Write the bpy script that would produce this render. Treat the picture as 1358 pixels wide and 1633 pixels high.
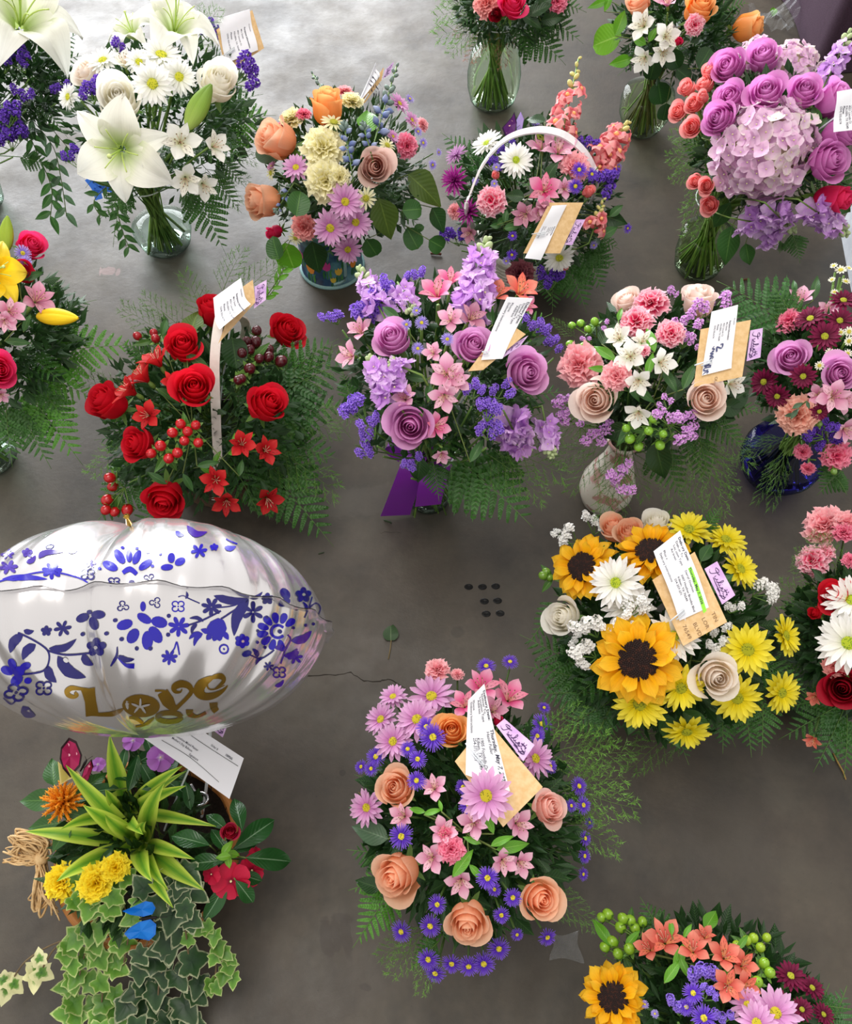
import bpy, bmesh, math, random
from math import sin, cos, pi, sqrt, atan2, radians
from mathutils import Vector as V, Matrix as M
from mathutils.bvhtree import BVHTree
from mathutils.geometry import tessellate_polygon
random.seed(7)
SC = bpy.context.scene
COL = SC.collection
for o in list(bpy.data.objects): bpy.data.objects.remove(o)

# ------------------------------------------------------------------ camera
W, H, F = 1358, 1633, 1290.0
CX, CY = W/2, H/2
CAM = V((0, 0, 1.5)); EL = radians(61.0)
RIGHT = V((1, 0, 0)); FWD = V((0, cos(EL), -sin(EL))); UP = V((0, sin(EL), cos(EL)))
cd = bpy.data.cameras.new('camera'); cam = bpy.data.objects.new('camera', cd); COL.objects.link(cam)
cd.sensor_fit = 'VERTICAL'; cd.sensor_height = 24.0; cd.lens = 24.0*F/H; cd.clip_start = .02
cam.location = CAM; cam.rotation_euler = (pi/2-EL, 0, 0)
SC.camera = cam

# ------------------------------------------------------------------ world and daylight
def lin(c):
    return c/12.92 if c <= .04045 else ((c+.055)/1.055)**2.4
def hx(s, a=1.0):
    return (lin(int(s[0:2], 16)/255), lin(int(s[2:4], 16)/255), lin(int(s[4:6], 16)/255), a)
wd = bpy.data.worlds.new('world'); SC.world = wd; wd.use_nodes = True
bg = wd.node_tree.nodes['Background']; bg.inputs[0].default_value = (1.0, .96, .91, 1); bg.inputs[1].default_value = .66
def area(name, loc, target, sx, sy, power, col):
    ld = bpy.data.lights.new(name, 'AREA'); ld.shape = 'RECTANGLE'; ld.size = sx; ld.size_y = sy; ld.energy = power; ld.color = col
    lo = bpy.data.objects.new(name, ld); COL.objects.link(lo); lo.location = loc
    d = (V(target)-V(loc)).normalized(); lo.rotation_euler = d.to_track_quat('-Z', 'Y').to_euler()
    return lo
area('garage_door_daylight', (-2.1, 6.0, 1.7), (-.2, 1.0, .1), 4.6, 3.0, 500, (.93, .96, 1.0))
area('added_top_light', (-.5, .9, 3.6), (0, .8, 0), 2.4, 1.6, 45, (1.0, .95, .88))  # added overhead light that models the blooms from above, no actual fixture
SC.view_settings.view_transform = 'Standard'; SC.view_settings.look = 'None'
SC.view_settings.gamma = 1.0; SC.view_settings.use_curve_mapping = False
SC.view_settings.exposure = 0.5
SC.cycles.transparent_max_bounces = 40; SC.cycles.max_bounces = 16; SC.cycles.transmission_bounces = 12

# ------------------------------------------------------------------ projection helpers
def ray(px, py):
    return (FWD + RIGHT*((px-CX)/F) - UP*((py-CY)/F)).normalized()
def at_z(px, py, z):
    d = ray(px, py); return CAM + d*((z-CAM.z)/d.z)
def at_depth(px, py, dep):
    d = ray(px, py); return CAM + d*(dep/d.dot(FWD))
def depth(P): return (P-CAM).dot(FWD)
def tocam(P): return (CAM-P).normalized()
def pxw(P, s): return s*depth(P)/F
def face(P, fx, fy): return (tocam(P) + RIGHT*fx + UP*fy).normalized()

# ------------------------------------------------------------------ mesh helpers
class MB:
    def __init__(s): s.v = []; s.f = []; s.a = []; s.m = []; s.mats = []
    def mi(s, mat):
        if mat not in s.mats: s.mats.append(mat)
        return s.mats.index(mat)
    def add(s, vs, fs, mat, at=None, tf=None):
        k = len(s.v); i = s.mi(mat)
        s.v += [tf @ V(p) for p in vs] if tf is not None else [V(p) for p in vs]
        s.a += at if at is not None else [(0, 0, 0)]*len(vs)
        for q in fs: s.f.append([k+j for j in q]); s.m.append(i)
    def grid(s, fn, nu, nv, mat, tf=None, closed=False):
        vs, at, fs = [], [], []
        n = nu if closed else nu+1
        for j in range(nv+1):
            for i in range(n):
                u = i/nu; v = j/nv
                vs.append(fn(u, v)); at.append((u, v, 0))
        for j in range(nv):
            for i in range(nu):
                i2 = (i+1) % n if closed else i+1
                fs.append((j*n+i, j*n+i2, (j+1)*n+i2, (j+1)*n+i))
        s.add(vs, fs, mat, at, tf)
    def tube(s, pts, rad, mat, n=5, cap=True, tf=None):
        vs, at, fs = [], [], []
        L = len(pts); pts = [V(p) for p in pts]
        ref = V((.31, .17, .93))
        for i, p in enumerate(pts):
            t = (pts[min(i+1, L-1)]-pts[max(i-1, 0)])
            t = t.normalized() if t.length > 1e-9 else V((0, 0, 1))
            a = t.cross(ref)
            if a.length < .1: a = t.cross(V((1, .2, 0)))
            a.normalize(); b = t.cross(a)
            r = rad(i/(L-1)) if callable(rad) else rad
            for k in range(n):
                q = 2*pi*k/n
                vs.append(p + a*(cos(q)*r) + b*(sin(q)*r)); at.append((k/n, i/(L-1), 0))
        for i in range(L-1):
            for k in range(n):
                fs.append((i*n+k, i*n+(k+1) % n, (i+1)*n+(k+1) % n, (i+1)*n+k))
        if cap: fs.append(tuple(range(n-1, -1, -1))); fs.append(tuple((L-1)*n+k for k in range(n)))
        s.add(vs, fs, mat, at, tf)
    def lathe(s, prof, mat, n=32, tf=None):
        L = len(prof)
        s.grid(lambda u, v: (prof[round(v*(L-1))][0]*cos(2*pi*u), prof[round(v*(L-1))][0]*sin(2*pi*u), prof[round(v*(L-1))][1]), n, L-1, mat, tf, closed=True)
    def ball(s, c, r, mat, nu=8, nv=5, sz=1.0, tf=None):
        c = V(c)
        s.grid(lambda u, v: c + V((r*sin(pi*v)*cos(2*pi*u), r*sin(pi*v)*sin(2*pi*u), -r*sz*cos(pi*v))), nu, nv, mat, tf, closed=True)
    def box(s, x0, x1, y0, y1, z0, z1, mat, tf=None):
        vs = [(x, y, z) for z in (z0, z1) for y in (y0, y1) for x in (x0, x1)]
        s.add(vs, [(0, 2, 3, 1), (4, 5, 7, 6), (0, 1, 5, 4), (2, 6, 7, 3), (0, 4, 6, 2), (1, 3, 7, 5)], mat, None, tf)
    def mesh(s, name, smooth=True):
        me = bpy.data.meshes.new(name)
        me.from_pydata([tuple(p) for p in s.v], [], s.f)
        for m in s.mats: me.materials.append(m)
        me.polygons.foreach_set('material_index', s.m)
        if smooth: me.polygons.foreach_set('use_smooth', [True]*len(s.f))
        at = me.attributes.new('pv', 'FLOAT_VECTOR', 'POINT')
        flat = [c for t in s.a for c in t]
        at.data.foreach_set('vector', flat)
        return me

def ob(name, me, parent=None, mat=None):
    o = bpy.data.objects.new(name, me); COL.objects.link(o)
    if parent is not None: o.parent = parent
    if mat is not None: o.matrix_basis = mat
    return o
def tag(o, label, cat, group=None, kind=None):
    if label: o['label'] = label
    if cat: o['category'] = cat
    if group: o['group'] = group
    if kind: o['kind'] = kind
    return o
def thing(name, loc, label=None, cat=None, group=None):
    o = bpy.data.objects.new(name, None); COL.objects.link(o); o.location = loc; o.empty_display_size = .01
    return tag(o, label, cat, group)
def part(name, me, root, world=None):
    """a child whose world matrix is `world`; its thing's Empty only carries a translation"""
    return ob(name, me, root, M.Translation(-root.location) @ (world if world is not None else M.Identity(4)))
def frame(P, z, roll=0.0, s=1.0, hint=None):
    z = z.normalized(); h = hint if hint is not None else UP
    x = h.cross(z)
    if x.length < 1e-3: x = RIGHT.copy()
    x.normalize(); y = z.cross(x)
    R = M((x, y, z)).transposed().to_4x4()
    return M.Translation(P) @ R @ M.Rotation(roll, 4, 'Z') @ M.Scale(s, 4)
def rotz(a): return M.Rotation(a, 4, 'Z')
def roty(a): return M.Rotation(a, 4, 'Y')
def rotx(a): return M.Rotation(a, 4, 'X')
def bez(a, b, c, n):
    return [a*(1-t)**2 + b*(2*t*(1-t)) + c*t*t for t in [i/n for i in range(n+1)]]
def catmull(pts, k=6):
    P = [V(p) for p in pts]; out = []
    for i in range(len(P)-1):
        p0 = P[max(i-1, 0)]; p1 = P[i]; p2 = P[i+1]; p3 = P[min(i+2, len(P)-1)]
        for j in range(k):
            t = j/k
            out.append(.5*((2*p1)+(p2-p0)*t+(2*p0-5*p1+4*p2-p3)*t*t+(3*p1-p0-3*p2+p3)*t**3))
    out.append(P[-1]); return out

# ------------------------------------------------------------------ materials
MC = {}
class NT:
    def __init__(s, name):
        s.m = bpy.data.materials.new(name); s.m.use_nodes = True; s.t = s.m.node_tree; s.t.nodes.clear()
        s.out = s.n('ShaderNodeOutputMaterial')
    def n(s, k, **p):
        x = s.t.nodes.new(k)
        for a, b in p.items(): setattr(x, a, b)
        return x
    def l(s, a, b): s.t.links.new(a, b)
    def ramp(s, fac, stops):
        r = s.n('ShaderNodeValToRGB'); e = r.color_ramp.elements
        while len(e) < len(stops): e.new(.5)
        for i, (p, c) in enumerate(stops): e[i].position = p; e[i].color = c
        s.l(fac, r.inputs[0]); return r.outputs[0]
    def math(s, op, a, b=None):
        x = s.n('ShaderNodeMath', operation=op)
        for i, q in enumerate((a, b)):
            if q is None: continue
            if isinstance(q, (int, float)): x.inputs[i].default_value = q
            else: s.l(q, x.inputs[i])
        return x.outputs[0]
    def mix(s, fac, a, b, bt='MIX'):
        x = s.n('ShaderNodeMix', data_type='RGBA', blend_type=bt)
        for q, i in ((fac, 0), (a, 6), (b, 7)):
            if isinstance(q, (int, float)): x.inputs[i].default_value = q
            elif isinstance(q, tuple): x.inputs[i].default_value = q
            else: s.l(q, x.inputs[i])
        return x.outputs[2]
    def pv(s):
        a = s.n('ShaderNodeAttribute', attribute_name='pv'); x = s.n('ShaderNodeSeparateXYZ'); s.l(a.outputs['Vector'], x.inputs[0]); return a.outputs['Vector'], x.outputs[0], x.outputs[1]
    def noise(s, vec, scale, detail=3, rough=.5, mapping=None):
        x = s.n('ShaderNodeTexNoise'); x.inputs['Scale'].default_value = scale; x.inputs['Detail'].default_value = detail; x.inputs['Roughness'].default_value = rough
        if mapping:
            mp = s.n('ShaderNodeMapping'); mp.inputs['Scale'].default_value = mapping; s.l(vec, mp.inputs[0]); vec = mp.outputs[0]
        if vec is not None: s.l(vec, x.inputs['Vector'])
        return x.outputs[0]
    def vary(s, col, amt):
        oi = s.n('ShaderNodeObjectInfo'); h = s.n('ShaderNodeHueSaturation')
        s.l(s.math('ADD', s.math('MULTIPLY', oi.outputs['Random'], amt*2), 1-amt), h.inputs['Value']); s.l(col, h.inputs['Color']); return h.outputs[0]
    def surf(s, col, rough=.55, trans=0.0, spec=.3, bump=None, bs=.2, metal=0.0, coat=0.0, tcol=None):
        p = s.n('ShaderNodeBsdfPrincipled')
        if isinstance(col, tuple): p.inputs['Base Color'].default_value = col
        else: s.l(col, p.inputs['Base Color'])
        if isinstance(rough, float): p.inputs['Roughness'].default_value = rough
        else: s.l(rough, p.inputs['Roughness'])
        p.inputs['Specular IOR Level'].default_value = spec; p.inputs['Metallic'].default_value = metal; p.inputs['Coat Weight'].default_value = coat
        if bump is not None:
            b = s.n('ShaderNodeBump'); b.inputs['Strength'].default_value = bs; b.inputs['Distance'].default_value = .002; s.l(bump, b.inputs['Height']); s.l(b.outputs[0], p.inputs['Normal'])
        o = p.outputs[0]
        if trans > 0:
            t = s.n('ShaderNodeBsdfTranslucent'); mx = s.n('ShaderNodeMixShader'); mx.inputs[0].default_value = trans
            c2 = tcol if tcol is not None else col
            if isinstance(c2, tuple): t.inputs[0].default_value = c2
            else: s.l(c2, t.inputs[0])
            s.l(o, mx.inputs[1]); s.l(t.outputs[0], mx.inputs[2]); o = mx.outputs[0]
        s.l(o, s.out.inputs[0]); return s.m
def cached(f):
    def g(*a):
        k = (f.__name__,)+a
        if k not in MC: MC[k] = f(*a)
        return MC[k]
    return g
@cached
def petal_mat(b, m, t, streak=.25, trans=.28, pos=.5):
    n = NT('petal'); vec, x, y = n.pv()
    c = n.ramp(y, [(0.0, hx(b)), (pos, hx(m)), (1.0, hx(t))])
    ns = n.noise(vec, 1.0, 2, .5, (26, 1.6, 1))
    c = n.mix(n.math('MULTIPLY', n.math('GREATER_THAN', ns, .56), streak), c, n.mix(1.0, c, (.62, .58, .6, 1), 'MULTIPLY'))
    return n.surf(n.vary(c, .07), .55, trans, .25, ns, .25)
@cached
def leaf_mat(a, b, gloss=.42, trans=.2):
    n = NT('leaf'); vec, x, y = n.pv()
    d = n.math('ABSOLUTE', n.math('SUBTRACT', x, .5))
    c = n.ramp(d, [(0.0, hx(b)), (.006, hx(b)), (.035, hx(a)), (1.0, hx(a))])
    w = n.math('SINE', n.math('MULTIPLY', n.math('SUBTRACT', y, n.math('MULTIPLY', d, .5)), 60))
    return n.surf(n.vary(c, .16), gloss, trans, .45, w, .12)
@cached
def varieg_mat(edge, mid, core, w0=.6, w1=.8):
    n = NT('variegated_leaf'); vec, x, y = n.pv()
    z = n.n('ShaderNodeSeparateXYZ'); n.l(vec, z.inputs[0])
    e = n.math('ADD', z.outputs[2], n.math('MULTIPLY', n.math('SUBTRACT', n.noise(vec, 7.0, 2), .5), .42))
    c = n.ramp(e, [(0.0, hx(core)), (w0, hx(mid)), (w1, hx(edge)), (1.0, hx(edge))])
    return n.surf(n.vary(c, .2), .42, .22, .4)
@cached
def plain(c, rough=.5, trans=0.0, spec=.3, metal=0.0):
    return NT('plain').surf(hx(c), rough, trans, spec, metal=metal)
@cached
def mottled(a, b, scale=40.0, rough=.6, bs=.3):
    n = NT('mottled'); tc = n.n('ShaderNodeTexCoord'); ns = n.noise(tc.outputs['Object'], scale, 4, .6)
    return n.surf(n.ramp(ns, [(.35, hx(a)), (.65, hx(b))]), rough, 0.0, .3, ns, bs)
@cached
def stem_mat(a='4f6b2c', b='35521f'):
    n = NT('stem'); vec, x, y = n.pv(); ns = n.noise(vec, 3.0, 3)
    return n.surf(n.ramp(ns, [(.35, hx(b)), (.65, hx(a))]), .5, 0.0, .35)
@cached
def glass_mat(tint='f4fbf8', fr=1.0, edge='9fb8ae'):
    n = NT('thin_glass'); lw = n.n('ShaderNodeLayerWeight'); lw.inputs[0].default_value = .5
    t = n.n('ShaderNodeBsdfTransparent'); n.l(n.ramp(lw.outputs['Facing'], [(0, hx(tint)), (.55, hx(tint)), (1.0, hx(edge))]), t.inputs[0])
    g = n.n('ShaderNodeBsdfGlossy'); g.inputs['Roughness'].default_value = .04; g.inputs[0].default_value = (1, 1, 1, 1)
    f = n.n('ShaderNodeFresnel'); f.inputs[0].default_value = 1.45; mx = n.n('ShaderNodeMixShader')
    n.l(n.math('MINIMUM', n.math('MULTIPLY', f.outputs[0], fr), .85), mx.inputs[0]); n.l(t.outputs[0], mx.inputs[1]); n.l(g.outputs[0], mx.inputs[2]); n.l(mx.outputs[0], n.out.inputs[0]); return n.m
@cached
def film_mat():
    n = NT('clear_film'); t = n.n('ShaderNodeBsdfTransparent'); t.inputs[0].default_value = (.93, .94, .95, 1); p = n.n('ShaderNodeBsdfPrincipled'); p.inputs['Base Color'].default_value = (.8, .82, .84, 1); p.inputs['Roughness'].default_value = .15
    mx = n.n('ShaderNodeMixShader'); mx.inputs[0].default_value = .10; n.l(t.outputs[0], mx.inputs[1]); n.l(p.outputs[0], mx.inputs[2]); n.l(mx.outputs[0], n.out.inputs[0]); return n.m
@cached
def solid_glass(tint='f2faf7'):
    n = NT('solid_glass'); p = n.n('ShaderNodeBsdfPrincipled'); p.inputs['Base Color'].default_value = hx(tint)
    p.inputs['Transmission Weight'].default_value = 1; p.inputs['Roughness'].default_value = .02; p.inputs['IOR'].default_value = 1.46
    n.l(p.outputs[0], n.out.inputs[0]); return n.m

# ------------------------------------------------------------------ floor
def floor_mat():
    n = NT('stained_concrete'); tc = n.n('ShaderNodeTexCoord'); P = tc.outputs['Object']
    big = n.noise(P, 2.6, 6, .66); mid = n.noise(P, 6.5, 6, .65); fine = n.noise(P, 85, 4, .7); speck = n.noise(P, 230, 2, .6)
    c = n.ramp(big, [(.36, hx('2a241c')), (.5, hx('40372c')), (.64, hx('544b3e'))])
    c = n.mix(n.math('MULTIPLY', n.ramp(mid, [(.44, (0, 0, 0, 1)), (.60, (1, 1, 1, 1))]), .55), c, hx('4a4438'))
    c = n.mix(n.math('MULTIPLY', n.ramp(n.noise(P, 3.1, 5, .7), [(.53, (0, 0, 0, 1)), (.66, (1, 1, 1, 1))]), .7), c, hx('252019'))
    c = n.mix(n.math('MULTIPLY', n.ramp(n.noise(P, 2.3, 4, .6, (1, .6, 1)), [(.55, (0, 0, 0, 1)), (.75, (1, 1, 1, 1))]), .35), c, hx('352a23'))
    c = n.mix(n.math('MULTIPLY', fine, .32), c, hx('27231d'))
    c = n.mix(n.math('GREATER_THAN', speck, .735), c, hx('24201a'))
    # stains with a shape of their own: (x, y, half size x, half size y, turn, colour, strength)
    def blob(cc, px, py, rx, ry, rot, colr, k, sharp=.25, ns=.5):
        q = at_z(px, py, 0); mp = n.n('ShaderNodeMapping', vector_type='TEXTURE')
        mp.inputs['Location'].default_value = q; mp.inputs['Rotation'].default_value = (0, 0, rot); mp.inputs['Scale'].default_value = (rx, ry, 1); n.l(P, mp.inputs[0])
        ln = n.n('ShaderNodeVectorMath', operation='LENGTH'); n.l(mp.outputs[0], ln.inputs[0])
        d = n.math('ADD', ln.outputs['Value'], n.math('MULTIPLY', n.math('SUBTRACT', n.noise(P, 45, 3, .6), .5), ns*2))
        f = n.ramp(d, [(1-sharp, (1, 1, 1, 1)), (1+sharp*.3, (0, 0, 0, 1))])
        return n.mix(n.math('MULTIPLY', f, k), cc, hx(colr))
    for b in ((521, 1497, .012, .036, .2, '30261d', .75), (536, 1492, .010, .030, .25, '30261d', .65), (552, 1494, .010, .036, .2, '30261d', .7),
              (546, 1464, .020, .008, -.2, '30261d', .5), (582, 1574, .012, .006, -.3, '2d231a', .7), (546, 1233, .006, .006, 0, '2a221a', .85),
              (172, 432, .022, .016, 0, '846664', .55), (188, 434, .006, .016, 0, '846664', .5), (160, 432, .003, .02, .1, '846664', .5),
              (530, 1600, .035, .03, 0, '362d22', .45), (640, 1000, .16, .12, .5, '3e362c', .35), (730, 1008, .016, .012, 0, '2c251d', .5),
              (1150, 1350, .10, .14, .2, '373029', .4), (450, 700, .15, .10, .1, '3a332b', .3), (1120, 330, .16, .1, .2, '423b32', .35),
              (140, 395, .018, .012, 0, '443e36', .6), (128, 378, .014, .012, 0, '443e36', .6), (560, 800, .3, .04, .1, '59534b', .25)):
        c = blob(c, *b)
    rg = n.ramp(n.noise(P, 4.2, 5, .7), [(.3, (.44, .44, .44, 1)), (.7, (.70, .70, .70, 1))])
    hgt = n.math('ADD', n.math('MULTIPLY', mid, .6), n.math('MULTIPLY', fine, .5))
    return n.surf(c, rg, 0.0, .66, hgt, .5)
mb = MB(); mb.grid(lambda u, v: (-5+10*u, -3+9.5*v, 0), 8, 8, floor_mat())
mb.box(-5, 5, -3, 6.5, -.12, -.0005, mb.mats[0])
floor = ob('floor', mb.mesh('floor', False)); floor['kind'] = 'structure'
tag(floor, 'grey brown stained concrete floor with patches and hairline crack', None)
def floor_part(name, me): return ob(name, me, floor)
mb = MB()
for (x, y) in ((747, 936), (769, 936), (790, 935), (772, 959), (793, 958), (775, 979), (797, 978)):
    q = at_z(x, y, 0); m1 = MB()
    m1.lathe([(0.0001, .0002), (.0045, .0003), (.0072, .0009), (.0078, .0007), (.0086, .0001)], mottled('060607', '101012', 300.0, .3), 18, M.Translation(q) @ M.Diagonal((1.05, .78, 1, 1)) @ rotz(random.random()*3))
    floor_part('drain_plug', m1.mesh('drain_plug'))
def crack(pts, w):
    m1 = MB(); P = [at_z(x, y, .0004) for x, y in pts]; Q = []
    for i in range(len(P)-1):
        for k in range(4):
            q = P[i].lerp(P[i+1], k/4); Q.append(q + V((random.uniform(-1, 1)*.0015, random.uniform(-1, 1)*.0015, 0)))
    vs, fs = [], []
    for i, q in enumerate(Q):
        ww = w*(.5+random.random()*.8)*min(1, (len(Q)-i)/4+.2)
        vs += [q+V((0, ww, 0)), q-V((0, ww, 0))]
        if i: fs.append((2*i-2, 2*i-1, 2*i+1, 2*i))
    m1.add(vs, fs, plain('2b2620', .8)); floor_part('crack', m1.mesh('crack', False))
crack([(470, 1074), (500, 1078), (535, 1076), (560, 1072), (580, 1086), (606, 1087), (618, 1082), (636, 1092), (655, 1104)], .0011)
crack([(790, 1112), (812, 1108), (830, 1109), (845, 1120)], .0008)
crack([(640, 850), (618, 848), (600, 851)], .0004)

# ------------------------------------------------------------------ flowers of one unit radius, facing +Z, as lists of (part name, mesh, matrix)
KIT = {}
def kit(f):
    def g(*a):
        k = (f.__name__,)+a
        if k not in KIT:
            st = random.getstate(); random.seed(hash_str(repr(k))); KIT[k] = f(*a); random.setstate(st)
        return KIT[k]
    return g
def hash_str(s):
    h = 5381
    for c in s: h = (h*33+ord(c)) & 0xffffffff
    return h
G1, G2 = '5d8434', '3f6a28'
def sepals(n, l, w, drop, r0=.12, name='sepals', cup=True, col=('5d8434', '3f6a28')):
    mb = MB(); mt = leaf_mat(*col)
    for k in range(n):
        a = 2*pi*k/n
        mb.grid(lambda u, v: (r0+l*v*cos(drop), (u-.5)*w*sin(pi*min(1, .25+.75*v)*.98+.02), -l*v*sin(drop)+.15*l*v*v), 2, 3, mt, rotz(a))
    if cup: mb.ball((0, 0, -.1), .2, mt, 8, 5, 1.1)
    return mb.mesh(name)

@kit
def rose(cols, op, var):
    """layered petals: outer guard petals one object each, the tight heart joined"""
    mt = petal_mat(*cols, .06, .48)
    K = 17; nh = 8; parts = []
    def petal(mb, k, tf=None):
        t = k/(K-1)
        rb = (.07 + .80*t**1.0)*(.64+.36*op)*random.uniform(.96, 1.04)
        zt = 1.30+.10*sin(pi*t)-.22*t**2 + (1-op)*.45; zt *= random.uniform(.97, 1.03)
        fl = -.42*(1-t) + op*.30*t**1.8
        curl = (.0+.24*max(0, t-.25)**1.4)*random.uniform(.7, 1.3)*(.6+.5*op)
        w = 2.3-1.25*t; ph = random.random()*6; sp = .12
        point = random.uniform(-.05, .22)*t
        z0 = -.55
        def f(u, v):
            uu = u*2-1
            vt = v*(1-.26*abs(uu)**2.6 - .03*sin(uu*4+ph)*t + point*.12*(1-abs(uu)))
            phi = uu*w*(.25+.75*sin(min(1, vt*1.25)*pi/2))
            if vt < .5: r = rb*sin(pi/2*(vt/.5)**.7)
            else:
                q = (vt-.5)/.5; r = rb*(1+fl*q*q)
            z = zt*vt**1.1
            if vt > .72:
                q = (vt-.72)/.28; r += curl*q*q; z -= curl*.85*q**2.4
            r *= 1+sp*uu*.7 + .025*sin(uu*5+ph)*vt
            return (r*cos(phi), r*sin(phi), z+z0)
        mb.grid(f, 10, 9, mt, tf)
    heart = MB()
    for k in range(nh): petal(heart, k, rotz(k*2.4))
    parts.append(('rose_heart', heart.mesh('rose_heart'), M.Identity(4)))
    for k in range(nh, K):
        mb = MB(); petal(mb, k); parts.append(('petal', mb.mesh('petal'), rotz(k*2.4+random.uniform(-.25, .25))))
    parts.append(('sepals', sepals(5, .75, .26, .55), M.Translation((0, 0, -.5))))
    return parts, 1.0/(.88*(.64+.36*op)*(1+.3*op) if op > .5 else .78)

@kit
def small_rose(cols, var):
    p, k = rose(cols, .72, 90+var)
    mb = MB(); out = []
    hm = M.Identity(4)
    return p, k

@kit
def carnation(cols, var):
    mt = petal_mat(*cols, .12, .3, .62); parts = []; ms = []
    for j in range(3):
        mb = MB(); ph = random.random()*6; am = random.uniform(.07, .12)
        def f(u, v):
            uu = u*2-1; zig = .035*abs(sin(u*31)) * (v > .9)
            L = v*(1-.10*uu*uu)-zig
            hw = .08+.78*v**1.1
            return (L, uu*hw, am*sin(uu*7+ph)*v**1.4 + .04*sin(uu*16+ph*2)*v**2.5 - .12*v*v + .10*uu*uu*v)
        mb.grid(f, 30, 6, mt); ms.append(mb.mesh('petal'))
    lay = [(7, .06, 1.0, -.05), (6, .42, .93, 0), (6, .78, .84, .02), (5, 1.1, .76, .02), (3, 1.4, .70, .0)]
    k = 0
    for n, el, L, z in lay:
        for i in range(n):
            k += 1
            parts.append(('petal', ms[k % 3], M.Translation((0, 0, z-.25)) @ rotz(2*pi*i/n+el*3+random.uniform(-.2, .2)) @ roty(-el+random.uniform(-.12, .12)) @ M.Scale(L*random.uniform(.92, 1.06), 4)))
    mb = MB(); g = leaf_mat('6d9646', '5a8338')
    mb.lathe([(.02, -1.25), (.14, -1.2), (.2, -.9), (.22, -.5), (.3, -.25)], g, 10); parts.append(('calyx', mb.mesh('calyx'), M.Identity(4)))
    return parts, 1.0

def disc_mesh(r, h, ca, cb, n=110, name='disc'):
    mb = MB(); ma = plain(ca, .7); mc = plain(cb, .7)
    mb.grid(lambda u, v: (r*sin(v*pi/2)*cos(2*pi*u)*.98, r*sin(v*pi/2)*sin(2*pi*u)*.98, h*cos(v*pi/2)-.03), 14, 4, mc, None, True)
    for i in range(n):
        q = sqrt((i+.5)/n); a = i*2.39996; x, y = r*q*cos(a), r*q*sin(a); z = h*sqrt(max(0, 1-q*q*.96)); s = r*1.05/sqrt(n)
        m = ma if random.random() < .75 else mc
        mb.add([(x-s, y-s, z), (x+s, y-s, z), (x+s, y+s, z), (x-s, y+s, z), (x, y, z+s*1.7)], [(0, 1, 4), (1, 2, 4), (2, 3, 4), (3, 0, 4)], m)
    return mb.mesh(name)
def strap(mt, w, cup, droop, notch=0.0, tw=0.0, nv=5, point=0.0, r0=.08):
    mb = MB()
    def f(u, v):
        uu = u*2-1
        hw = w*(.45+.55*sin(min(1, v*1.35)*pi/2))*(1.0 if v < .72 else sqrt(max(0, 1-((v-.72)/.285)**2))*(1-point)+point*(1-(v-.72)/.28))
        L = r0+(1-r0)*v*(1-.04*uu*uu)-(notch*(1-abs(uu)) if v > .95 else 0)
        return (L, uu*hw, cup*uu*uu*w*1.2 + droop*v*v + tw*uu*v*w + .012*cos(uu*9.4)*v)
    mb.grid(f, 4, nv, mt); return mb.mesh('petal')

@kit
def daisy(cols, n, w, layers, disc, ca, cb, droop, var):
    mt = petal_mat(*cols, .35, .3, .4)
    ms = [strap(mt, w, random.uniform(.15, .5), droop+random.uniform(-.08, .08), .03, random.uniform(-.3, .3)) for _ in range(4)]
    parts = []
    for l in range(layers):
        for i in range(n):
            el = .10+.30*l+random.uniform(-.08, .08); L = (1-.13*l)*random.uniform(.93, 1.04)
            parts.append(('petal', ms[random.randrange(4)], rotz(2*pi*(i+.5*l)/n+random.uniform(-.07, .07)) @ roty(-el) @ M.Scale(L, 4)))
    if disc > 0: parts.append(('disc', disc_mesh(disc, disc*.45, ca, cb), M.Translation((0, 0, .05))))
    parts.append(('sepals', sepals(8, .3, .12, .3, .1), M.Translation((0, 0, -.06))))
    return parts, 1.0
@kit
def aster(cols, var, tiny):
    mt = petal_mat(*cols, .1, .25); mb = MB()
    for l in range(2):
        n = 30 if not tiny else 18
        for i in range(n):
            el = .12+.32*l+random.uniform(-.12, .12); L = (1-.1*l)*random.uniform(.86, 1.05); w = .052 if not tiny else .085
            mb.grid(lambda u, v: (.12+.88*v, (u-.5)*2*w*(1-.9*abs(v-.45)), -.1*v*v+.03*abs(u-.5)), 2, 3, mt, rotz(2*pi*(i+.5*l)/n+random.uniform(-.08, .08)) @ roty(-el) @ M.Scale(L, 4))
    parts = [('ray_petals', mb.mesh('ray_petals'), M.Identity(4)), ('disc', disc_mesh(.24, .14, 'd8c83c', 'a89a28', 34), M.Translation((0, 0, .06))), ('sepals', sepals(6, .3, .14, .6, .08), M.Translation((0, 0, -.08)))]
    return parts, 1.0
@kit
def mum(cols, var):
    """quilled cushion chrysanthemum: whorls of narrow petals"""
    mt = petal_mat(*cols, .3, .25); ms = [strap(mt, .075, 1.0, random.uniform(-.15, .05), 0, 0, 4) for _ in range(3)]
    parts = []
    for l, (n, el, L) in enumerate(((15, .05, 1), (14, .4, .92), (10, .8, .75), (7, 1.2, .5))):
        for i in range(n):
            parts.append(('petal', ms[i % 3], rotz(2*pi*(i+.5*l)/n+random.uniform(-.08, .08)) @ roty(-el+random.uniform(-.08, .08)) @ M.Scale(L*random.uniform(.93, 1.05), 4)))
    parts.append(('sepals', sepals(6, .3, .14, .5), M.Translation((0, 0, -.06))))
    return parts, 1.0
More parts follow.
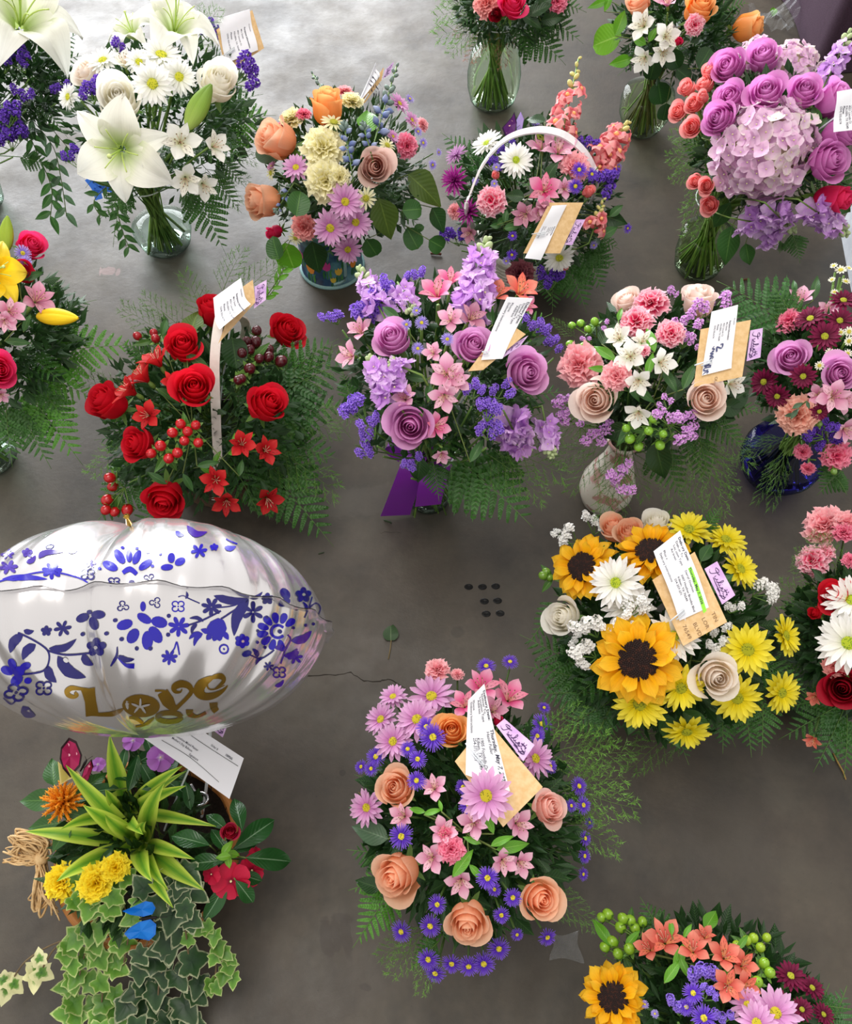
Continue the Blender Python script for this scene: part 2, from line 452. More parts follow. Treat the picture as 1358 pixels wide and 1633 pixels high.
@kit
def sunflower(var):
    mt = petal_mat('eea400', 'fcc212', 'fed640', .3, .4); ms = []
    for j in range(5): ms.append(strap(mt, random.uniform(.16, .205), random.uniform(.1, .7), random.uniform(-.22, .16), 0, random.uniform(-.6, .6), 7, .6, .40))
    parts = []
    for l, (n, el, L) in enumerate(((13, .05, 1.0), (13, .28, .96), (11, .5, .86))):
        for i in range(n):
            parts.append(('petal', ms[random.randrange(5)], rotz(2*pi*(i+.33*l)/n+random.uniform(-.1, .1)) @ roty(-el+random.uniform(-.14, .14)) @ rotx(random.uniform(-.3, .3)) @ M.Scale(L*random.uniform(.9, 1.07), 4)))
    parts.append(('seed_disc', disc_mesh(.43, .16, '1e0c08', '34170c', 330, 'seed_disc'), M.Translation((0, 0, .17))))
    mb = MB(); m2 = plain('3e1c0c', .8)
    for i in range(90):
        a = 2*pi*i/90+random.uniform(-.05, .05); r = random.uniform(.37, .45); x, y = r*cos(a), r*sin(a); s = .024
        mb.add([(x-s, y, .12), (x+s, y, .12), (x, y+s, .12), (x*.96, y*.96, .30)], [(0, 1, 3), (1, 2, 3), (2, 0, 3)], m2)
    parts.append(('floret_ring', mb.mesh('floret_ring'), M.Identity(4)))
    parts.append(('sepals', sepals(12, .62, .2, .1, .25), M.Translation((0, 0, -.1))))
    return parts, 1.0
@kit
def lily(cols, var):
    mt = petal_mat(*cols, .10, .3, .45); parts = []
    def tepal(w):
        mb = MB(); ph = random.random()*6; rc = random.uniform(.75, 1.1)
        def f(u, v):
            uu = u*2-1; hw = w*sin(pi*min(.999, .10+.90*v))**.75*(1-.15*v)
            x = .06+.94*v*(.62+.38*v*.9); z = .50*sin(v*pi*.62)*1.0 - rc*.62*max(0, v-.45)**2*2.0 - .08
            return (x, uu*hw, z + .16*uu*uu*hw*2.2*(1-v*.7) - .055*max(0, 1-abs(uu)*5) + .03*sin(uu*1.5+v*9+ph)*abs(uu)*v)
        mb.grid(f, 8, 12, mt); return mb.mesh('petal')
    for k in range(6):
        parts.append(('petal', tepal(.40 if k % 2 else .29), rotz(k*pi/3+random.uniform(-.1, .1)) @ M.Translation((0, 0, .02*(k % 2))) @ M.Scale(random.uniform(.93, 1.05), 4)))
    fil = plain('b9cf6a', .5); an = plain('c9a86a', .7)
    for k in range(6):
        a = k*pi/3+.5; mb = MB(); e = V((.36*cos(a), .36*sin(a), .62))
        mb.tube(bez(V((.03*cos(a), .03*sin(a), .05)), V((.12*cos(a), .12*sin(a), .45)), e, 6), .011, fil)
        parts.append(('stamen', mb.mesh('stamen'), M.Identity(4)))
    mb = MB(); mb.tube(bez(V((0, 0, .0)), V((0, .02, .4)), V((.03, .12, .78)), 6), .017, plain('a9c95a', .45)); mb.ball((.03, .12, .79), .045, plain('c8d888', .5), 8, 5, .8)
    parts.append(('pistil', mb.mesh('pistil'), M.Identity(4)))
    return parts, 1.0
@kit
def alstro(outer, inner, var):
    mo = petal_mat(*outer, .12, .3, .55); n = NT('streaked_petal'); vec, x, y = n.pv()
    st = n.math('GREATER_THAN', n.noise(vec, 1.0, 1, .5, (17, 4.0, 1)), .60)
    msk = n.math('MULTIPLY', st, n.math('MULTIPLY', n.math('GREATER_THAN', y, .3), n.math('LESS_THAN', y, .82)))
    c = n.ramp(y, [(0, hx(inner[0])), (.5, hx(inner[1])), (1, hx(inner[2]))]); c = n.mix(n.math('MULTIPLY', msk, .85), c, hx(inner[3]))
    mi = n.surf(n.vary(c, .06), .55, .3, .25); parts = []
    def pet(mt, w, el, rec):
        mb = MB(); ph = random.random()*6
        def f(u, v):
            uu = u*2-1; hw = w*(.25+.75*sin(min(1, v*1.15)*pi/2)**1.5)*(1 if v < .62 else max(0.0, 1-((v-.62)/.385)**1.8))
            r = v*cos(el)*(.75+.25*v) + rec*v**3; z = v*sin(el)-rec*.6*v**3-.35
            return (.05+r, uu*hw, z + .22*uu*uu*hw + .02*sin(uu*5+ph)*v)
        mb.grid(f, 6, 7, mt); return mb.mesh('petal')
    for k in range(3): parts.append(('petal', pet(mo, .36, .86+random.uniform(-.1, .1), .20), rotz(k*2*pi/3)))
    for k in range(3): parts.append(('petal', pet(mi if k < 2 else mo, .22, 1.0+random.uniform(-.08, .08), .26), rotz(k*2*pi/3+pi/3)))
    mb = MB()
    for k in range(6):
        a = k*1.05; mb.tube(bez(V((0, 0, -.3)), V((.1*cos(a), .1*sin(a), .1)), V((.22*cos(a)+.1, .22*sin(a), .42)), 4), .014, plain('e0b8a0', .5), 4); mb.ball((.22*cos(a)+.1, .22*sin(a), .43), .035, plain('7a6a3a', .7), 5, 4)
    parts.append(('stamens', mb.mesh('stamens'), M.Identity(4)))
    mb = MB(); mb.lathe([(.03, -.75), (.10, -.66), (.11, -.5), (.07, -.36)], leaf_mat('6b8a3a', '587a30'), 8); parts.append(('ovary', mb.mesh('ovary'), M.Identity(4)))
    return parts, 1.18
def four_petal(mt, w=.5, cup=.2, name='floret', n=4, wav=.06):
    mb = MB()
    for k in range(n):
        ph = random.random()*6
        def f(u, v):
            uu = u*2-1; hw = w*sin(pi*(.06+.86*v)**.85)
            return (v, uu*hw, cup*v*v + .1*uu*uu*hw + wav*sin(uu*4+ph+v*5)*v)
        mb.grid(f, 4, 4, mt, rotz(2*pi*k/n+random.uniform(-.15, .15)) @ roty(random.uniform(-.15, .15)))
    mb.ball((0, 0, .05), .09, plain('d9d6a0', .6), 6, 4)
    return mb.mesh(name)
@kit
def hydrangea(cols, n, var):
    alt = (cols[1], cols[2], 'f1ead8'); ms = [four_petal(petal_mat(*c, .08, .35), .62, random.uniform(.0, .25)) for c in (cols, cols, alt, (cols[0], cols[1], cols[1]))]
    parts = []
    for i in range(n):
        z = 1-1.55*(i+.5)/n; r = sqrt(max(0, 1-z*z)); a = i*2.39996; d = V((r*cos(a), r*sin(a), z)); p = d*random.uniform(.78, 1.02)
        parts.append(('floret', ms[random.randrange(4)], frame(p, (d+V((random.uniform(-.6, .6), random.uniform(-.6, .6), random.uniform(-.5, .5)))).normalized(), random.random()*6, random.uniform(.165, .225), V((0.1, .2, 1)))))
    mb = MB(); mb.ball((0, 0, 0), .74, plain('b8b890', .8), 16, 10); parts.append(('flower_head', mb.mesh('flower_head'), M.Identity(4)))
    return parts, 1.0
@kit
def berry(col, var):
    mb = MB(); mb.ball((0, 0, 0), 1, plain(col, .22, 0.0, .6), 12, 8, 1.12); mb.ball((0, 0, 1.12), .1, plain('2a1a10', .6), 5, 4); return mb.mesh('berry')

# ------------------------------------------------------------------ bouquets: an invisible dome on which the blooms sit, only numbers
class Bq:
    def __init__(s, where, cx, cy, R, base=None, zc=None, flat=.75, neck=.17, glass=False):
        s.where = where; s.glass = glass
        if base:
            g = at_z(base[0], base[1], 0); d = ray(cx, cy); C = CAM + d*(g.y/d.y); s.base = g
        else:
            C = at_z(cx, cy, zc); s.base = V((C.x, C.y, 0))
        s.C = C; s.R = pxw(C, R); s.Rz = s.R*flat; s.neck = V((s.base.x, s.base.y, neck)); s.px = (cx, cy); s.items = []
    def near(s, px, py):
        d = ray(px, py); t = (s.C-CAM).dot(d); P = CAM+d*t
        if P.z < .015: P = CAM + d*((.015-CAM.z)/d.z)
        return P
    def hit(s, px, py, lift=0.0, k=1.0):
        d = ray(px, py); S = V((1/(s.R*k), 1/(s.R*k), 1/(s.Rz*k)))
        o = CAM-s.C; o2 = V((o.x*S.x, o.y*S.y, o.z*S.z)); d2 = V((d.x*S.x, d.y*S.y, d.z*S.z))
        a = d2.dot(d2); bb = o2.dot(d2); c = o2.dot(o2)-1; D = bb*bb-a*c
        t = (-bb-sqrt(D))/a if D > 0 else -bb/a
        P = CAM+d*(t-lift)
        if P.z < .02: P = CAM + d*((.02-CAM.z)/d.z)
        n = P-s.C; n = V((n.x/s.R**2, n.y/s.R**2, n.z/s.Rz**2))
        n = n.normalized() if n.length > 1e-6 else V((0, 0, 1))
        return P, n
    def stem_path(s, P, d):
        """from a bloom at P facing d down into the vase mouth (and to its bottom where the glass shows it)"""
        q = P-d*.05; nk = s.neck + V((random.uniform(-1, 1), random.uniform(-1, 1), 0))*.026
        m = q.lerp(nk, .55)-d*.02; pts = bez(P-d*.012, q*.4+m*.6, nk, 5)
        if s.glass:
            e = V((2*s.base.x-nk.x, 2*s.base.y-nk.y, .012)) + V((random.uniform(-1, 1), random.uniform(-1, 1), 0))*.034
            pts += [nk.lerp(e, .5), e]
        return pts
FL = []
def root_of(name, b, P, cat): return thing(name, b.base + V((0, 0, .012 if b.glass else max(.01, b.neck.z-.08))), None, cat)
def add_stem(root, b, P, d, r=.0021, mat=None):
    mb = MB(); mb.tube(b.stem_path(P, d), r*(1.35 if b.glass else 1), mat or (stem_mat('86a852', '55782f') if b.glass else stem_mat()), 5); part('stem', mb.mesh('stem'), root)
def bloom(name, cat, phrase, b, kitres, px, py, size, fx=None, fy=None, lift=0.0, roll=None, stem=True, shift=0.0):
    parts, k = kitres
    P, n = b.hit(px, py, lift)
    d = face(P, fx, fy) if fx is not None else (n*.55+tocam(P)*.62+V((0, 0, .12))).normalized()
    s = pxw(P, size)*.5*k
    root = root_of(name, b, P, cat)
    Mx = frame(P-d*(s*shift), d, random.random()*6.28 if roll is None else roll, s)
    for nm, me, lm in parts: part(nm, me, root, Mx @ lm)
    if stem: add_stem(root, b, P-d*(s*.5), d, .0026 if size > 50 else .0016)
    FL.append((root, phrase, b, px, py, size)); return root

ROSE = dict(white=('f0ead0', 'faf6e8', 'fdfbf4'), cream=('f6e2c6', 'fbeedf', 'fdf6ee'), peach=('f6a468', 'fab88a', 'fcd0b2'), orange=('f59434', 'faa852', 'fcc07e'),
            pinkpeach=('f0a08c', 'f6bcae', 'fad2c8'), taupe=('cf9c92', 'dcb2a6', 'e8c8bc'), red=('b00418', 'd00c24', 'e02034'), darkred=('74040e', '9c0a1e', 'b41430'), hot=('c80844', 'e4185a', 'f24078'),
            lavender=('c468b0', 'd886c4', 'e6aada'), pinkmauve=('c058b0', 'd878c4', 'e69cd8'), blush=('f0c8b4', 'f6dacc', 'faeae0'), coral=('f0686c', 'f68a8c', 'fbaca8'))
RN = dict(white='white rose', cream='cream blush rose', peach='pale peach rose', orange='orange peach rose', pinkpeach='pinkish peach rose', taupe='dusty taupe rose', red='red rose', darkred='deep crimson rose', hot='hot pink rose',
          lavender='lavender rose', pinkmauve='pink mauve rose', blush='pale blush rose', coral='coral spray rose')
CARN = dict(yellow=('e2d68a', 'f1eab0', 'f9f4d2'), pink=('ee8494', 'f7a0ac', 'fcc6ca'), salmon=('e66a6c', 'f08c8c', 'f8b4b0'), hot=('e01e60', 'f4487e', 'fbd4de'), deep=('d84078', 'ee6490', 'f7a0b8'), peach=('e88a78', 'f2a894', 'f8c6b4'), burgundy=('4a1024', '6a2038', '8a5058'))
CN = dict(yellow='pale yellow carnation', pink='light pink carnation', salmon='salmon pink carnation', hot='hot pink carnation with pale edges', deep='rosy pink carnation', peach='peachy pink carnation', burgundy='dried burgundy carnation')
DAISY = {  # colours, petals, width, layers, disc radius, disc colours, droop
    'white': (('d8dcb8', 'f4f4ea', 'ffffff'), 17, .105, 2, .24, 'd2d03a', '9aa52a', -.04), 'whitebig': (('d8dcb0', 'f6f5ec', 'ffffff'), 19, .10, 2, .20, 'b4c22e', '7f9a22', -.05),
    'cream': (('d8d48c', 'f0ecb8', 'faf6d6'), 13, .11, 1, .27, 'b6b23a', '8a8a28', -.06), 'pink': (('bc6cae', 'd490c6', 'e9bde0'), 15, .115, 2, .22, 'c4b42c', '8f861e', -.06),
    'yellow': (('d8c400', 'f0de1a', 'faee58'), 16, .115, 2, .24, 'a8a81e', '76801a', -.03), 'burgundy': (('3c0018', '660a32', '8a1c4c'), 16, .11, 2, .22, 'b0b030', '7c8420', -.06), 'tiny': (('e6e2b0', 'f6f4dc', 'fffef2'), 11, .15, 1, .36, 'd8cc58', 'a8a03a', -.02)}
DN = dict(white='white daisy', whitebig='large white daisy', cream='cream daisy', pink='pink daisy', yellow='yellow daisy', burgundy='burgundy daisy', tiny='tiny cream daisy')
ALS = dict(white=(('d8e0b8', 'f2f2ea', 'fbfbf6'), ('e6e8b8', 'f4f2e0', 'fbf9f2', '6a4a4a')), pink=(('d0709c', 'e8a0c0', 'f4cadc'), ('f2dca8', 'f4c8d4', 'f2b8d0', '7a1838')), hotpink=(('dc3478', 'f070a4', 'f8bcd4'), ('f2c8a8', 'f4a8bc', 'f088a4', '7a1030')),
           red=(('9c0c14', 'c61c24', 'd83a36'), ('a80c18', 'c01c24', 'c82a2a', '3a0008')), coral=(('d8504a', 'ea7464', 'f29a84'), ('f0c070', 'ee8a6a', 'ea6c60', '6a1418')), dusty=(('a85878', 'c8809c', 'd8a4b8'), ('e8c8a0', 'd8a0b0', 'cc8ca4', '6a1838')))
AN = dict(white='white alstroemeria', pink='pink alstroemeria', hotpink='bright pink alstroemeria', red='scarlet alstroemeria', coral='coral alstroemeria', dusty='dusky pink alstroemeria')
MUM = dict(magenta=('7c0c6c', 'a82690', 'cc5cb6'), mauve=('b070b0', 'd09cd0', 'e6c2e2'))
AST = dict(purple=('4420a4', '6436c4', '8c66de'), pale=('7a62c4', '9c88dc', 'beb0ec'))

def cup_cluster(cols, n, L, rx, var, s=.16):
    """papery little trumpets packed on one spray head, joined: too small to pick apart"""
    k = ('cup', cols, n, L, rx, var)
    if k in KIT: return KIT[k]
    mb = MB(); mt = petal_mat(*cols, .1, .2); g = plain('5a7a3a', .6)
    for i in range(n):
        t = (i+.5)/n; a = i*2.4; rr = rx*sqrt(max(.08, 1-(2*t-1)**2*.7))
        d = V((cos(a)*.9, sin(a)*.9, .7+random.uniform(-.3, .5))).normalized(); p = V((cos(a)*rr*random.uniform(.5, 1), sin(a)*rr*random.uniform(.5, 1), L*(t-.5)))
        fr = frame(p, d, random.random()*6, s*random.uniform(.8, 1.25), V((.1, .2, 1)))
        vs = [(0, 0, -.5)]; at = [(0, 0, 0)]
        for j in range(6): vs.append((.42*cos(j*1.047), .42*sin(j*1.047), .15)); at.append((j/6, .6, 0))
        for j in range(6):
            q = 1.0 if j % 2 else .82; vs.append((q*cos(j*1.047), q*sin(j*1.047), .32+.1*(j % 2))); at.append((j/6, 1, 0))
        fs = [(0, 1+j, 1+(j+1) % 6) for j in range(6)]+[(1+j, 7+j, 7+(j+1) % 6, 1+(j+1) % 6) for j in range(6)]
        mb.add(vs, fs, mt, at, fr)
    mb.tube([(0, 0, -L*.5-.25), (0, 0, L*.4)], .035, g, 4)
    KIT[k] = mb.mesh('flower_cluster'); return KIT[k]
SPR = dict(purple=('5a32b0', '7e52d0', 'ac88ec'), dark=('3c1c8c', '5a30ae', '8058cc'), lilac=('b464c4', 'd490e0', 'ecc0f0'), white=('dcdcd0', 'f4f4f0', 'ffffff'), violet=('5430b4', '7c58d4', 'a88cec'))
def spray(name, cat, phrase, b, col, px, py, size, ang=90.0, n=3, lift=0.0, small=False, fx=0.0, fy=.5):
    P, nn = b.hit(px, py, lift); s = pxw(P, size); root = root_of(name, b, P, cat)
    a = radians(ang); ax = (RIGHT*cos(a)+UP*sin(a)+tocam(P)*.35).normalized(); side = ax.cross(tocam(P)).normalized()
    mb = MB(); j = P-ax*(s*.55); g = stem_mat('5f8238', '456428')
    for k in range(n):
        o = ax*(s*random.uniform(-.30, .34)) + side*(s*.34*((k-(n-1)/2)/max(1, (n-1)/2)) if n > 1 else 0) + tocam(P)*(s*random.uniform(-.1, .15))
        Q = P+o; d = (ax+side*random.uniform(-.5, .5)+tocam(P)*random.uniform(0, .6)).normalized()
        me = cup_cluster(SPR[col], 20 if small else 30, .7 if small else 1.0, .34, k % 4+10*small, .16 if not small else .15)
        part('flower_cluster', me, root, frame(Q, d, random.random()*6, s*(.52 if n > 1 else .95)*(1 if n < 5 else .8)*random.uniform(.85, 1.1), V((.1, .2, 1))))
        mb.tube(bez(j, j.lerp(Q, .5)-ax*.004, Q-d*(s*.2), 4), .0010, g, 4)
    mb.tube(b.stem_path(j, ax), .0017, g, 5); part('stem', mb.mesh('stem'), root)
    FL.append((root, phrase, b, px, py, size)); return root
def spike(name, cat, phrase, b, p0, p1, width, fl, buds, bud_m, n, lift=0.0, budfrac=.25, stemcol=('7c9a4c', '5f8038'), tipn=6):
    """stock, snapdragon and delphinium: florets around one stem from p0 to the tip p1"""
    A, _ = b.hit(*p0, lift); Bp, _ = b.hit(*p1, lift); D = Bp-A; w = pxw(A, width)*.5
    if D.length < w*.5: D = UP*w
    root = root_of(name, b, A, cat); ax = D.normalized(); c = tocam(A); e1 = ax.cross(c).normalized(); e2 = e1.cross(ax)*-1
    if e2.dot(c) < 0: e2 = -e2
    for i in range(n):
        t = (i+.5)/n*(1-budfrac); a = i*2.4; d = (e1*cos(a)+e2*sin(a)*.8+e2*.35+ax*.3).normalized(); Q = A+D*t+d*(w*.55*(1-.35*t))
        me, sc = fl[i % len(fl)]
        part('floret', me, root, frame(Q, d, random.random()*6, w*sc*(1-.3*t)*random.uniform(.88, 1.1), V((.1, .2, 1))))
    if buds:
        mb = MB()
        for i in range(tipn+3):
            t = 1-budfrac+budfrac*i/(tipn+2); a = i*2.4; d = (e1*cos(a)+e2*sin(a)+ax*.7).normalized(); r = w*.17*(1.25-.6*i/(tipn+2)); Q = A+D*t+d*(w*.3*(1.2-.8*i/(tipn+2)))
            mb.ball((0, 0, 0), 1, bud_m, 7, 5, 1.5, frame(Q, d, 0, r, V((.1, .2, 1)))); mb.tube([A+D*(t-.03), Q], w*.035, stem_mat(*stemcol), 4)
        part('buds', mb.mesh('buds'), root)
    mb = MB(); st = b.stem_path(A-ax*.01, ax); mb.tube([A+D, A+D*.5, A]+st, .0017, stem_mat(*stemcol), 5); part('stem', mb.mesh('stem'), root)
    FL.append((root, phrase, b, p0[0], p0[1], width)); return root
@kit
def stock_fl(cols, v):
    mb = MB(); return [(four_petal(petal_mat(*c, .15, .3), .55, random.uniform(.1, .5), 'floret', 4, .14), .66) for c in (cols, (cols[0], cols[1], cols[1]), (cols[1], cols[2], cols[2]))]
@kit
def snap_fl(cols, v):
    out = []; mt = petal_mat(*cols, .15, .3)
    for j in range(2):
        mb = MB(); mb.lathe([(.10, -.5), (.2, -.35), (.26, 0), (.36, .3), (.42, .45)], mt, 10)
        for k in range(5):
            ph = random.random()*6
            mb.grid(lambda u, v: (.36+.5*v, (u-.5)*.85*(1-.35*v), .42+.22*sin(v*3)-(.35*v*v if k < 3 else -.1*v)+.08*sin(u*5+ph)*v), 4, 3, mt, rotz(k*1.257+j))
        mb.ball((.1, 0, .45), .22, plain('f0b070', .6), 7, 5); out.append((mb.mesh('floret'), .85))
    return out
@kit
def delph_fl(v):
    out = []
    for c in (('7484b4', '92a0c8', 'b0b8d8'), ('5c6ea8', '7484b8', '98a8b8')):
        mb = MB(); mt = petal_mat(*c, .2, .2)
        mb.grid(lambda u, v: ((.45*sin(pi*v**.8)+.03)*cos(2*pi*u)*(1+.12*cos(10*pi*u)), (.45*sin(pi*v**.8)+.03)*sin(2*pi*u)*(1+.12*cos(10*pi*u)), 1.5*v-.75), 10, 6, mt, None, True)
        mb.tube([(0, 0, -.7), (.05, 0, -1.15)], .1, mt, 5); out.append((mb.mesh('floret'), .5))
    return out
def hypericum(b, phrase, col, pts, size, lift=0.0):
    P0, n0 = b.hit(sum(p[0] for p in pts)/len(pts), sum(p[1] for p in pts)/len(pts), lift)
    root = root_of('hypericum_sprig', b, P0, 'berries'); mb = MB(); g = stem_mat('6f8f42', '55752f'); J = P0-n0*.03
    sp = sepals(5, 1.5, .8, -.15, .3, 'sepals', False, ('6f9a44', '557f34'))
    for i, p in enumerate(pts):
        P, n = b.hit(p[0], p[1], lift); d = (n*.6+(P-J).normalized()*.7).normalized(); s = pxw(P, size)*.5*random.uniform(.88, 1.08)
        be = part('berry', berry(col, 0), root, frame(P, d, random.random()*6, s, V((.1, .2, 1))))
        so = ob('sepals', sp, be, M.Translation((0, 0, -1.0)))
        mb.tube(bez(J, J.lerp(P, .6)-n0*.004, P-d*s, 4), .0011, g, 4)
    mb.tube(b.stem_path(J, n0), .0017, g, 5); part('stem', mb.mesh('stem'), root)
    lm = leaf_mesh('lance', '45702a', '7ba04e')
    for k in range(2): part('leaf', lm, root, frame(J.lerp(P0, .6), face(P0, random.uniform(-.4, .4), random.uniform(-.4, .4)), random.random()*6, pxw(P0, size*2.1)))
    FL.append((root, phrase, b, sum(p[0] for p in pts)/len(pts), sum(p[1] for p in pts)/len(pts), size*3)); return root

# ------------------------------------------------------------------ foliage
def leaf_mesh(shape, c1, c2, gloss=.42, tr=.22):
    k = ('leaf', shape, c1, c2, gloss)
    if k in KIT: return KIT[k]
    mt = leaf_mat(c1, c2, gloss, tr); mb = MB()
    w = dict(round=.46, salal=.33, lance=.17, ruscus=.2, broad=.28, vinca=.2, oval=.26, strap=.09)[shape]
    def f(u, v):
        uu = u*2-1
        if shape == 'round': hw = w*sqrt(max(0, 1-(2*v-1)**2))*(1-.12*v)+.004
        elif shape in ('salal', 'broad'): hw = w*sin(pi*v**.72)*(1-.15*v)+.004
        elif shape == 'vinca': hw = w*sin(pi*v**1.15)**.8+.004
        else: hw = w*sin(pi*v**.85)+.004
        return (v, uu*hw, .16*abs(uu)*hw*2 - .22*v*v + .03*sin(v*8)*uu)
    mb.grid(f, 6, 9, mt); KIT[k] = mb.mesh('leaf'); return KIT[k]
@kit
def pinna(dark, var):
    """one side branch of a fern: leaflets in two rows along a rib"""
    mb = MB(); mt = leaf_mat(*(('336420', '548c38', .4) if dark == 0 else ('4c8a26', '72a83e', .42) if dark == 1 else ('3a6a32', '5a8a4a', .34)))
    n = 9
    for i in range(n):
        t = (i+.5)/n; L = .15*(1-t)**.6*(.6+.4*min(1, t*4))+.05; w = .56/n
        for sgn in (1, -1):
            a = sgn*(1.05-.45*t); x, y = t*.96, 0; dx, dy = cos(a), sin(a); nx, ny = -dy, dx; z = -.16*t*t; q = random.uniform(-.03, .05)
            vs = [(x, y, z), (x+dx*L*.35+nx*w, dy*L*.35+ny*w, z+.015), (x+dx*L*.8+nx*w*.7, dy*L*.8+ny*w*.7, z-.02+q), (x+dx*L, dy*L, z-.05+q), (x+dx*L*.75-nx*w*.8, dy*L*.75-ny*w*.8, z-.02+q), (x+dx*L*.3-nx*w, dy*L*.3-ny*w, z+.015)]
            mb.add(vs, [(0, 1, 2, 3), (0, 3, 4, 5)], mt, [(.5, 0, 0), (.2, .3, 0), (.2, .8, 0), (.5, 1, 0), (.8, .8, 0), (.8, .3, 0)])
    mb.add([(.94, -.02, -.15), (1.06, 0, -.19), (.94, .02, -.15)], [(0, 1, 2)], mt)
    mb.tube([(0, 0, -.004), (.5, 0, -.045), (.98, 0, -.16)], lambda t: .010*(1-.7*t), stem_mat('5a8038', '456a2c'), 3, False)
    return mb.mesh('pinna')
def frond_curve(P0, P1, sag, n):
    mid = (P0+P1)*.5 + V((0, 0, sag*(P1-P0).length)); return bez(P0, mid, P1, n)
def frond(b, p0, p1, width=.5, sag=.18, n=10, dark=0, phrase='leatherleaf fern frond', z1=None, lift=0.0, up=None):
    P0 = b.near(*p0) if isinstance(p0, tuple) else p0
    P1 = b.near(*p1) if z1 is None else at_z(p1[0], p1[1], z1)
    P0 = P0 + tocam(P0)*lift; P1 = P1 + tocam(P1)*lift
    n = max(6, round(n*.8)); width *= .88; L = (P1-P0).length; cv = frond_curve(P0, P1, sag, n+2); root = root_of('fern_frond', b, P0, 'fern')
    mb = MB(); mb.tube(b.stem_path(P0, (P0-b.neck).normalized())[::-1] + cv, lambda t: .0016*(1-.75*t), stem_mat('5a8038', '456a2c'), 4); part('rachis', mb.mesh('rachis'), root)
    nrm = up if up is not None else (tocam(P0)*.8+V((0, 0, .5))).normalized()
    for i in range(n):
        t = (i+1.0)/(n+1); p = cv[i+1]; tg = (cv[i+2]-cv[i]).normalized(); sd = nrm.cross(tg).normalized(); nn = tg.cross(sd).normalized()
        prof = (1-t)**.85*min(1, .5+t*3.2)+.06
        for sgn in (1, -1):
            q = p+tg*(L/(n+1)*.25*sgn); d = (sd*sgn*.86+tg*(.42+.3*t)).normalized()
            x = d; z = (nn - x*nn.dot(x)).normalized(); y = z.cross(x); s = L*width*prof*random.uniform(.93, 1.05)
            part('pinna', pinna(dark, random.randrange(3)), root, M.Translation(q) @ M((x, y, z)).transposed().to_4x4() @ rotx(random.uniform(-.25, .25)) @ M.Scale(s, 4))
    FL.append((root, phrase, b, p1[0], p1[1], 60)); return root
@kit
def whole_frond(dark, var):
    mb = MB(); n = 9; sag = random.uniform(.1, .22); cv = frond_curve(V((0, 0, 0)), V((1, 0, -.12)), sag, n+2); me = [pinna(dark, k) for k in range(3)]
    gm = me[0].materials
    for i in range(n):
        t = (i+1.0)/(n+1); prof = (1-t)**.85*min(1, .5+t*3.2)+.06
        for sgn in (1, -1):
            src = me[random.randrange(3)]; tf = M.Translation(cv[i+1]) @ rotz(sgn*(1.15-.35*t)) @ rotx(random.uniform(-.3, .3)) @ M.Scale(.46*prof, 4)
            vs = [v.co.copy() for v in src.vertices]; pa = [tuple(a.vector) for a in src.attributes['pv'].data]
            for mi in range(len(src.materials)):
                pass
            k = len(mb.v); mb.v += [tf @ q for q in vs]; mb.a += pa
            for p in src.polygons: mb.f.append([k+j for j in p.vertices]); mb.m.append(mb.mi(src.materials[p.material_index]))
    mb.tube(cv, lambda t: .008*(1-.7*t), stem_mat('5a8038', '456a2c'), 4)
    return mb.mesh('fern_frond')
@kit
def fine_sprig(var, tone):
    """asparagus fern: wiry side twigs set with needles"""
    mb = MB(); st = stem_mat('5c7c34', '47662a'); nd = leaf_mat(*(('3f6e26', '5f8e3a', .5) if tone == 0 else ('4f8a2a', '76ac44', .5) if tone == 1 else ('7a5a48', 'b07060', .5)))
    cv = bez(V((0, 0, 0)), V((.5, random.uniform(-.1, .1), .16)), V((1, 0, 0)), 12); mb.tube(cv, lambda t: .007*(1-.8*t), st, 3, False)
    def needles(a, c, m):
        d = (c-a); L = d.length
        for i in range(m):
            p = a.lerp(c, (i+.5)/m); q = V((random.uniform(-1, 1), random.uniform(-1, 1), random.uniform(-.8, .8))).normalized()*.8+d.normalized()*.6; l = random.uniform(.035, .065); w = V((random.uniform(-1, 1), random.uniform(-1, 1), random.uniform(-1, 1))).normalized()*.0045
            mb.add([p-w, p+w, p+q*l], [(0, 1, 2)], nd, [(.5, 0, 0), (.5, 0, 0), (.5, 1, 0)])
    for i in range(15):
        t = .12+.85*i/15; k = int(t*12); a = cv[k].lerp(cv[min(12, k+1)], t*12-k); sg = 1 if i % 2 else -1
        l = .36*(1-t)**.7+.07; e = a+V((l*.62, sg*l*.72, random.uniform(-.12, .12)*l*2)); mb.tube([a, a.lerp(e, .5)+V((0, 0, .02)), e], .003, st, 3, False)
        needles(a.lerp(e, .15), e, int(10+34*l))
        for j in range(2):
            a2 = a.lerp(e, .35+.3*j); e2 = a2+V((l*.35, sg*l*random.uniform(-.1, .35), random.uniform(-.1, .1)*l)); needles(a2, e2, 9)
    return mb.mesh('asparagus_sprig')
def fine(b, p0, p1, tone=0, lift=0.0, wide=1.0, phrase='wispy asparagus fern sprig', z1=None):
    P0 = b.near(*p0)+tocam(b.C)*lift; P1 = (b.near(*p1) if z1 is None else at_z(p1[0], p1[1], z1))+tocam(b.C)*lift
    x = P1-P0; L = x.length; x = x/L; z = (tocam(P0)*.7+V((0, 0, .4))); z = (z-x*z.dot(x)).normalized(); y = z.cross(x)
    root = root_of('asparagus_sprig', b, P0, 'foliage'); part('needles', fine_sprig(random.randrange(4), tone), root, M.Translation(P0) @ M((x, y, z)).transposed().to_4x4() @ M.Diagonal((L, L*wide, L, 1)))
    mb = MB(); mb.tube(b.stem_path(P0, x), .0012, stem_mat(), 4); part('stem', mb.mesh('stem'), root)
    FL.append((root, phrase, b, p1[0], p1[1], 60)); return root
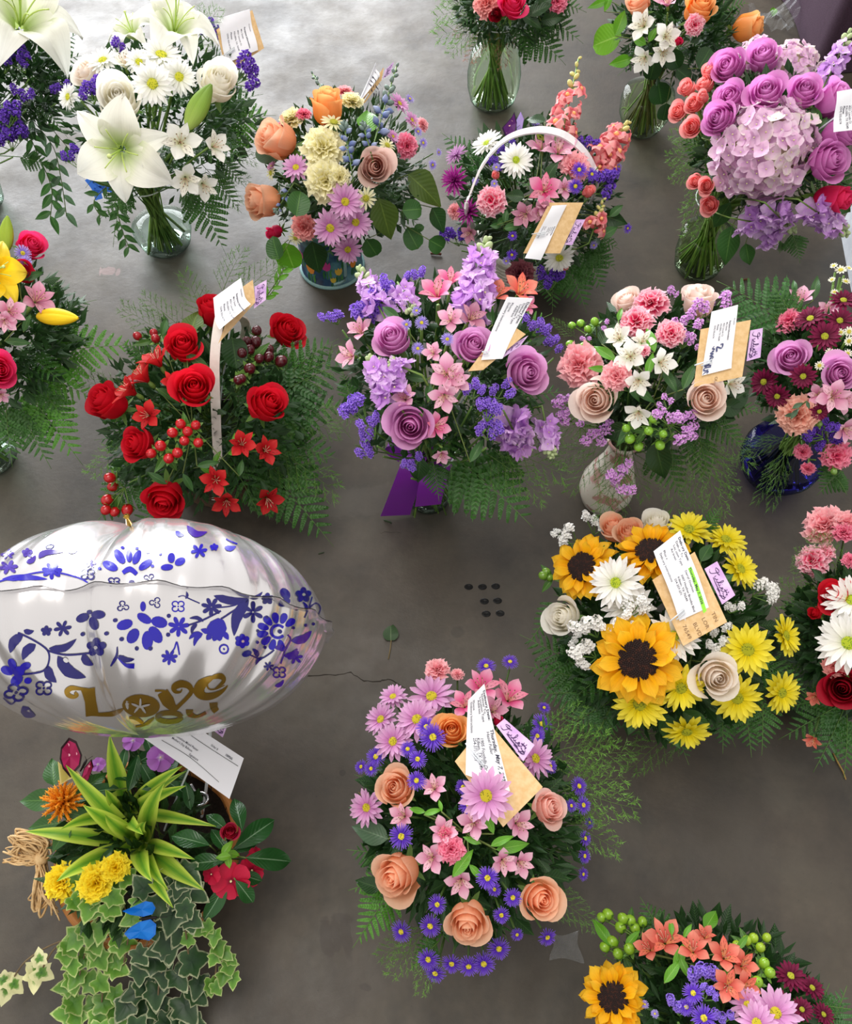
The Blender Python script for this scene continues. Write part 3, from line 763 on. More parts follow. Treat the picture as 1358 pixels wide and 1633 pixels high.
LEAFC = dict(dark=('24461e', '3f6430'), mid=('35602a', '5a8440'), bright=('5c9a22', '86ba48'), silver=('4c6a4c', '6c8a68'), olive=('4c6426', '6c8438'), lime=('74b02c', '9ccc58'))
def leaves(b, phrase, cat, shape, col, items, name='leafy_sprig', lift=0.0, stemmed=True, gloss=.42):
    """one sprig: every (px, py, length px, screen angle[, tilt x, tilt y]) is a leaf"""
    x0 = sum(i[0] for i in items)/len(items); y0 = sum(i[1] for i in items)/len(items)
    P0, n0 = b.hit(x0, y0, lift); root = root_of(name, b, P0, cat); me = leaf_mesh(shape, *LEAFC[col], gloss); mb = MB(); g = stem_mat('6a7c3e', '55662e')
    for it in items:
        px, py, s, an = it[:4]; P, n = b.hit(px, py, lift); d = face(P, *(it[4:6] if len(it) > 4 else (random.uniform(-.35, .35), random.uniform(-.1, .5))))
        a = radians(an); x = RIGHT*cos(a)+UP*sin(a); x = (x-d*x.dot(d)).normalized(); y = d.cross(x); L = pxw(P, s)
        Q = P-x*(L*.5)
        part('leaf', me, root, M.Translation(Q) @ M((x, y, d)).transposed().to_4x4() @ M.Scale(L, 4))
        J = b.C.lerp(P0, .55) if len(items) < 3 else P0-n0*.03
        mb.tube(bez(J, J.lerp(Q, .6), Q, 4), .0011, g, 4)
    if stemmed: mb.tube(b.stem_path(b.C.lerp(P0, .55), n0), .0016, g, 4)
    part('stem', mb.mesh('stem'), root); FL.append((root, phrase, b, x0, y0, max(i[2] for i in items))); return root
def trailing(b, phrase, pts, n, size, col='dark', name='ruscus_sprig', shape='ruscus', lift=0.0, zs=None):
    """a hanging stem through screen points with paired leaves"""
    P = [(b.near(*p)+tocam(b.C)*lift) if zs is None else at_z(p[0], p[1], zs[i]) for i, p in enumerate(pts)]; cv = catmull(P, 6); root = root_of(name, b, P[0], 'foliage'); me = leaf_mesh(shape, *LEAFC[col])
    mb = MB(); mb.tube(cv, .0011, stem_mat('5a7038', '46582a'), 4); part('stem', mb.mesh('stem'), root)
    for i in range(n):
        t = (i+.6)/n; k = min(len(cv)-2, int(t*(len(cv)-1))); p = cv[k]; tg = (cv[k+1]-p).normalized(); c = tocam(p); sd = c.cross(tg).normalized()*(1 if i % 2 else -1)
        x = (tg*.75+sd*random.uniform(.4, .9)).normalized(); z = (c+V((random.uniform(-.5, .5), random.uniform(-.5, .5), .2))); z = (z-x*z.dot(x)).normalized(); y = z.cross(x)
        part('leaf', me, root, M.Translation(p) @ M((x, y, z)).transposed().to_4x4() @ M.Scale(pxw(p, size)*random.uniform(.85, 1.15), 4))
    FL.append((root, phrase, b, pts[-1][0], pts[-1][1], 50)); return root
def filler(b, desc, n=1300, cols=('24461c', '365c2a'), lo=.5, hi=.9, size=.026, zmin=-.55):
    mb = MB(); mt = leaf_mat(*cols, .5, .18)
    for i in range(n):
        z = random.uniform(zmin, 1); a = random.random()*2*pi; r = sqrt(max(0, 1-z*z)); d = V((r*cos(a), r*sin(a), z)); k = random.uniform(lo, hi)
        p = b.C+V((d.x*b.R*k, d.y*b.R*k, d.z*b.Rz*k))
        if p.z < .02: continue
        o = (d+V((random.uniform(-1, 1), random.uniform(-1, 1), random.uniform(-.8, 1)))*.8).normalized(); l = size*random.uniform(.7, 1.5); w = l*random.uniform(.10, .28); q = o.cross(V((random.uniform(-1, 1), random.uniform(-1, 1), 1))).normalized(); zz = o.cross(q)
        mb.add([p, p+o*l*.5+q*w+zz*w*.3, p+o*l-zz*l*.1, p+o*l*.5-q*w+zz*w*.3], [(0, 1, 2), (0, 2, 3)], mt, [(.5, 0, 0), (.1, .5, 0), (.5, 1, 0), (.9, .5, 0)])
    o = ob('foliage_filler', mb.mesh('foliage_filler')); tag(o, 'dense dark green filler foliage packed between the stems of the '+desc, 'foliage', None, 'stuff')
def ring_fronds(b, desc, n, dark=0, el=(-.35, .35), length=1.15, start=0.0, arc=2*pi):
    for i in range(n):
        a = start+arc*(i+.5)/n+random.uniform(-.25, .25); e = random.uniform(*el); d = V((cos(a)*cos(e), sin(a)*cos(e), sin(e)))
        P = b.C+V((d.x*b.R*.22, d.y*b.R*.22, -b.Rz*.15)); L = b.R*length*random.uniform(.85, 1.1)*.85
        if P.z+d.z*L < .03: d = V((d.x, d.y, (.03-P.z)/L)).normalized()
        z = V((0, 0, 1))+d*.2; z = (z-d*z.dot(d)).normalized()
        o = ob('fern_frond', whole_frond(dark, i % 4), None, M.Translation(P) @ M((d, z.cross(d), z)).transposed().to_4x4() @ M.Scale(L, 4))
        tag(o, 'dark green fern frond among the stems inside the '+desc, 'fern', 'fern fronds inside the '+desc)

# ------------------------------------------------------------------ vases
def vase(name, label, b, prof, mat, thick=.004, water=None, puck=True, extra=None, wcol='eaf6f0'):
    root = thing(name, b.base.copy(), label, 'vase'); T = M.Translation(b.base)
    mb = MB(); n = len(prof)
    inner = [(max(.001, r-thick), z+thick) for r, z in prof]
    if water: mb.lathe([(.0005, prof[0][1]+.001)]+prof+[(prof[-1][0]+.001, prof[-1][1]+.001), (prof[-1][0]-.001, prof[-1][1]+.002)], mat, 40)
    else: mb.lathe([(.0005, prof[0][1])]+prof+inner[::-1]+[(.0005, prof[0][1]+thick*2)], mat, 40); part('glass_body' if water else 'body', mb.mesh('body'), root, T)
    if puck:
        mb = MB(); r = prof[0][0]; mb.lathe([(r*1.0, .004), (r*.98, .012), (r*.55, .010), (.0005, .009)], glass_mat('e2eeea', 2.2, '8aa8a0'), 36); part('thick_base', mb.mesh('thick_base'), root, T)
    if water:
        mb = MB(); pr = [(r-.0015, z+.004) for r, z in prof if z+.004 < water]; rw = pr[-1][0]
        for (r0, z0), (r1, z1) in zip(prof, prof[1:]):
            if z0 <= water <= z1: rw = r0+(r1-r0)*(water-z0)/(z1-z0)-.0015
        mb.lathe(pr+[(rw, water), (rw*.6, water-.0006), (.0005, water-.0006)], glass_mat(wcol, .35, 'a9c4b4'), 36); part('water', mb.mesh('water'), root, T)
        mb = MB(); r, z = prof[-1]; mb.tube([(r*cos(k*.2618), r*sin(k*.2618), z+.001) for k in range(25)], .0016, plain('dfe8e6', .08, 0.0, .8), 6); part('lip', mb.mesh('lip'), root, T)
    return root

# ------------------------------------------------------------------ cards: envelope, order slip and the florist's lilac card on a plastic pick
TXT = {}
def text_mesh(s, bold=False):
    if (s, bold) in TXT: return TXT[(s, bold)]
    cu = bpy.data.curves.new('t', 'FONT'); cu.body = s; cu.size = 1.0; cu.resolution_u = 2; cu.offset = .02 if bold else .004
    o = bpy.data.objects.new('t', cu); me = bpy.data.meshes.new_from_object(o)
    TXT[(s, bold)] = ([tuple(v.co) for v in me.vertices], [tuple(p.vertices) for p in me.polygons]); bpy.data.objects.remove(o); bpy.data.curves.remove(cu); bpy.data.meshes.remove(me)
    return TXT[(s, bold)]
class Sheet:
    """a thin bent sheet of paper through four corner points (top left, top right, bottom right, bottom left)"""
    def __init__(s, q, n, bend): s.q = q; s.n = n; s.bend = bend; s.Lu = (q[1]-q[0]).length; s.Lv = (q[3]-q[0]).length
    def at(s, u, v, h=0.0):
        p = s.q[0]*((1-u)*(1-v))+s.q[1]*(u*(1-v))+s.q[2]*(u*v)+s.q[3]*((1-u)*v)
        return p + s.n*(s.bend(u, v)+h)
    def mesh(s, name, mat, nu=6, nv=12, th=.0004, trim=None):
        mb = MB()
        t = trim or (lambda u, v: (u, v))
        mb.grid(lambda u, v: s.at(*t(u, v)), nu, nv, mat); mb.grid(lambda u, v: s.at(*t(u, v), -th), nu, nv, mat); return mb.mesh(name)
    def text(s, mb, txt, u, v, size, mat, bold=False, h=.0005, along='v'):
        vs, fs = text_mesh(txt, bold)
        if along == 'v': mb.add([s.at(u+y*size/s.Lu, v+x*size/s.Lv, h) for x, y, z in vs], fs, mat)
        else: mb.add([s.at(u+x*size/s.Lu, v-y*size/s.Lv, h) for x, y, z in vs], fs, mat)
    def stroke(s, mb, pts, w, mat, h=.0005, along='v', k=5):
        c = catmull([(x, y, 0) for x, y in pts], k); vs, fs = [], []
        for i, p in enumerate(c):
            t = c[min(i+1, len(c)-1)]-c[max(i-1, 0)]; nn = V((-t.y, t.x, 0)); nn = nn.normalized() if nn.length > 1e-9 else V((0, 1, 0))
            ww = w*(.55+.9*abs(sin(atan2(t.y, t.x)*1.0+.6)))
            for sg in (1, -1): vs.append(s.at(p.x+nn.x*ww/s.Lu*sg, p.y+nn.y*ww/s.Lv*sg, h))
            if i: fs.append((2*i-2, 2*i-1, 2*i+1, 2*i))
        mb.add(vs, fs, mat)
KRAFT = ('e2c08e', 'cfa873'); LILAC = 'd6b4e4'
def kraft_mat(): return mottled('e0bf90', 'd2ad78', 120.0, .7, .15)
@cached
def lilac_mat():
    n = NT('lilac_card'); tc = n.n('ShaderNodeTexCoord'); return n.surf(n.ramp(n.noise(tc.outputs['Object'], 60, 3), [(.35, hx('c8a0d8')), (.65, hx('e2c4ea'))]), .45)
INK = '23202a'
SCRIPT = [  # "Juliet's" in a flowing hand, x along the word (0..1), y up
    [(.02, .30), (.08, .20), (.15, .24), (.20, .50), (.24, .84), (.20, .93), (.10, .84), (.12, .72), (.24, .72), (.33, .80)],
    [(.29, .52), (.29, .36), (.34, .33), (.39, .42), (.40, .53), (.40, .40), (.44, .34), (.49, .44)],
    [(.47, .40), (.53, .62), (.54, .85), (.51, .84), (.50, .5), (.52, .35), (.57, .40)],
    [(.57, .52), (.58, .38), (.62, .35), (.65, .42)], [(.585, .64), (.592, .66)],
    [(.65, .43), (.71, .48), (.70, .55), (.665, .51), (.68, .37), (.73, .36), (.77, .46)],
    [(.80, .82), (.79, .5), (.81, .36), (.85, .38)], [(.74, .62), (.88, .66)], [(.875, .86), (.88, .78), (.865, .74)],
    [(.90, .54), (.89, .60), (.92, .63), (.90, .52), (.95, .43), (.92, .33), (.86, .34)],
    [(.28, .24), (.5, .20), (.72, .22)], [(.60, .12), (.72, .16), (.84, .12), (.93, .18), (.97, .30), (.90, .30), (.84, .16), (.80, .03)]]
def card(b, label, center, f, env, slip, lil, lines=(), lift=.02, bend=None, curl=.0, extra=None, along='v', env_notes=(), slip_size=None, pick=True, lil_under=True, hl=None):
    C0, _ = b.hit(center[0], center[1], lift); n = face(C0, *f); pl = lambda p, h: (lambda d: CAM+d*(((C0+n*h)-CAM).dot(n)/d.dot(n)))(ray(*p))
    root = thing('delivery_card', C0, label, 'card')
    flat = lambda u, v: 0.0
    if lil:
        s = Sheet([pl(p, -.004) for p in lil], n, flat); lc = part('florist_card', s.mesh('florist_card', lilac_mat(), 2, 3, .0006), root); mb = MB()
        for st in SCRIPT: s.stroke(mb, [(.06+.80*y, .05+.9*x) for x, y in st], .00042, plain('4a2c60', .5))
        ob('signature', mb.mesh('signature', False), lc)
        mb2 = MB()
    if env:
        s = Sheet([pl(p, 0) for p in env], n, flat); ev = part('envelope', s.mesh('envelope', kraft_mat(), 3, 4, .0012), root); mb = MB()
        if env_notes:
            for (t, u, v, sz) in env_notes: s.text(mb, t, u, v, sz, plain('8a6a4a', .7), False, .0004, 'v')
            ob('handwriting', mb.mesh('handwriting', False), ev)
        mb = MB(); k = .0007
        for a, c in (((0, 0), (.5, .46)), ((.5, .46), (1, 0))):
            p, q = s.at(*a), s.at(*c); d = (q-p).normalized().cross(n)*k; mb.add([p-n*.0016+d, q-n*.0016+d, q-n*.0016-d, p-n*.0016-d], [(0, 1, 2, 3)], plain('b8925c', .7))
        ob('flap_seam', mb.mesh('flap_seam', False), ev)
    if slip:
        bd = bend or (lambda u, v: curl*(v-.5)**2*4*.02+.0025*sin(v*7+u*2))
        s = Sheet([pl(p, .004) for p in slip], n, bd); sl = part('order_slip', s.mesh('order_slip', plain('f4f5fb', .6, .12), 6, 14), root); mb = MB(); ink = plain('3c3c4a', .7)
        if hl:
            t, u, v, sz = hl; w = len(t)*.56*sz/s.Lv
            mb.add([s.at(u-.15*sz/s.Lu, v+w*k/10, .0004) for k in range(11)]+[s.at(u+.95*sz/s.Lu, v+w*k/10, .0004) for k in range(11)], [(k, k+1, k+12, k+11) for k in range(10)], plain('9cf04a', .7))
        for (t, u, v, sz, *bo) in lines: s.text(mb, t, u, v, sz, ink, bool(bo and bo[0]), .0007, along)
        if extra: extra(s, mb)
        ob('print', mb.mesh('print', False), sl)
    if pick:
        mb = MB(); cl = plain('e8eef2', .15, .3, .6); e = pl(env[3] if env else center, -.006); q = pl(center, -.006)
        mb.tube(bez(q, q.lerp(b.neck, .3)+V((0, 0, .01)), b.neck.lerp(q, .25), 6), .0016, cl, 5)
        if env and slip:
            p0 = Sheet([pl(p, .008) for p in env], n, flat); g = p0.at(-.04, .62); h2 = p0.at(.32, .58); mb.tube([g, g.lerp(h2, .5)+n*.001, h2, h2+(p0.at(.3, .7)-h2)*.35, g.lerp(h2, .4)-(h2-p0.at(.3, .7))*.35], .0011, cl, 5)
        part('plastic_pick', mb.mesh('plastic_pick'), root)
    FL.append((root, None, b, center[0], center[1], 80)); return root
SLIP_A = [('Delivery Date:', .86, .06, .0055, 1), ('Deliver To', .74, .08, .0050), ('Location Type', .63, .10, .0050), ('Address', .52, .12, .0050), ('Phone', .28, .08, .0050), ('Delivery Instructions', .15, .08, .0050)]
SLIP_B = [('Occasion', .90, .32, .0042), ('Recipient Information:', .74, .36, .0050, 1), ('Mrs Smith', .63, .38, .0048), ('4021 Lincoln Ct', .52, .38, .0048), ('KILLEEN, TX 76549', .41, .38, .0048), ('Phone:', .30, .38, .0048, 1), ('(254) 555-0174', .19, .38, .0048)]

# ------------------------------------------------------------------ data reader: one line per bloom
def plant(b, text):
    for ln in text.strip().split('\n'):
        w = ln.split()
        if not w: continue
        kd = w[0].split('.'); num = [float(x) for x in w[1:]]; px, py, sz = num[:3]
        fx, fy = (num[3], num[4]) if len(num) >= 5 else (None, None); lift = num[5] if len(num) > 5 else 0.0; k, c = kd[0], kd[1]; var = random.randrange(2)
        if k == 'rose': bloom('rose', 'rose', RN[c], b, rose(ROSE[c], float(kd[2])/10 if len(kd) > 2 else .8, var), px, py, sz, fx, fy, lift, None, True, .25)
        elif k == 'bud': bloom('rosebud', 'rose', RN[c].replace('rose', 'rosebud'), b, rose(ROSE[c], .15, var), px, py, sz, fx, fy, lift, None, True, .3)
        elif k == 'carn': bloom('carnation', 'carnation', CN[c], b, carnation(CARN[c], var), px, py, sz, fx, fy, lift)
        elif k == 'cbud': bloom('carnation_bud', 'carnation', CN[c].replace('carnation', 'carnation bud'), b, carnation(CARN[c], 5), px, py, sz, fx, fy, lift)
        elif k == 'daisy': D = DAISY[c]; bloom('daisy', 'daisy', DN[c], b, daisy(*D, random.randrange(3)), px, py, sz, fx, fy, lift)
        elif k == 'aster': bloom('aster', 'aster', {'purple': 'purple aster', 'pale': 'pale violet aster'}[c], b, aster(AST[c], var, sz < 22), px, py, sz, fx, fy, lift)
        elif k == 'mum': bloom('chrysanthemum', 'chrysanthemum', c+' chrysanthemum', b, mum(MUM[c], var), px, py, sz, fx, fy, lift)
        elif k == 'sun': bloom('sunflower', 'sunflower', 'golden sunflower', b, sunflower(random.randrange(3)), px, py, sz, fx, fy, lift)
        elif k == 'lily': bloom('lily', 'lily', c+' lily', b, lily({'white': ('b8d070', 'f2f2e4', 'fdfdf6'), 'yellow': ('d8a800', 'f2cc10', 'fae04c')}[c], random.randrange(3)), px, py, sz, fx, fy, lift)
        elif k == 'als': bloom('alstroemeria', 'alstroemeria', AN[c], b, alstro(*ALS[c], random.randrange(3)), px, py, sz, fx, fy, lift)
        elif k == 'hyd': bloom('hydrangea', 'hydrangea', 'pale pink hydrangea', b, hydrangea(('d8a8d4', 'efcbe6', 'f9e6f2'), int(int(kd[2])*1.9), 0), px, py, sz, fx, fy, lift, None, True, .8)
        elif k in ('sta', 'lim'):
            nm = {'purple': 'purple statice', 'dark': 'dark violet statice', 'white': 'white statice', 'lilac': 'pinkish lilac limonium', 'violet': 'violet statice'}[c]
            spray('statice_sprig' if k == 'sta' else 'limonium_sprig', 'statice' if k == 'sta' else 'limonium', nm+' sprig', b, c, px, py, sz, num[3] if len(num) > 3 else 90, 1 if sz < 18 else 2 if sz < 26 else 3 if sz < 40 else 4 if sz < 50 else 6, num[4] if len(num) > 4 else 0, k == 'lim')
        else: raise ValueError(ln)

# ================================================================== the setting beyond the bouquets: purple draped table, bin edge
def draped_table():
    q = at_z(1303, 122, 0); w = at_z(1243, -2, 0); d = (w-q).normalized(); e = V((d.y, -d.x, 0)); Lx, Ly, Hh = 1.1, 1.5, .72
    root = thing('draped_table', q, 'table draped to the floor in dull purple cloth beyond the hydrangeas', 'table')
    n = NT('purple_cloth'); tc = n.n('ShaderNodeTexCoord'); ns = n.noise(tc.outputs['Object'], 320, 2); mt = n.surf(n.ramp(ns, [(.3, hx('33242f')), (.7, hx('412e3d'))]), .8, 0.0, .2, ns, .2)
    mb = MB(); per = [(0, 0)]
    pts = [(0, Ly*(1-i/24)) for i in range(25)]+[(Lx*i/20, 0) for i in range(1, 21)]+[(Lx, Ly*i/20) for i in range(1, 21)]+[(Lx*(1-i/20), Ly) for i in range(1, 20)]
    N = len(pts)
    def f(u, v):
        i = round(u*N) % N; x, y = pts[i]; k = (1-v)*.012*sin(i*.9); cx_, cy_ = x-Lx/2, y-Ly/2; l = sqrt(cx_*cx_+cy_*cy_); x += cx_/l*k; y += cy_/l*k
        return d*y+e*x+V((0, 0, .004+v*(Hh-.004)))
    mb.grid(f, N, 8, mt, None, True); part('tablecloth', mb.mesh('tablecloth'), root, M.Translation(q))
    mb = MB(); mb.add([d*y+e*x+V((0, 0, Hh)) for x, y in ((0, 0), (Lx, 0), (Lx, Ly), (0, Ly))], [(0, 1, 2, 3)], mt); part('cloth_top', mb.mesh('cloth_top', False), root, M.Translation(q))
    for x, y in ((.05, .05), (Lx-.05, .05), (Lx-.05, Ly-.05), (.05, Ly-.05)):
        mb = MB(); mb.tube([d*y+e*x+V((0, 0, .001)), d*y+e*x+V((0, 0, Hh-.02))], .015, plain('55585c', .4), 8); part('leg', mb.mesh('leg'), root, M.Translation(q))
draped_table()

# ================================================================== bouquets
B0 = Bq('the upper edge lily vase', 15, 135, 105, base=(-28, 330), glass=True)
B1 = Bq('the white lily vase', 262, 190, 165, base=(268, 392), glass=True)
B2 = Bq('the painted tin bouquet', 550, 275, 140, base=(530, 425), flat=.85, neck=.15)
B3 = Bq('the tall clear vase', 812, -10, 105, base=(784, 165), glass=True, neck=.21)
B4 = Bq('the peach rose vase', 1075, 45, 110, base=(1020, 208), glass=True, neck=.2)
B5 = Bq('the white-handled basket', 850, 310, 145, zc=.22, neck=.1)
B6 = Bq('the hydrangea vase', 1230, 230, 145, base=(1108, 430), glass=True, neck=.19)
B7 = Bq('the yellow lily vase', 5, 530, 135, base=(-8, 735), glass=True)
B8 = Bq('the red rose basket', 325, 655, 180, zc=.2, neck=.1)
B9 = Bq('the purple ribbon vase', 703, 590, 175, base=(683, 795), glass=True, neck=.17)
B10 = Bq('the painted ceramic vase', 1050, 590, 140, base=(960, 795), neck=.21)
B11 = Bq('the cobalt blue vase', 1305, 600, 110, base=(1228, 755), glass=True, neck=.2)
B12 = Bq('the sunflower arrangement', 1055, 1005, 190, zc=.24, neck=.12)
B13 = Bq('the red and white arrangement', 1375, 1010, 125, zc=.26, neck=.12)
B14 = Bq('the peach and aster arrangement', 748, 1300, 190, zc=.26, neck=.12)
B15 = Bq('the corner sunflower arrangement', 1150, 1650, 190, zc=.22, neck=.12)

GL = 'f3faf7'
vase('glass_vase', 'clear rounded glass vase half full of water under the white lilies', B1, [(.050, .0), (.064, .012), (.074, .045), (.074, .085), (.062, .125), (.048, .155), (.046, .175), (.056, .2)], glass_mat(GL), .004, .07)
vase('glass_vase', 'clear glass vase cut off by the photo edge under the purple statice', B0, [(.050, .0), (.066, .015), (.074, .06), (.070, .11), (.052, .15), (.048, .175), (.058, .2)], glass_mat(GL), .004, .11)
vase('glass_vase', 'tall clear glass vase crowded with stems, farthest back', B3, [(.050, .0), (.066, .012), (.076, .05), (.078, .09), (.070, .14), (.056, .19), (.050, .22), (.056, .24)], glass_mat('eef8ec'), .004, .15, True, None, 'ecf7e8')
vase('glass_vase', 'clear flared glass vase of brown stems under the peach roses', B4, [(.044, .0), (.054, .01), (.072, .05), (.076, .09), (.066, .14), (.052, .18), (.05, .2), (.062, .225)], glass_mat(GL), .004, .12, True, None, 'e6efdc')
vase('glass_vase', 'clear tapered glass vase of slanting green stems under the hydrangeas', B6, [(.046, .0), (.058, .012), (.066, .05), (.066, .10), (.056, .15), (.05, .19), (.06, .215)], glass_mat(GL), .004, .12, True, None, 'e0eed4')
vase('glass_vase', 'clear glass vase under fern fronds and yellow lilies', B7, [(.044, .0), (.056, .012), (.060, .05), (.058, .10), (.048, .15), (.052, .19)], glass_mat(GL), .004, .1)
vase('glass_vase', 'small clear glass vase with a purple satin ribbon on its neck', B9, [(.040, .0), (.048, .01), (.056, .05), (.054, .10), (.044, .14), (.042, .165), (.052, .19)], glass_mat(GL), .004, .08)
vase('blue_vase', 'bulbous translucent cobalt blue glass vase on the floor', B11, [(.046, .0), (.068, .012), (.084, .045), (.086, .075), (.074, .115), (.046, .15), (.032, .175), (.032, .2), (.044, .225)], glass_mat('5450c8', 1.2), .005, .1, False, None, '7a74d8')
def painted_vase():
    n = NT('painted_ceramic'); tc = n.n('ShaderNodeTexCoord'); P = tc.outputs['Object']
    k = n.ramp(n.noise(P, 26, 4, .6), [(.53, (0, 0, 0, 1)), (.58, (1, 1, 1, 1))]); k2 = n.ramp(n.noise(P, 15, 3, .6), [(.5, hx('b86a6a')), (.62, hx('d79a98'))])
    mt = n.surf(n.mix(n.math('MULTIPLY', k, .75), n.ramp(n.noise(P, 8, 3), [(.3, hx('e6dfd0')), (.7, hx('f3eee4'))]), k2), .22, 0.0, .5)
    vase('ceramic_vase', 'cream ceramic bottle vase with painted pink and rust blossoms', B10, [(.032, .0), (.046, .006), (.056, .04), (.055, .07), (.044, .11), (.031, .15), (.024, .19), (.026, .21), (.034, .225)], mt, .004, None, False)
painted_vase()
def tin():
    n = NT('painted_tin'); tc = n.n('ShaderNodeTexCoord'); P = tc.outputs['Object']
    mt = n.surf(n.ramp(n.noise(P, 14, 3, .55), [(.36, hx('142440')), (.48, hx('24486a')), (.58, hx('548694')), (.68, hx('285240'))]), .32, 0.0, .5)
    r = vase('painted_tin', 'round tin printed with tulips on dark blue under the mixed bouquet', B2, [(.076, .0), (.080, .002), (.080, .006), (.077, .008), (.077, .150), (.080, .152), (.080, .158), (.077, .16)], mt, .002, None, False)
    rim = mottled('7fa6a8', '93b8b8', 60.0, .3); T = M.Translation(B2.base)
    mb = MB(); mb.lathe([(.0775, .0), (.0825, .001), (.083, .006), (.0778, .009)], rim, 40); part('bottom_rim', mb.mesh('bottom_rim'), r, T)
    mb = MB()
    def dec(pts, az, z, s, c, h):   # a flat print on the tin's wall
        vs = []
        for x, y in pts: a = az+x*s/.0778; vs.append(((.0778+h)*cos(a), (.0778+h)*sin(a), z+y*s))
        mb.add(vs, [tuple(range(len(vs)))], plain(c, .35))
    tul = [(0, -1), (.5, -.7), (.72, 0), (.6, .8), (.28, .35), (0, .95), (-.28, .35), (-.6, .8), (-.72, 0), (-.5, -.7)]; lf = [(0, -1), (.16, -.3), (.12, .4), (.3, 1), (-.08, .5), (-.16, -.2)]
    for i, (az, z, s, c) in enumerate(((-1.62, .075, .016, 'c0408a'), (-2.2, .055, .018, 'e89038'), (-1.25, .055, .013, 'e0b848'), (-1.9, .11, .015, 'd84860'), (-1.0, .10, .016, 'e87858'), (-.7, .06, .014, 'e89038'), (-2.6, .08, .015, 'c0408a'), (-1.45, .03, .010, 'd8c048'), (-1.15, .115, .012, '88b8d0'))):
        dec(tul, az, z, s, c, .0004); dec([(-.1, -1), (.1, -1), (.1, -2.6), (-.1, -2.6)], az, z, s, '3f7a44', .0003); dec([(x*1.3+.5, y-1.6) for x, y in lf], az, z, s, '4f8a48', .0003); dec([(x*1.3-.5, y-1.7) for x, y in lf], az, z, s, '2f6a3c', .00035)
    part('tulip_print', mb.mesh('tulip_print', False), r, T)
    mb = MB(); a0 = -.98
    for u0, u1 in ((-.95, -1.0),): pass
    pth = [((.0782)*cos(a), (.0782)*sin(a), z) for a, z in ((-1.02, .155), (-1.02, .12), (-1.02, .07), (-1.04, .035), (-1.10, .022), (-1.25, .018), (-1.45, .016))]
    mb.tube([p for p in pth], .0042, plain('8fb2b4', .35), 6); part('wire_handle', mb.mesh('wire_handle'), r, T)
tin()
def basket(name, label, b, r, h, c1, c2, stakes=26):
    root = thing(name, b.base.copy(), label, 'basket'); T = M.Translation(b.base); mt = mottled(c1, c2, 90.0, .6); rows = int(h/.012)
    mb = MB()
    for j in range(rows):
        z = .006+j*.012; rr = r*(.72+.28*sqrt((j+1)/rows)); mb.tube([((rr+.003*sin(k*stakes/2*.2416+j*pi))*cos(k*.2416), (rr+.003*sin(k*stakes/2*.2416+j*pi))*sin(k*.2416), z) for k in range(27)], .0055, mt, 5)
    part('woven_wall', mb.mesh('woven_wall'), root, T)
    mb = MB(); mb.lathe([(.001, .002), (r*.72, .002), (r*.74, .008), (.001, .008)], mt, 24); part('base', mb.mesh('base'), root, T)
    mb = MB(); mb.tube([(r*1.02*cos(k*.2416), r*1.02*sin(k*.2416), h) for k in range(27)], .008, mt, 6); part('rim', mb.mesh('rim'), root, T)
    mb = MB(); mb.lathe([(.001, h*.75), (r*.93, h*.72)], mottled('2c3a20', '1e2a18', 60.0, .9), 20); part('moss_lining', mb.mesh('moss_lining'), root, T)
    return root
def hoop(root, P, w, th, mat, name='handle'):
    """a flat bent strip of wood along P; w = half width direction list"""
    mb = MB(); cv = catmull(P, 6); L = len(cv); vs, fs = [], []
    for i, p in enumerate(cv):
        t = (cv[min(i+1, L-1)]-cv[max(i-1, 0)]).normalized(); s = w-t*w.dot(t); n = t.cross(s).normalized()*th
        vs += [p+s+n, p-s+n, p-s-n, p+s-n]
        if i: k = 4*i; fs += [(k-4+j, k-4+(j+1) % 4, k+(j+1) % 4, k+j) for j in range(4)]
    fs += [(0, 1, 2, 3), (4*L-1, 4*L-2, 4*L-3, 4*L-4)]
    mb.add(vs, fs, mat); me = mb.mesh(name, False); return part(name, me, root)
bk = basket('flower_basket', 'round basket with a white painted hoop handle under mixed purple and pink flowers', B5, .115, .10, 'b9b4a8', 'd8d4ca')
dpt = depth(B5.C); hp = [at_depth(x, y, dpt+k-.18) for x, y, k in ((744, 335, .03), (750, 308, .02), (770, 262, 0), (805, 223, -.02), (850, 208, -.02), (893, 213, -.02), (925, 236, 0), (945, 266, .03), (951, 300, .06))]
hoop(bk, [V((B5.base.x-.115, B5.base.y-.02, .08))]+hp+[V((B5.base.x+.115, B5.base.y+.02, .08))], V((.003, .0075, .002)), .0022, mottled('f0eeee', 'e2dee2', 50.0, .4))
bk = basket('flower_basket', 'dark woven basket with a broad cream wooden handle under red roses', B8, .13, .10, '3a2a20', '54402e')
apx = at_depth(351, 505, depth(B8.C)-.21); fr_ = at_depth(347, 742, depth(B8.C)-.06)
hoop(bk, [V((B8.base.x-.0, B8.base.y+.14, .08)), V((apx.x, B8.base.y+.135, apx.z-.16)), apx+V((0, .035, -.03)), apx, apx.lerp(fr_, .35)+V((0, 0, .035)), apx.lerp(fr_, .7)+V((0, 0, .018)), fr_, V((B8.base.x+.01, B8.base.y-.128, .07))], V((.0085, 0, 0)), .0018, mottled('e8dfd6', 'f2ebe4', 50.0, .5))
for b, lab in ((B12, 'low dark green bowl hidden beneath the sunflower arrangement'), (B13, 'low dark green bowl beneath the red and white flowers at the photo edge'), (B14, 'low dark green bowl beneath the peach roses and asters'), (B15, 'low dark green bowl beneath the corner sunflower arrangement')):
    vase('flower_bowl', lab, b, [(.055, .0), (.075, .006), (.095, .05), (.10, .085), (.102, .095)], mottled('22301e', '2c3c26', 30.0, .4), .004, None, False)

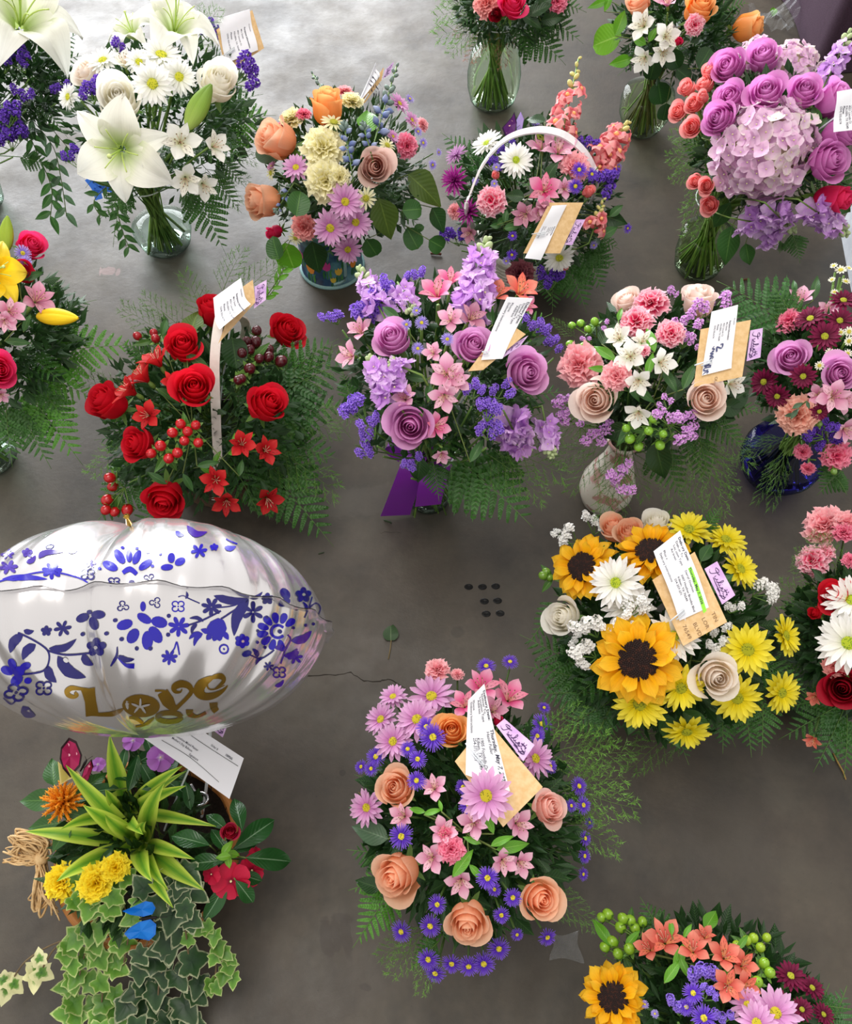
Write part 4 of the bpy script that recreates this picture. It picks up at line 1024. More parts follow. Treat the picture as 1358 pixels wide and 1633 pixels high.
# ------------------------------------------------------------------ blooms: kind px py size [face x, face y, lift]
plant(B0, '''
lily.white 32 42 205 .1 .75 .03
sta.dark 28 95 40 120
sta.dark 36 146 34 100
sta.dark 103 142 34 60
sta.dark 10 178 44 100 .02
sta.dark 20 212 50 90 .03
sta.dark 2 205 40 120 .03
''')
plant(B1, '''
lily.white 194 238 176 -.15 -.05 .055
lily.white 278 52 150 .15 .85 .03
lily.white 214 58 95 -.5 .9 .01
rose.white.6 190 158 78 -.1 .35 .055
rose.white.6 347 132 70 .2 .55 .03
rose.cream.6 140 118 48 -.7 .5
daisy.white 243 134 74 0 .1 .07
daisy.white 257 90 76 0 .9 .05
daisy.white 285 123 62 .2 .15 .05
daisy.white 165 98 58 -.4 .8 .02
daisy.white 110 155 46 -.9 .3
daisy.white 222 100 50 -.1 .6 .03
als.white 288 226 62 .1 .1 .06
als.white 343 233 48 .7 .2 .05
als.white 296 286 52 .1 -.4 .05
als.white 325 296 44 .5 -.6 .04
als.white 198 100 44 -.3 .9 .03
als.white 238 255 40 .9 .2 .06
sta.dark 146 141 42 100 .06
sta.dark 195 80 32 90 .02
sta.dark 394 117 48 45
sta.dark 335 47 32 80 .02
sta.dark 116 252 32 120
sta.dark 229 30 20 90
''')
plant(B2, '''
rose.orange.4 522 172 56 .0 1.3 .02
rose.peach.5 442 224 62 -.9 .6 .02
rose.peach.5 420 320 56 -1.5 -.1 .02
rose.taupe.9 597 266 64 .15 .05 .045
carn.yellow 515 232 64 0 .5 .03
carn.yellow 519 290 62 -.1 -.1 .04
carn.yellow 463 187 42 -.6 1
carn.yellow 561 158 34 .1 1.2
carn.yellow 543 282 34 .5 .1 .05
carn.deep 651 233 36 .8 .0
carn.salmon 484 364 40 -.4 -.5 .03
cbud.deep 484 180 24 0 1.2
cbud.deep 449 201 22 -.5 1
cbud.pink 549 144 26 0 1.4
daisy.pink 550 322 62 .1 .1 .06
daisy.pink 527 363 64 -.2 -.25 .06
daisy.pink 566 354 60 .35 -.1 .05
daisy.pink 554 397 52 .15 -.5 .05
daisy.pink 472 268 50 -.2 .5 .03
daisy.pink 636 166 40 .7 .9
daisy.pink 656 192 32 .9 .7
daisy.pink 626 218 26 .8 .7
daisy.cream 583 316 38 .3 -.1 .05
daisy.cream 532 196 46 .1 1 .04
daisy.cream 617 232 32 .5 .7 .03
daisy.cream 471 379 26 -.5 -.6 .02
daisy.cream 432 276 26 -1.2 .2
daisy.cream 661 198 24 .9 .7
daisy.pink 433 265 20 -.9 .9
bud.hot 438 370 26 -1.2 -.4
cbud.pink 675 198 20 1 .6
aster.pale 674 228 18 .7 .3
aster.pale 689 263 18 .9 .1
aster.pale 666 210 17 .7 .5
aster.pale 699 243 13 1 .2
aster.pale 653 158 18 .6 .9
''')
plant(B3, '''
rose.hot.8 816 8 50 .2 .6 .03
carn.salmon 775 4 40 -.2 .3 .02
carn.deep 890 0 36 .6 .3
bud.darkred 792 22 26 -.2 -.3 .02
carn.deep 900 -14 30 .6 .3
''')
plant(B4, '''
rose.peach.6 1017 6 44 -.3 .8 .02
rose.orange.7 1114 14 58 .3 .7 .03
carn.hot 1108 40 30 .3 .0 .05
rose.orange.3 1190 44 46 1.6 .3
als.white 1024 40 46 -.3 .3 .04
als.white 1062 58 44 .2 .1 .05
als.white 1057 83 42 .1 -.5 .05
als.white 1026 94 42 -.6 -.7 .04
als.pink 1064 2 40 0 .9 .03
bud.hot 1081 66 15 .4 .1 .05
''')
plant(B5, '''
daisy.whitebig 822 256 60 .15 .35 .05
daisy.whitebig 776 230 56 -.5 1 .02
daisy.white 891 410 54 .2 -.6 .03
mum.magenta 725 288 50 -.5 .1 .02
mum.magenta 748 338 46 -.9 .3 .03
mum.mauve 728 248 40 -.6 .9
carn.hot 782 320 44 -.2 .1 .05
carn.pink 723 337 24 -.8 -.1
carn.pink 917 264 48 .2 .5 .03
als.hotpink 868 303 54 .1 .2 .05
als.dusty 836 342 42 -.3 -.1 .05
als.dusty 862 337 38 .2 -.2 .05
als.pink 890 238 56 .1 .6 .03
als.pink 862 233 44 -.1 .9 .02
als.pink 900 300 34 .2 .2 .04
als.pink 868 328 34 .2 .2 .05
als.dusty 748 372 30 -.6 -.4 .02
aster.purple 923 271 27 .2 .3 .06
aster.purple 917 297 26 .1 0 .06
aster.purple 943 278 22 .5 .3 .05
aster.pale 791 267 15 0 .4 .05
aster.pale 788 293 14 -.1 .2 .05
aster.pale 758 289 14 -.5 .2 .03
aster.purple 817 376 17 -.1 -.2 .05
aster.purple 816 406 19 -.1 -.4 .04
aster.pale 807 416 14 -.2 -.4 .04
aster.purple 1000 364 17 .8 -.1
aster.pale 946 391 15 .6 -.3
aster.pale 986 266 14 .7 .4
aster.pale 853 197 18 .2 1
sta.dark 790 258 26 90 .04
sta.dark 808 238 28 90 .03
sta.dark 938 226 34 70 .02
sta.dark 962 288 46 50 .04
sta.dark 722 376 34 120
sta.dark 878 438 44 90 .02
sta.dark 713 368 24 120
carn.burgundy 828 436 42 -.1 .2 .02
bud.coral 898 424 17 .2 -.4 .03
bud.coral 938 306 22 .5 .4 .04
bud.coral 790 280 15 -.2 .4 .04
bud.pink 955 352 22 .8 0 .03
'''.replace('bud.pink', 'bud.coral'))
plant(B6, '''
hyd.pink.88 1216 246 158 -.05 -.1 .05
hyd.pink.60 1268 88 92 .3 .7
hyd.pink.34 1203 66 58 -.1 1 -.01
rose.pinkmauve.7 1162 108 60 -.35 .45 .02
rose.pinkmauve.7 1216 92 56 0 .7 .02
rose.pinkmauve.7 1166 156 56 -.3 .4 .04
rose.pinkmauve.8 1222 148 64 0 .55 .05
rose.pinkmauve.7 1281 147 58 .25 .5 .03
rose.pinkmauve.7 1147 190 58 -.5 .3 .05
rose.pinkmauve.7 1320 256 68 .65 .2 .04
rose.pinkmauve.5 1328 162 56 .9 .6 .02
rose.pinkmauve.5 1338 212 56 .9 .4 .03
bud.hot 1326 316 54 1.2 -.1 .03
rose.coral.6 1095 141 29 -.6 .6
rose.coral.5 1124 136 26 -.5 .7 .01
rose.coral.5 1131 115 26 -.4 .9
rose.coral.7 1106 166 33 -.4 .3 .02
rose.coral.8 1082 177 34 -.6 .2 .01
rose.coral.8 1103 202 36 -.4 .0 .02
bud.coral 1121 155 22 -.2 .6 .02
rose.coral.7 1109 289 28 -.6 0 .02
rose.coral.8 1126 296 30 -.3 0 .03
rose.coral.7 1132 326 34 -.5 -.4 .03
''')
plant(B7, '''
rose.hot.7 48 393 50 .6 .6 .02
aster.pale 36 404 28 .2 .2 .05
aster.pale 40 418 22 .5 -.1 .05
rose.darkred.5 30 432 38 .5 0 .02
lily.yellow -16 436 120 .35 .2 .05
als.dusty 60 478 54 .5 .5 .03
als.pink 16 497 48 .2 0 .05
als.pink 8 512 36 0 -.3 .05
rose.hot.7 -3 590 58 .4 .0 .05
als.pink 2 630 26 .2 -.4 .03
''')
plant(B8, '''
rose.red.7 292 552 64 -.1 .5 .04
rose.red.8 457 527 62 .5 .5
rose.red.7 310 620 72 -.05 .35 .06
rose.red.7 426 645 70 .55 .5 .05
rose.red.6 172 641 66 -.9 .5 .02
rose.red.7 220 708 58 -.8 .1 .04
rose.red.6 263 793 70 -.2 -.65 .03
rose.red.4 336 498 50 .0 1.1 .01
als.red 250 574 60 -.9 1.4 .04
als.red 227 600 62 -1.3 1.2 .04
als.red 206 622 60 -1.5 .9 .04
als.red 235 662 46 -.3 .1 .05
als.red 276 610 38 -.1 .4 .05
als.red 386 708 46 .1 .1 .06
als.red 424 718 46 .4 .1 .05
als.red 344 766 48 -.1 -.1 .05
als.red 361 800 46 0 -.6 .04
als.red 427 797 48 .4 -.5 .03
''')
plant(B9, '''
rose.lavender.7 627 540 66 -.25 .45 .04
rose.lavender.8 754 552 66 .25 .35 .04
rose.lavender.8 838 594 76 .45 .0 .04
rose.lavender.9 655 678 80 -.1 -.15 .06
als.hotpink 696 466 56 -.1 .8 .03
als.hotpink 718 446 46 .1 1 .01
als.pink 718 509 44 0 .3 .05
als.dusty 752 506 48 .4 .5 .04
als.coral 790 468 50 .2 .9 .02
als.coral 830 462 56 .4 .8 .01
als.hotpink 838 486 36 .6 .5 .01
als.pink 574 526 44 -.4 .7 .01
als.pink 557 567 46 -.8 .2 .01
als.pink 712 596 62 0 .1 .06
als.pink 708 632 50 0 -.3 .06
als.pink 728 606 44 .3 .0 .06
als.hotpink 696 680 44 .5 0 .05
als.pink 645 634 40 -.2 .5 .05
als.pink 690 562 34 -.2 .3 .05
als.pink 704 726 30 0 -.8 .02
sta.purple 614 462 46 75 .03
sta.purple 526 503 34 130
sta.purple 585 498 48 110 .01
sta.purple 660 444 34 85 .01
sta.purple 568 655 52 130 .03
sta.purple 590 680 40 110 .03
sta.purple 583 712 40 150 .02
sta.purple 656 733 34 90 .02
sta.purple 757 618 34 80 .05
sta.purple 780 650 42 80 .05
sta.purple 781 680 42 80 .04
sta.purple 804 618 38 60 .03
sta.purple 850 515 34 80
sta.purple 874 530 40 60
sta.purple 893 553 16 60
sta.purple 640 540 22 90 .02
aster.pale 672 515 24 0 .3 .05
aster.pale 648 518 20 -.2 .4 .05
aster.pale 666 556 22 0 .2 .05
aster.pale 713 541 23 0 .2 .06
aster.pale 664 496 18 -.1 .6 .03
''')
plant(B10, '''
rose.blush.9 951 637 78 -.25 -.05 .05
rose.blush.8 1124 636 72 .2 .1 .05
rose.blush.7 1000 482 52 -.3 1
rose.blush.5 1112 482 54 .2 1.2
carn.pink 920 582 66 -.5 .1 .04
carn.pink 982 600 46 -.2 0 .06
carn.hot 1038 478 54 0 1 .02
carn.hot 1013 510 52 -.2 .6 .03
carn.hot 1070 530 44 .2 .4 .04
cbud.hot 1027 559 18 0 .3 .06
als.white 986 538 46 -.2 .4 .05
als.white 1004 568 54 -.1 .1 .06
als.white 1024 544 38 .2 .4 .05
als.white 1055 578 46 .5 .0 .05
als.white 1018 608 44 0 -.3 .06
als.white 1017 660 46 -.2 -.7 .05
als.white 1167 613 44 .8 -.1 .03
lim.lilac 1107 496 46 90 .02
lim.lilac 1082 466 34 90
lim.lilac 1148 488 46 45 .01
lim.lilac 1092 526 54 80 .03
lim.lilac 1062 660 42 110 .05
lim.lilac 1097 682 60 -10 .04
lim.lilac 1060 640 26 100 .05
lim.lilac 952 690 54 -20 .04
lim.lilac 896 650 54 160 .02
lim.lilac 926 662 30 -40 .04
lim.lilac 988 750 42 -90 .02
lim.lilac 994 776 42 -90 .01
lim.lilac 965 518 24 110 .02
lim.lilac 934 540 20 140 .01
lim.lilac 1112 552 16 90 .04
''')
plant(B11, '''
rose.lavender.8 1262 571 62 -.1 .3 .04
rose.lavender.9 1338 596 62 .3 .1 .04
daisy.burgundy 1292 509 52 -.2 .8 .02
daisy.burgundy 1314 537 54 .2 .3 .04
daisy.burgundy 1344 480 48 .3 .8 .01
daisy.burgundy 1338 512 48 .3 .4 .03
daisy.burgundy 1218 609 48 -.5 .0 .03
daisy.burgundy 1280 600 44 0 .0 .06
daisy.burgundy 1239 632 42 -.3 -.2 .04
daisy.burgundy 1306 656 32 .1 -.2 .05
carn.peach 1270 663 58 -.2 -.2 .05
carn.deep 1257 509 40 -.3 .7 .01
carn.deep 1334 729 46 .3 -.4 .04
cbud.deep 1279 722 26 -.2 -.5 .04
cbud.deep 1288 749 22 -.1 -.9 .03
als.pink 1276 477 46 0 1
als.pink 1328 632 54 .2 0 .05
als.pink 1345 640 40 .6 0 .04
als.pink 1348 686 42 .5 -.3 .04
als.pink 1304 630 36 0 0 .04
als.pink 1320 495 36 .2 .9 .01
daisy.tiny 1340 431 20 .1 .8
daisy.tiny 1330 466 13 0 .8
daisy.tiny 1329 424 13 -.2 1
daisy.tiny 1348 449 15 .5 .8
daisy.tiny 1326 446 12 -.2 .8
daisy.tiny 1353 428 13 .6 .9
daisy.tiny 1353 529 18 .4 .1 .04
daisy.tiny 1353 544 17 .3 0 .04
daisy.tiny 1322 562 15 .2 .1 .04
daisy.tiny 1334 562 13 .2 .1 .04
daisy.tiny 1306 583 16 .1 0 .05
daisy.tiny 1351 564 16 .4 0 .04
daisy.tiny 1318 571 12 .2 .1 .04
daisy.tiny 1340 530 13 .2 .2 .04
sta.dark 1297 689 34 150 .04
sta.dark 1318 702 44 60 .04
sta.dark 1326 675 30 60 .04
sta.dark 1200 502 20 90
sta.dark 1238 478 20 90
''')
plant(B12, '''
sun.x 932 906 112 -.55 .35 .03
sun.x 1038 886 118 0 .75 .03
sun.x 1016 1052 150 0 .0 .055
daisy.whitebig 982 930 92 -.2 .2 .07
daisy.whitebig 1074 1014 88 .0 -.1 .05
daisy.whitebig 1002 968 88 0 .3 .03
rose.white.8 898 984 66 -.6 .1 .03
rose.cream.8 1143 1080 80 .2 -.15 .06
rose.peach.7 1004 850 54 -.1 .7 .02
rose.peach.6 978 842 50 -.2 .9
rose.white.6 1046 836 50 .1 1
daisy.yellow 1098 846 76 .2 .9
daisy.yellow 1156 862 72 .5 .8
daisy.yellow 1178 908 74 .9 .4
daisy.yellow 1191 1036 90 .15 .0 .05
daisy.yellow 1250 1014 72 1.1 .1 .03
daisy.yellow 1244 1104 74 .7 -.2 .04
daisy.yellow 1174 1112 86 .2 -.35 .04
daisy.yellow 1020 1122 92 -.1 -.4 .05
daisy.yellow 1084 1096 84 .35 -.3 .04
daisy.yellow 1094 1164 80 .2 -1 .01
daisy.yellow 1122 1000 30 .5 -.3
sta.white 947 834 38 90
sta.white 907 856 34 140
sta.white 884 849 20 150
sta.white 1012 966 44 60 .06
sta.white 996 990 34 70 .06
sta.white 938 1000 46 130 .05
sta.white 930 1042 46 160 .04
sta.white 972 1004 28 100 .06
sta.white 914 1020 26 160 .03
sta.white 1222 943 42 20
sta.white 1171 966 26 60 .02
sta.white 1153 1010 36 60 .03
sta.white 1142 1028 30 90 .03
''')
plant(B13, '''
carn.pink 1313 834 64 -.4 .8
carn.pink 1350 832 44 .1 .8 .02
cbud.deep 1345 846 34 0 .9 .03
carn.hot 1292 893 48 -.6 .3 .02
carn.hot 1314 880 30 -.3 .6 .02
cbud.deep 1355 892 24 0 .5 .04
daisy.whitebig 1353 1026 108 -.2 .1 .06
daisy.whitebig 1358 958 92 -.1 .5 .03
rose.red.8 1330 952 60 -.5 .5 .02
rose.darkred.9 1344 1097 70 -.1 -.1 .06
carn.salmon 1328 1062 34 -.4 -.1 .05
bud.red 1300 978 24 -.8 .2 .02
als.coral 1298 1112 26 -.4 -.5 .03
als.coral 1295 1180 28 -.3 -.9 .01
als.coral 1262 1022 22 -.8 0
''')
plant(B14, '''
rose.orange.8 720 1166 62 0 .35 .04
rose.peach.8 632 1258 70 -.35 .2 .04
rose.peach.6 636 1393 80 -.5 -.4 .04
rose.peach.7 746 1468 76 -.05 -.6 .05
rose.peach.9 861 1432 78 .35 -.25 .05
rose.pinkpeach.8 874 1288 60 .7 .15 .03
daisy.pink 775 1269 94 0 0 .10
daisy.pink 852 1210 72 .6 .2 .01
daisy.pink 688 1112 84 -.1 .8 .02
daisy.pink 665 1148 76 -.2 .4 .04
daisy.pink 627 1183 68 -.4 .3 .03
daisy.pink 608 1148 62 -.7 .6 .01
daisy.pink 627 1112 52 -.5 1
daisy.pink 585 1288 64 -.5 .0 .02
aster.purple 690 1176 46 0 .2 .05
aster.purple 680 1160 36 -.1 .4 .045
aster.purple 775 1063 32 0 .9
aster.purple 813 1056 28 .1 .9
aster.purple 664 1245 33 -.1 .1 .06
aster.purple 640 1334 42 -.2 0 .05
aster.purple 777 1400 38 0 -.1 .07
aster.purple 697 1442 32 -.1 -.3 .05
aster.purple 686 1476 38 -.2 -.4 .04
aster.purple 640 1485 36 -.4 -.4 .02
aster.purple 683 1529 38 -.2 -.5 .02
aster.purple 694 1551 36 -.2 -.7 .01
aster.purple 720 1536 34 -.1 -.6 .02
aster.purple 747 1540 36 0 -.6 .02
aster.purple 771 1536 40 0 -.5 .02
aster.purple 795 1512 38 .1 -.5 .03
aster.purple 799 1459 28 .1 -.3 .05
aster.purple 817 1431 32 .2 -.3 .05
aster.purple 824 1490 22 .2 -.5 .03
aster.purple 872 1494 32 .4 -.6 .01
aster.purple 600 1207 36 -.5 .3 .01
aster.purple 576 1223 24 -.7 .3
aster.purple 592 1226 26 -.5 .2 .01
aster.purple 863 1155 36 .4 .4
aster.purple 856 1174 28 .4 .3 .01
aster.purple 867 1129 22 .4 .7
aster.purple 922 1254 32 .8 .2
aster.purple 929 1284 30 .8 .1
aster.purple 939 1312 20 .9 0
aster.purple 932 1337 26 .9 0
aster.purple 931 1365 26 .9 -.1
aster.purple 929 1394 22 .9 -.2
aster.purple 666 1211 32 -.2 .3 .04
aster.purple 650 1195 28 -.2 .4 .03
aster.purple 747 1284 34 0 .1 .05
aster.purple 738 1255 26 0 .1 .04
aster.purple 877 1222 24 .5 .2 .01
aster.purple 910 1285 22 .7 .1
aster.purple 788 1418 24 0 -.2 .05
als.hotpink 768 1095 58 .1 .7 .02
als.hotpink 740 1124 46 -.1 .5 .03
als.hotpink 812 1112 60 .3 .7 .01
als.dusty 786 1132 44 .2 .4 .02
als.hotpink 762 1132 34 0 .5 .04
als.pink 755 1312 50 -.1 .0 .06
als.pink 826 1314 50 .4 -.1 .05
als.pink 707 1326 46 -.1 .2 .06
als.pink 688 1368 48 -.2 -.1 .06
als.pink 692 1256 44 -.1 .3 .05
als.pink 642 1302 44 -.4 0 .04
als.pink 734 1406 48 -.1 -.4 .06
als.pink 802 1374 44 .2 -.3 .06
als.pink 830 1376 44 .5 -.3 .05
carn.pink 697 1065 38 -.1 1.1
cbud.pink 729 1074 20 0 1.1
carn.deep 719 1354 40 0 0 .065
carn.deep 712 1332 30 0 0 .06
bud.hot 793 1150 20 0 .8
''')
plant(B15, '''
sun.x 978 1592 112 -.1 .15 .05
als.coral 1060 1498 62 0 .8 .01
als.coral 1034 1512 44 -.4 .6 .01
als.coral 1105 1514 50 0 .7 .03
als.coral 1155 1524 52 .2 .6 .03
als.coral 1184 1538 44 .4 .4 .02
als.coral 1160 1572 50 .1 0 .05
als.coral 1123 1492 34 0 1
als.coral 1188 1574 44 .5 0 .03
sta.violet 1121 1547 46 90 .04
sta.violet 1081 1603 34 90 .04
sta.violet 1152 1616 34 90 .04
sta.violet 1130 1583 30 60 .05
aster.purple 1105 1584 34 -.1 .2 .05
aster.purple 1122 1624 42 0 .2 .05
aster.purple 1094 1606 28 -.1 .2 .04
aster.pale 1028 1602 14 -.2 .4 .03
aster.pale 1044 1617 14 -.2 .4 .03
daisy.burgundy 1260 1557 52 .2 .7 .02
daisy.burgundy 1294 1576 42 .6 .6
daisy.burgundy 1278 1610 38 .3 .3 .03
daisy.burgundy 1312 1618 38 .6 .4 .01
daisy.burgundy 1244 1596 34 .2 .5 .02
daisy.pink 1236 1616 84 .1 .2 .05
daisy.pink 1192 1604 62 -.1 .6 .03
daisy.pink 1206 1632 70 0 .3 .05
''')

# ------------------------------------------------------------------ spikes
ST = ('b878cc', 'd8a4ea', 'eeccf8'); sb = plain('a8b888', .6)
def stock(b, p0, p1, w, n, lift=0.0): spike('stock_stem', 'stock', 'lavender stock', b, p0, p1, w, stock_fl(ST, 0), True, sb, int(n*1.5), lift)
stock(B9, (612, 505), (572, 428), 56, 11, .01); stock(B9, (748, 505), (776, 382), 74, 18, .02); stock(B9, (632, 640), (588, 572), 66, 14, .05)
stock(B9, (805, 660), (836, 722), 74, 15, .03); stock(B9, (868, 668), (880, 728), 46, 9, .01); stock(B9, (640, 462), (660, 500), 44, 7, .02); stock(B9, (652, 590), (622, 578), 40, 6, .05)
stock(B6, (1178, 350), (1266, 366), 54, 12, .03); stock(B6, (1284, 326), (1350, 372), 56, 13, .03); stock(B6, (1226, 330), (1262, 366), 50, 9, .04); stock(B6, (1312, 140), (1356, 48), 44, 11, .0); stock(B6, (1218, 380), (1238, 384), 40, 6, .02)
SN = ('dc6070', 'ee8c90', 'f6b8b2')
def snap(b, p0, p1, w, n, bf=.3, lift=0.0): spike('snapdragon_stem', 'snapdragon', 'coral snapdragon', b, p0, p1, w, snap_fl(SN, 0), True, plain('c8c078', .5), n, lift, bf)
snap(B5, (894, 224), (922, 94), 46, 9, .42, .0); snap(B5, (952, 268), (1000, 196), 52, 10, .3, .01); snap(B5, (944, 372), (962, 318), 36, 4, .6, .03); snap(B5, (960, 246), (968, 280), 40, 5, .2, .02)
def delph(p0, p1, w, n, bf, lift): spike('delphinium_stem', 'delphinium', 'dusty blue delphinium', B2, p0, p1, w, delph_fl(0), True, plain('6a7c74', .55), n, lift, bf, ('6c8a4c', '587438'), 9)
delph((560, 268), (548, 196), 40, 9, .2, .06); delph((530, 168), (498, 118), 34, 2, .75, .0); delph((600, 215), (632, 106), 46, 7, .55, .01); delph((590, 240), (578, 196), 34, 6, .3, .05); delph((462, 302), (440, 338), 26, 5, .1, .03)
g = 'green hypericum berry sprig'
hypericum(B8, 'red hypericum berry sprig', 'b8141e', [(288, 676), (299, 688), (312, 678), (294, 703), (316, 706), (275, 690)], 17, .06)
hypericum(B8, 'red hypericum berry sprig', 'b8141e', [(256, 711), (241, 723), (269, 731), (283, 722)], 18, .06)
hypericum(B8, 'red hypericum berry sprig', 'b01018', [(175, 762), (180, 776), (171, 797), (183, 816), (169, 813), (203, 813)], 17, .02)
hypericum(B8, 'dark red hypericum berry sprig', '4c0c18', [(409, 528), (393, 545), (407, 546), (398, 558), (386, 563), (413, 572), (428, 569), (427, 559), (448, 576), (398, 588), (385, 604), (380, 606)], 18, .03)
hypericum(B8, 'red hypericum berry sprig', '9c1420', [(219, 536), (245, 531), (248, 540)], 14, .0)
hypericum(B10, g, '86b838', [(912, 519), (937, 525), (948, 513), (926, 516), (909, 549), (930, 552)], 13, .0)
hypericum(B10, g, '7cb030', [(1041, 668), (998, 683), (1034, 687), (1004, 700), (1018, 712), (1052, 710), (1057, 692)], 15, .05)
hypericum(B11, g, '6a8c3c', [(1306, 676), (1317, 721), (1329, 752), (1322, 728)], 12, .04)
hypericum(B12, g, '6c9430', [(871, 912), (866, 918), (876, 921)], 14, .0)
hypericum(B15, g, '8cb830', [(959, 1463), (969, 1458), (993, 1465), (1005, 1468), (1024, 1470), (989, 1479), (1012, 1480)], 16, .0)
hypericum(B15, g, '84b02c', [(964, 1510), (985, 1521), (1003, 1513), (976, 1502)], 17, .02)
hypericum(B15, g, '9cbc30', [(1201, 1496), (1174, 1507), (1212, 1511), (1222, 1495), (1190, 1500)], 15, .0)
hypericum(B15, g, '84b02c', [(1227, 1551), (1207, 1566), (1218, 1536)], 17, .02)

# ------------------------------------------------------------------ lily buds
def lily_bud(b, phrase, px, py, Lpx, ang, cols, lift, wid=.19, tx=.2, ty=.3):
    P, n = b.hit(px, py, lift); a = radians(ang); x = (RIGHT*cos(a)+UP*sin(a)+tocam(P)*.15).normalized(); L = pxw(P, Lpx); root = root_of('lily_bud', b, P, 'lily'); mt = petal_mat(*cols, .2, .12)
    z = tocam(P); z = (z-x*z.dot(x)).normalized(); y = z.cross(x); Mx = M.Translation(P-x*L*.5) @ M((x, y, z)).transposed().to_4x4() @ M.Scale(L, 4)
    for k in range(3):
        mb = MB()
        def f(u, v):
            uu = u*2-1; r = wid*(sin(pi*(.03+.95*v)**.85)**.7)*(1-.16*abs(uu)**3)*(1+.08*(1-uu*uu)); q = k*2.094+uu*1.12; return (v, r*cos(q), r*sin(q)*.95)
        mb.grid(f, 8, 10, mt); part('petal', mb.mesh('petal'), root, Mx)
    mb = MB(); mb.tube(b.stem_path(P-x*L*.5, x), .0022, stem_mat('7c9a48', '5f7f38'), 5); part('stem', mb.mesh('stem'), root)
    FL.append((root, phrase, b, px, py, Lpx))
lily_bud(B1, 'closed green lily bud', 318, 170, 78, 62, ('a8c060', '86a840', '6f9038'), .075, .2)
lily_bud(B7, 'closed yellow lily bud', 92, 506, 70, -2, ('c8a418', 'eec81a', 'f4d424'), .05, .19)
lily_bud(B7, 'closed green lily bud', 11, 373, 56, 88, ('a0b840', '9cb438', '8ca834'), .03, .19)

# ------------------------------------------------------------------ broad leaves and sprigs
EU = 'eucalyptus'; 
leaves(B2, 'silver dollar eucalyptus leaf pair', 'leaf', 'round', 'mid', [(476, 324, 42, 80, .1, .2), (438, 396, 36, 100, -.5, -.2)], 'eucalyptus_sprig', .06)
leaves(B2, 'grey green eucalyptus leaf', 'leaf', 'round', 'silver', [(422, 244, 36, 150, -.3, .2)], 'eucalyptus_sprig')
leaves(B2, 'bright green round salal leaf', 'leaf', 'round', 'bright', [(461, 410, 48, -80, -.1, -.5)], 'salal_leaf', .02)
leaves(B2, 'dark round salal leaf', 'leaf', 'salal', 'dark', [(504, 414, 62, -75, .2, -.6)], 'salal_leaf', .03)
leaves(B2, 'eucalyptus branch of round leaves', 'leaf', 'round', 'mid', [(658, 334, 36, 10, .3, .2), (658, 381, 36, 120, .2, -.2), (697, 390, 34, -30, .5, -.3), (593, 396, 36, -60, .2, -.5), (668, 364, 16, 20)], 'eucalyptus_sprig', .0)
leaves(B2, 'broad salal leaf', 'leaf', 'salal', 'olive', [(680, 303, 76, -30, .4, .2)], 'salal_leaf')
leaves(B2, 'broad salal leaf', 'leaf', 'salal', 'olive', [(615, 352, 72, -70, .2, -.3)], 'salal_leaf')
leaves(B2, 'broad salal leaf', 'leaf', 'salal', 'bright', [(586, 190, 56, 90, 0, .7)], 'salal_leaf')
leaves(B2, 'broad salal leaf', 'leaf', 'salal', 'dark', [(700, 352, 48, -50, .5, -.1)], 'salal_leaf')
leaves(B4, 'round light green leaf', 'leaf', 'round', 'lime', [(966, 64, 50, 190, -.3, .2)], 'salal_leaf')
leaves(B4, 'small green leaf trio', 'leaf', 'oval', 'bright', [(989, 36, 40, 70), (990, 98, 36, 200), (1018, 64, 28, 150), (1040, 55, 22, 60)], lift=.01)
leaves(B4, 'drooping dark eucalyptus leaves', 'leaf', 'round', 'dark', [(1052, 150, 40, -80, .1, -.5), (1124, 92, 36, 60, .3, .2), (1040, 112, 34, -100, 0, -.4), (1075, 96, 34, -60, .2, -.3), (1090, 118, 30, -30), (1060, 180, 30, -90, .2, -.6)], 'eucalyptus_sprig', .01)
leaves(B4, 'pair of bright narrow leaves', 'leaf', 'lance', 'bright', [(954, 6, 34, 200), (970, 2, 30, 70)])
leaves(B6, 'large pointed salal leaf hanging by the glass', 'leaf', 'broad', 'mid', [(1160, 394, 66, -105, -.2, -.3)], 'salal_leaf', .02)
leaves(B6, 'smaller salal leaf', 'leaf', 'broad', 'mid', [(1192, 408, 44, -80, .1, -.6)], 'salal_leaf', .0)
leaves(B6, 'narrow green rose leaves', 'leaf', 'oval', 'mid', [(1300, 185, 34, 110), (1310, 200, 28, 60), (1284, 185, 26, 150), (1130, 215, 24, 20), (1150, 345, 50, -120, -.2, -.5), (1300, 350, 50, -60, .2, -.6), (1340, 330, 50, -40, .3, -.5)], lift=.02)
leaves(B7, 'lance shaped lily leaves', 'leaf', 'lance', 'mid', [(35, 490, 44, 80), (50, 440, 40, 20), (28, 545, 38, 0), (42, 515, 30, 70)], lift=.02)
leaves(B8, 'broad olive leaf', 'leaf', 'salal', 'olive', [(309, 512, 54, 80, -.1, .6)], 'salal_leaf', .0)
leaves(B8, 'broad dark leaf', 'leaf', 'round', 'dark', [(374, 562, 48, -80, .1, .3)], 'salal_leaf', .03)
leaves(B8, 'lance shaped green leaves', 'leaf', 'lance', 'mid', [(262, 520, 36, 70), (318, 578, 46, -30), (268, 630, 40, -20), (300, 770, 34, -60), (250, 762, 36, 150), (332, 740, 36, 10), (384, 745, 30, 80)], lift=.03)
leaves(B9, 'narrow stock leaves', 'leaf', 'lance', 'mid', [(622, 498, 44, 140), (662, 602, 40, 170), (684, 624, 40, 80), (770, 496, 40, 120), (782, 500, 36, 100), (760, 718, 44, 60), (610, 660, 30, -60)], lift=.03)
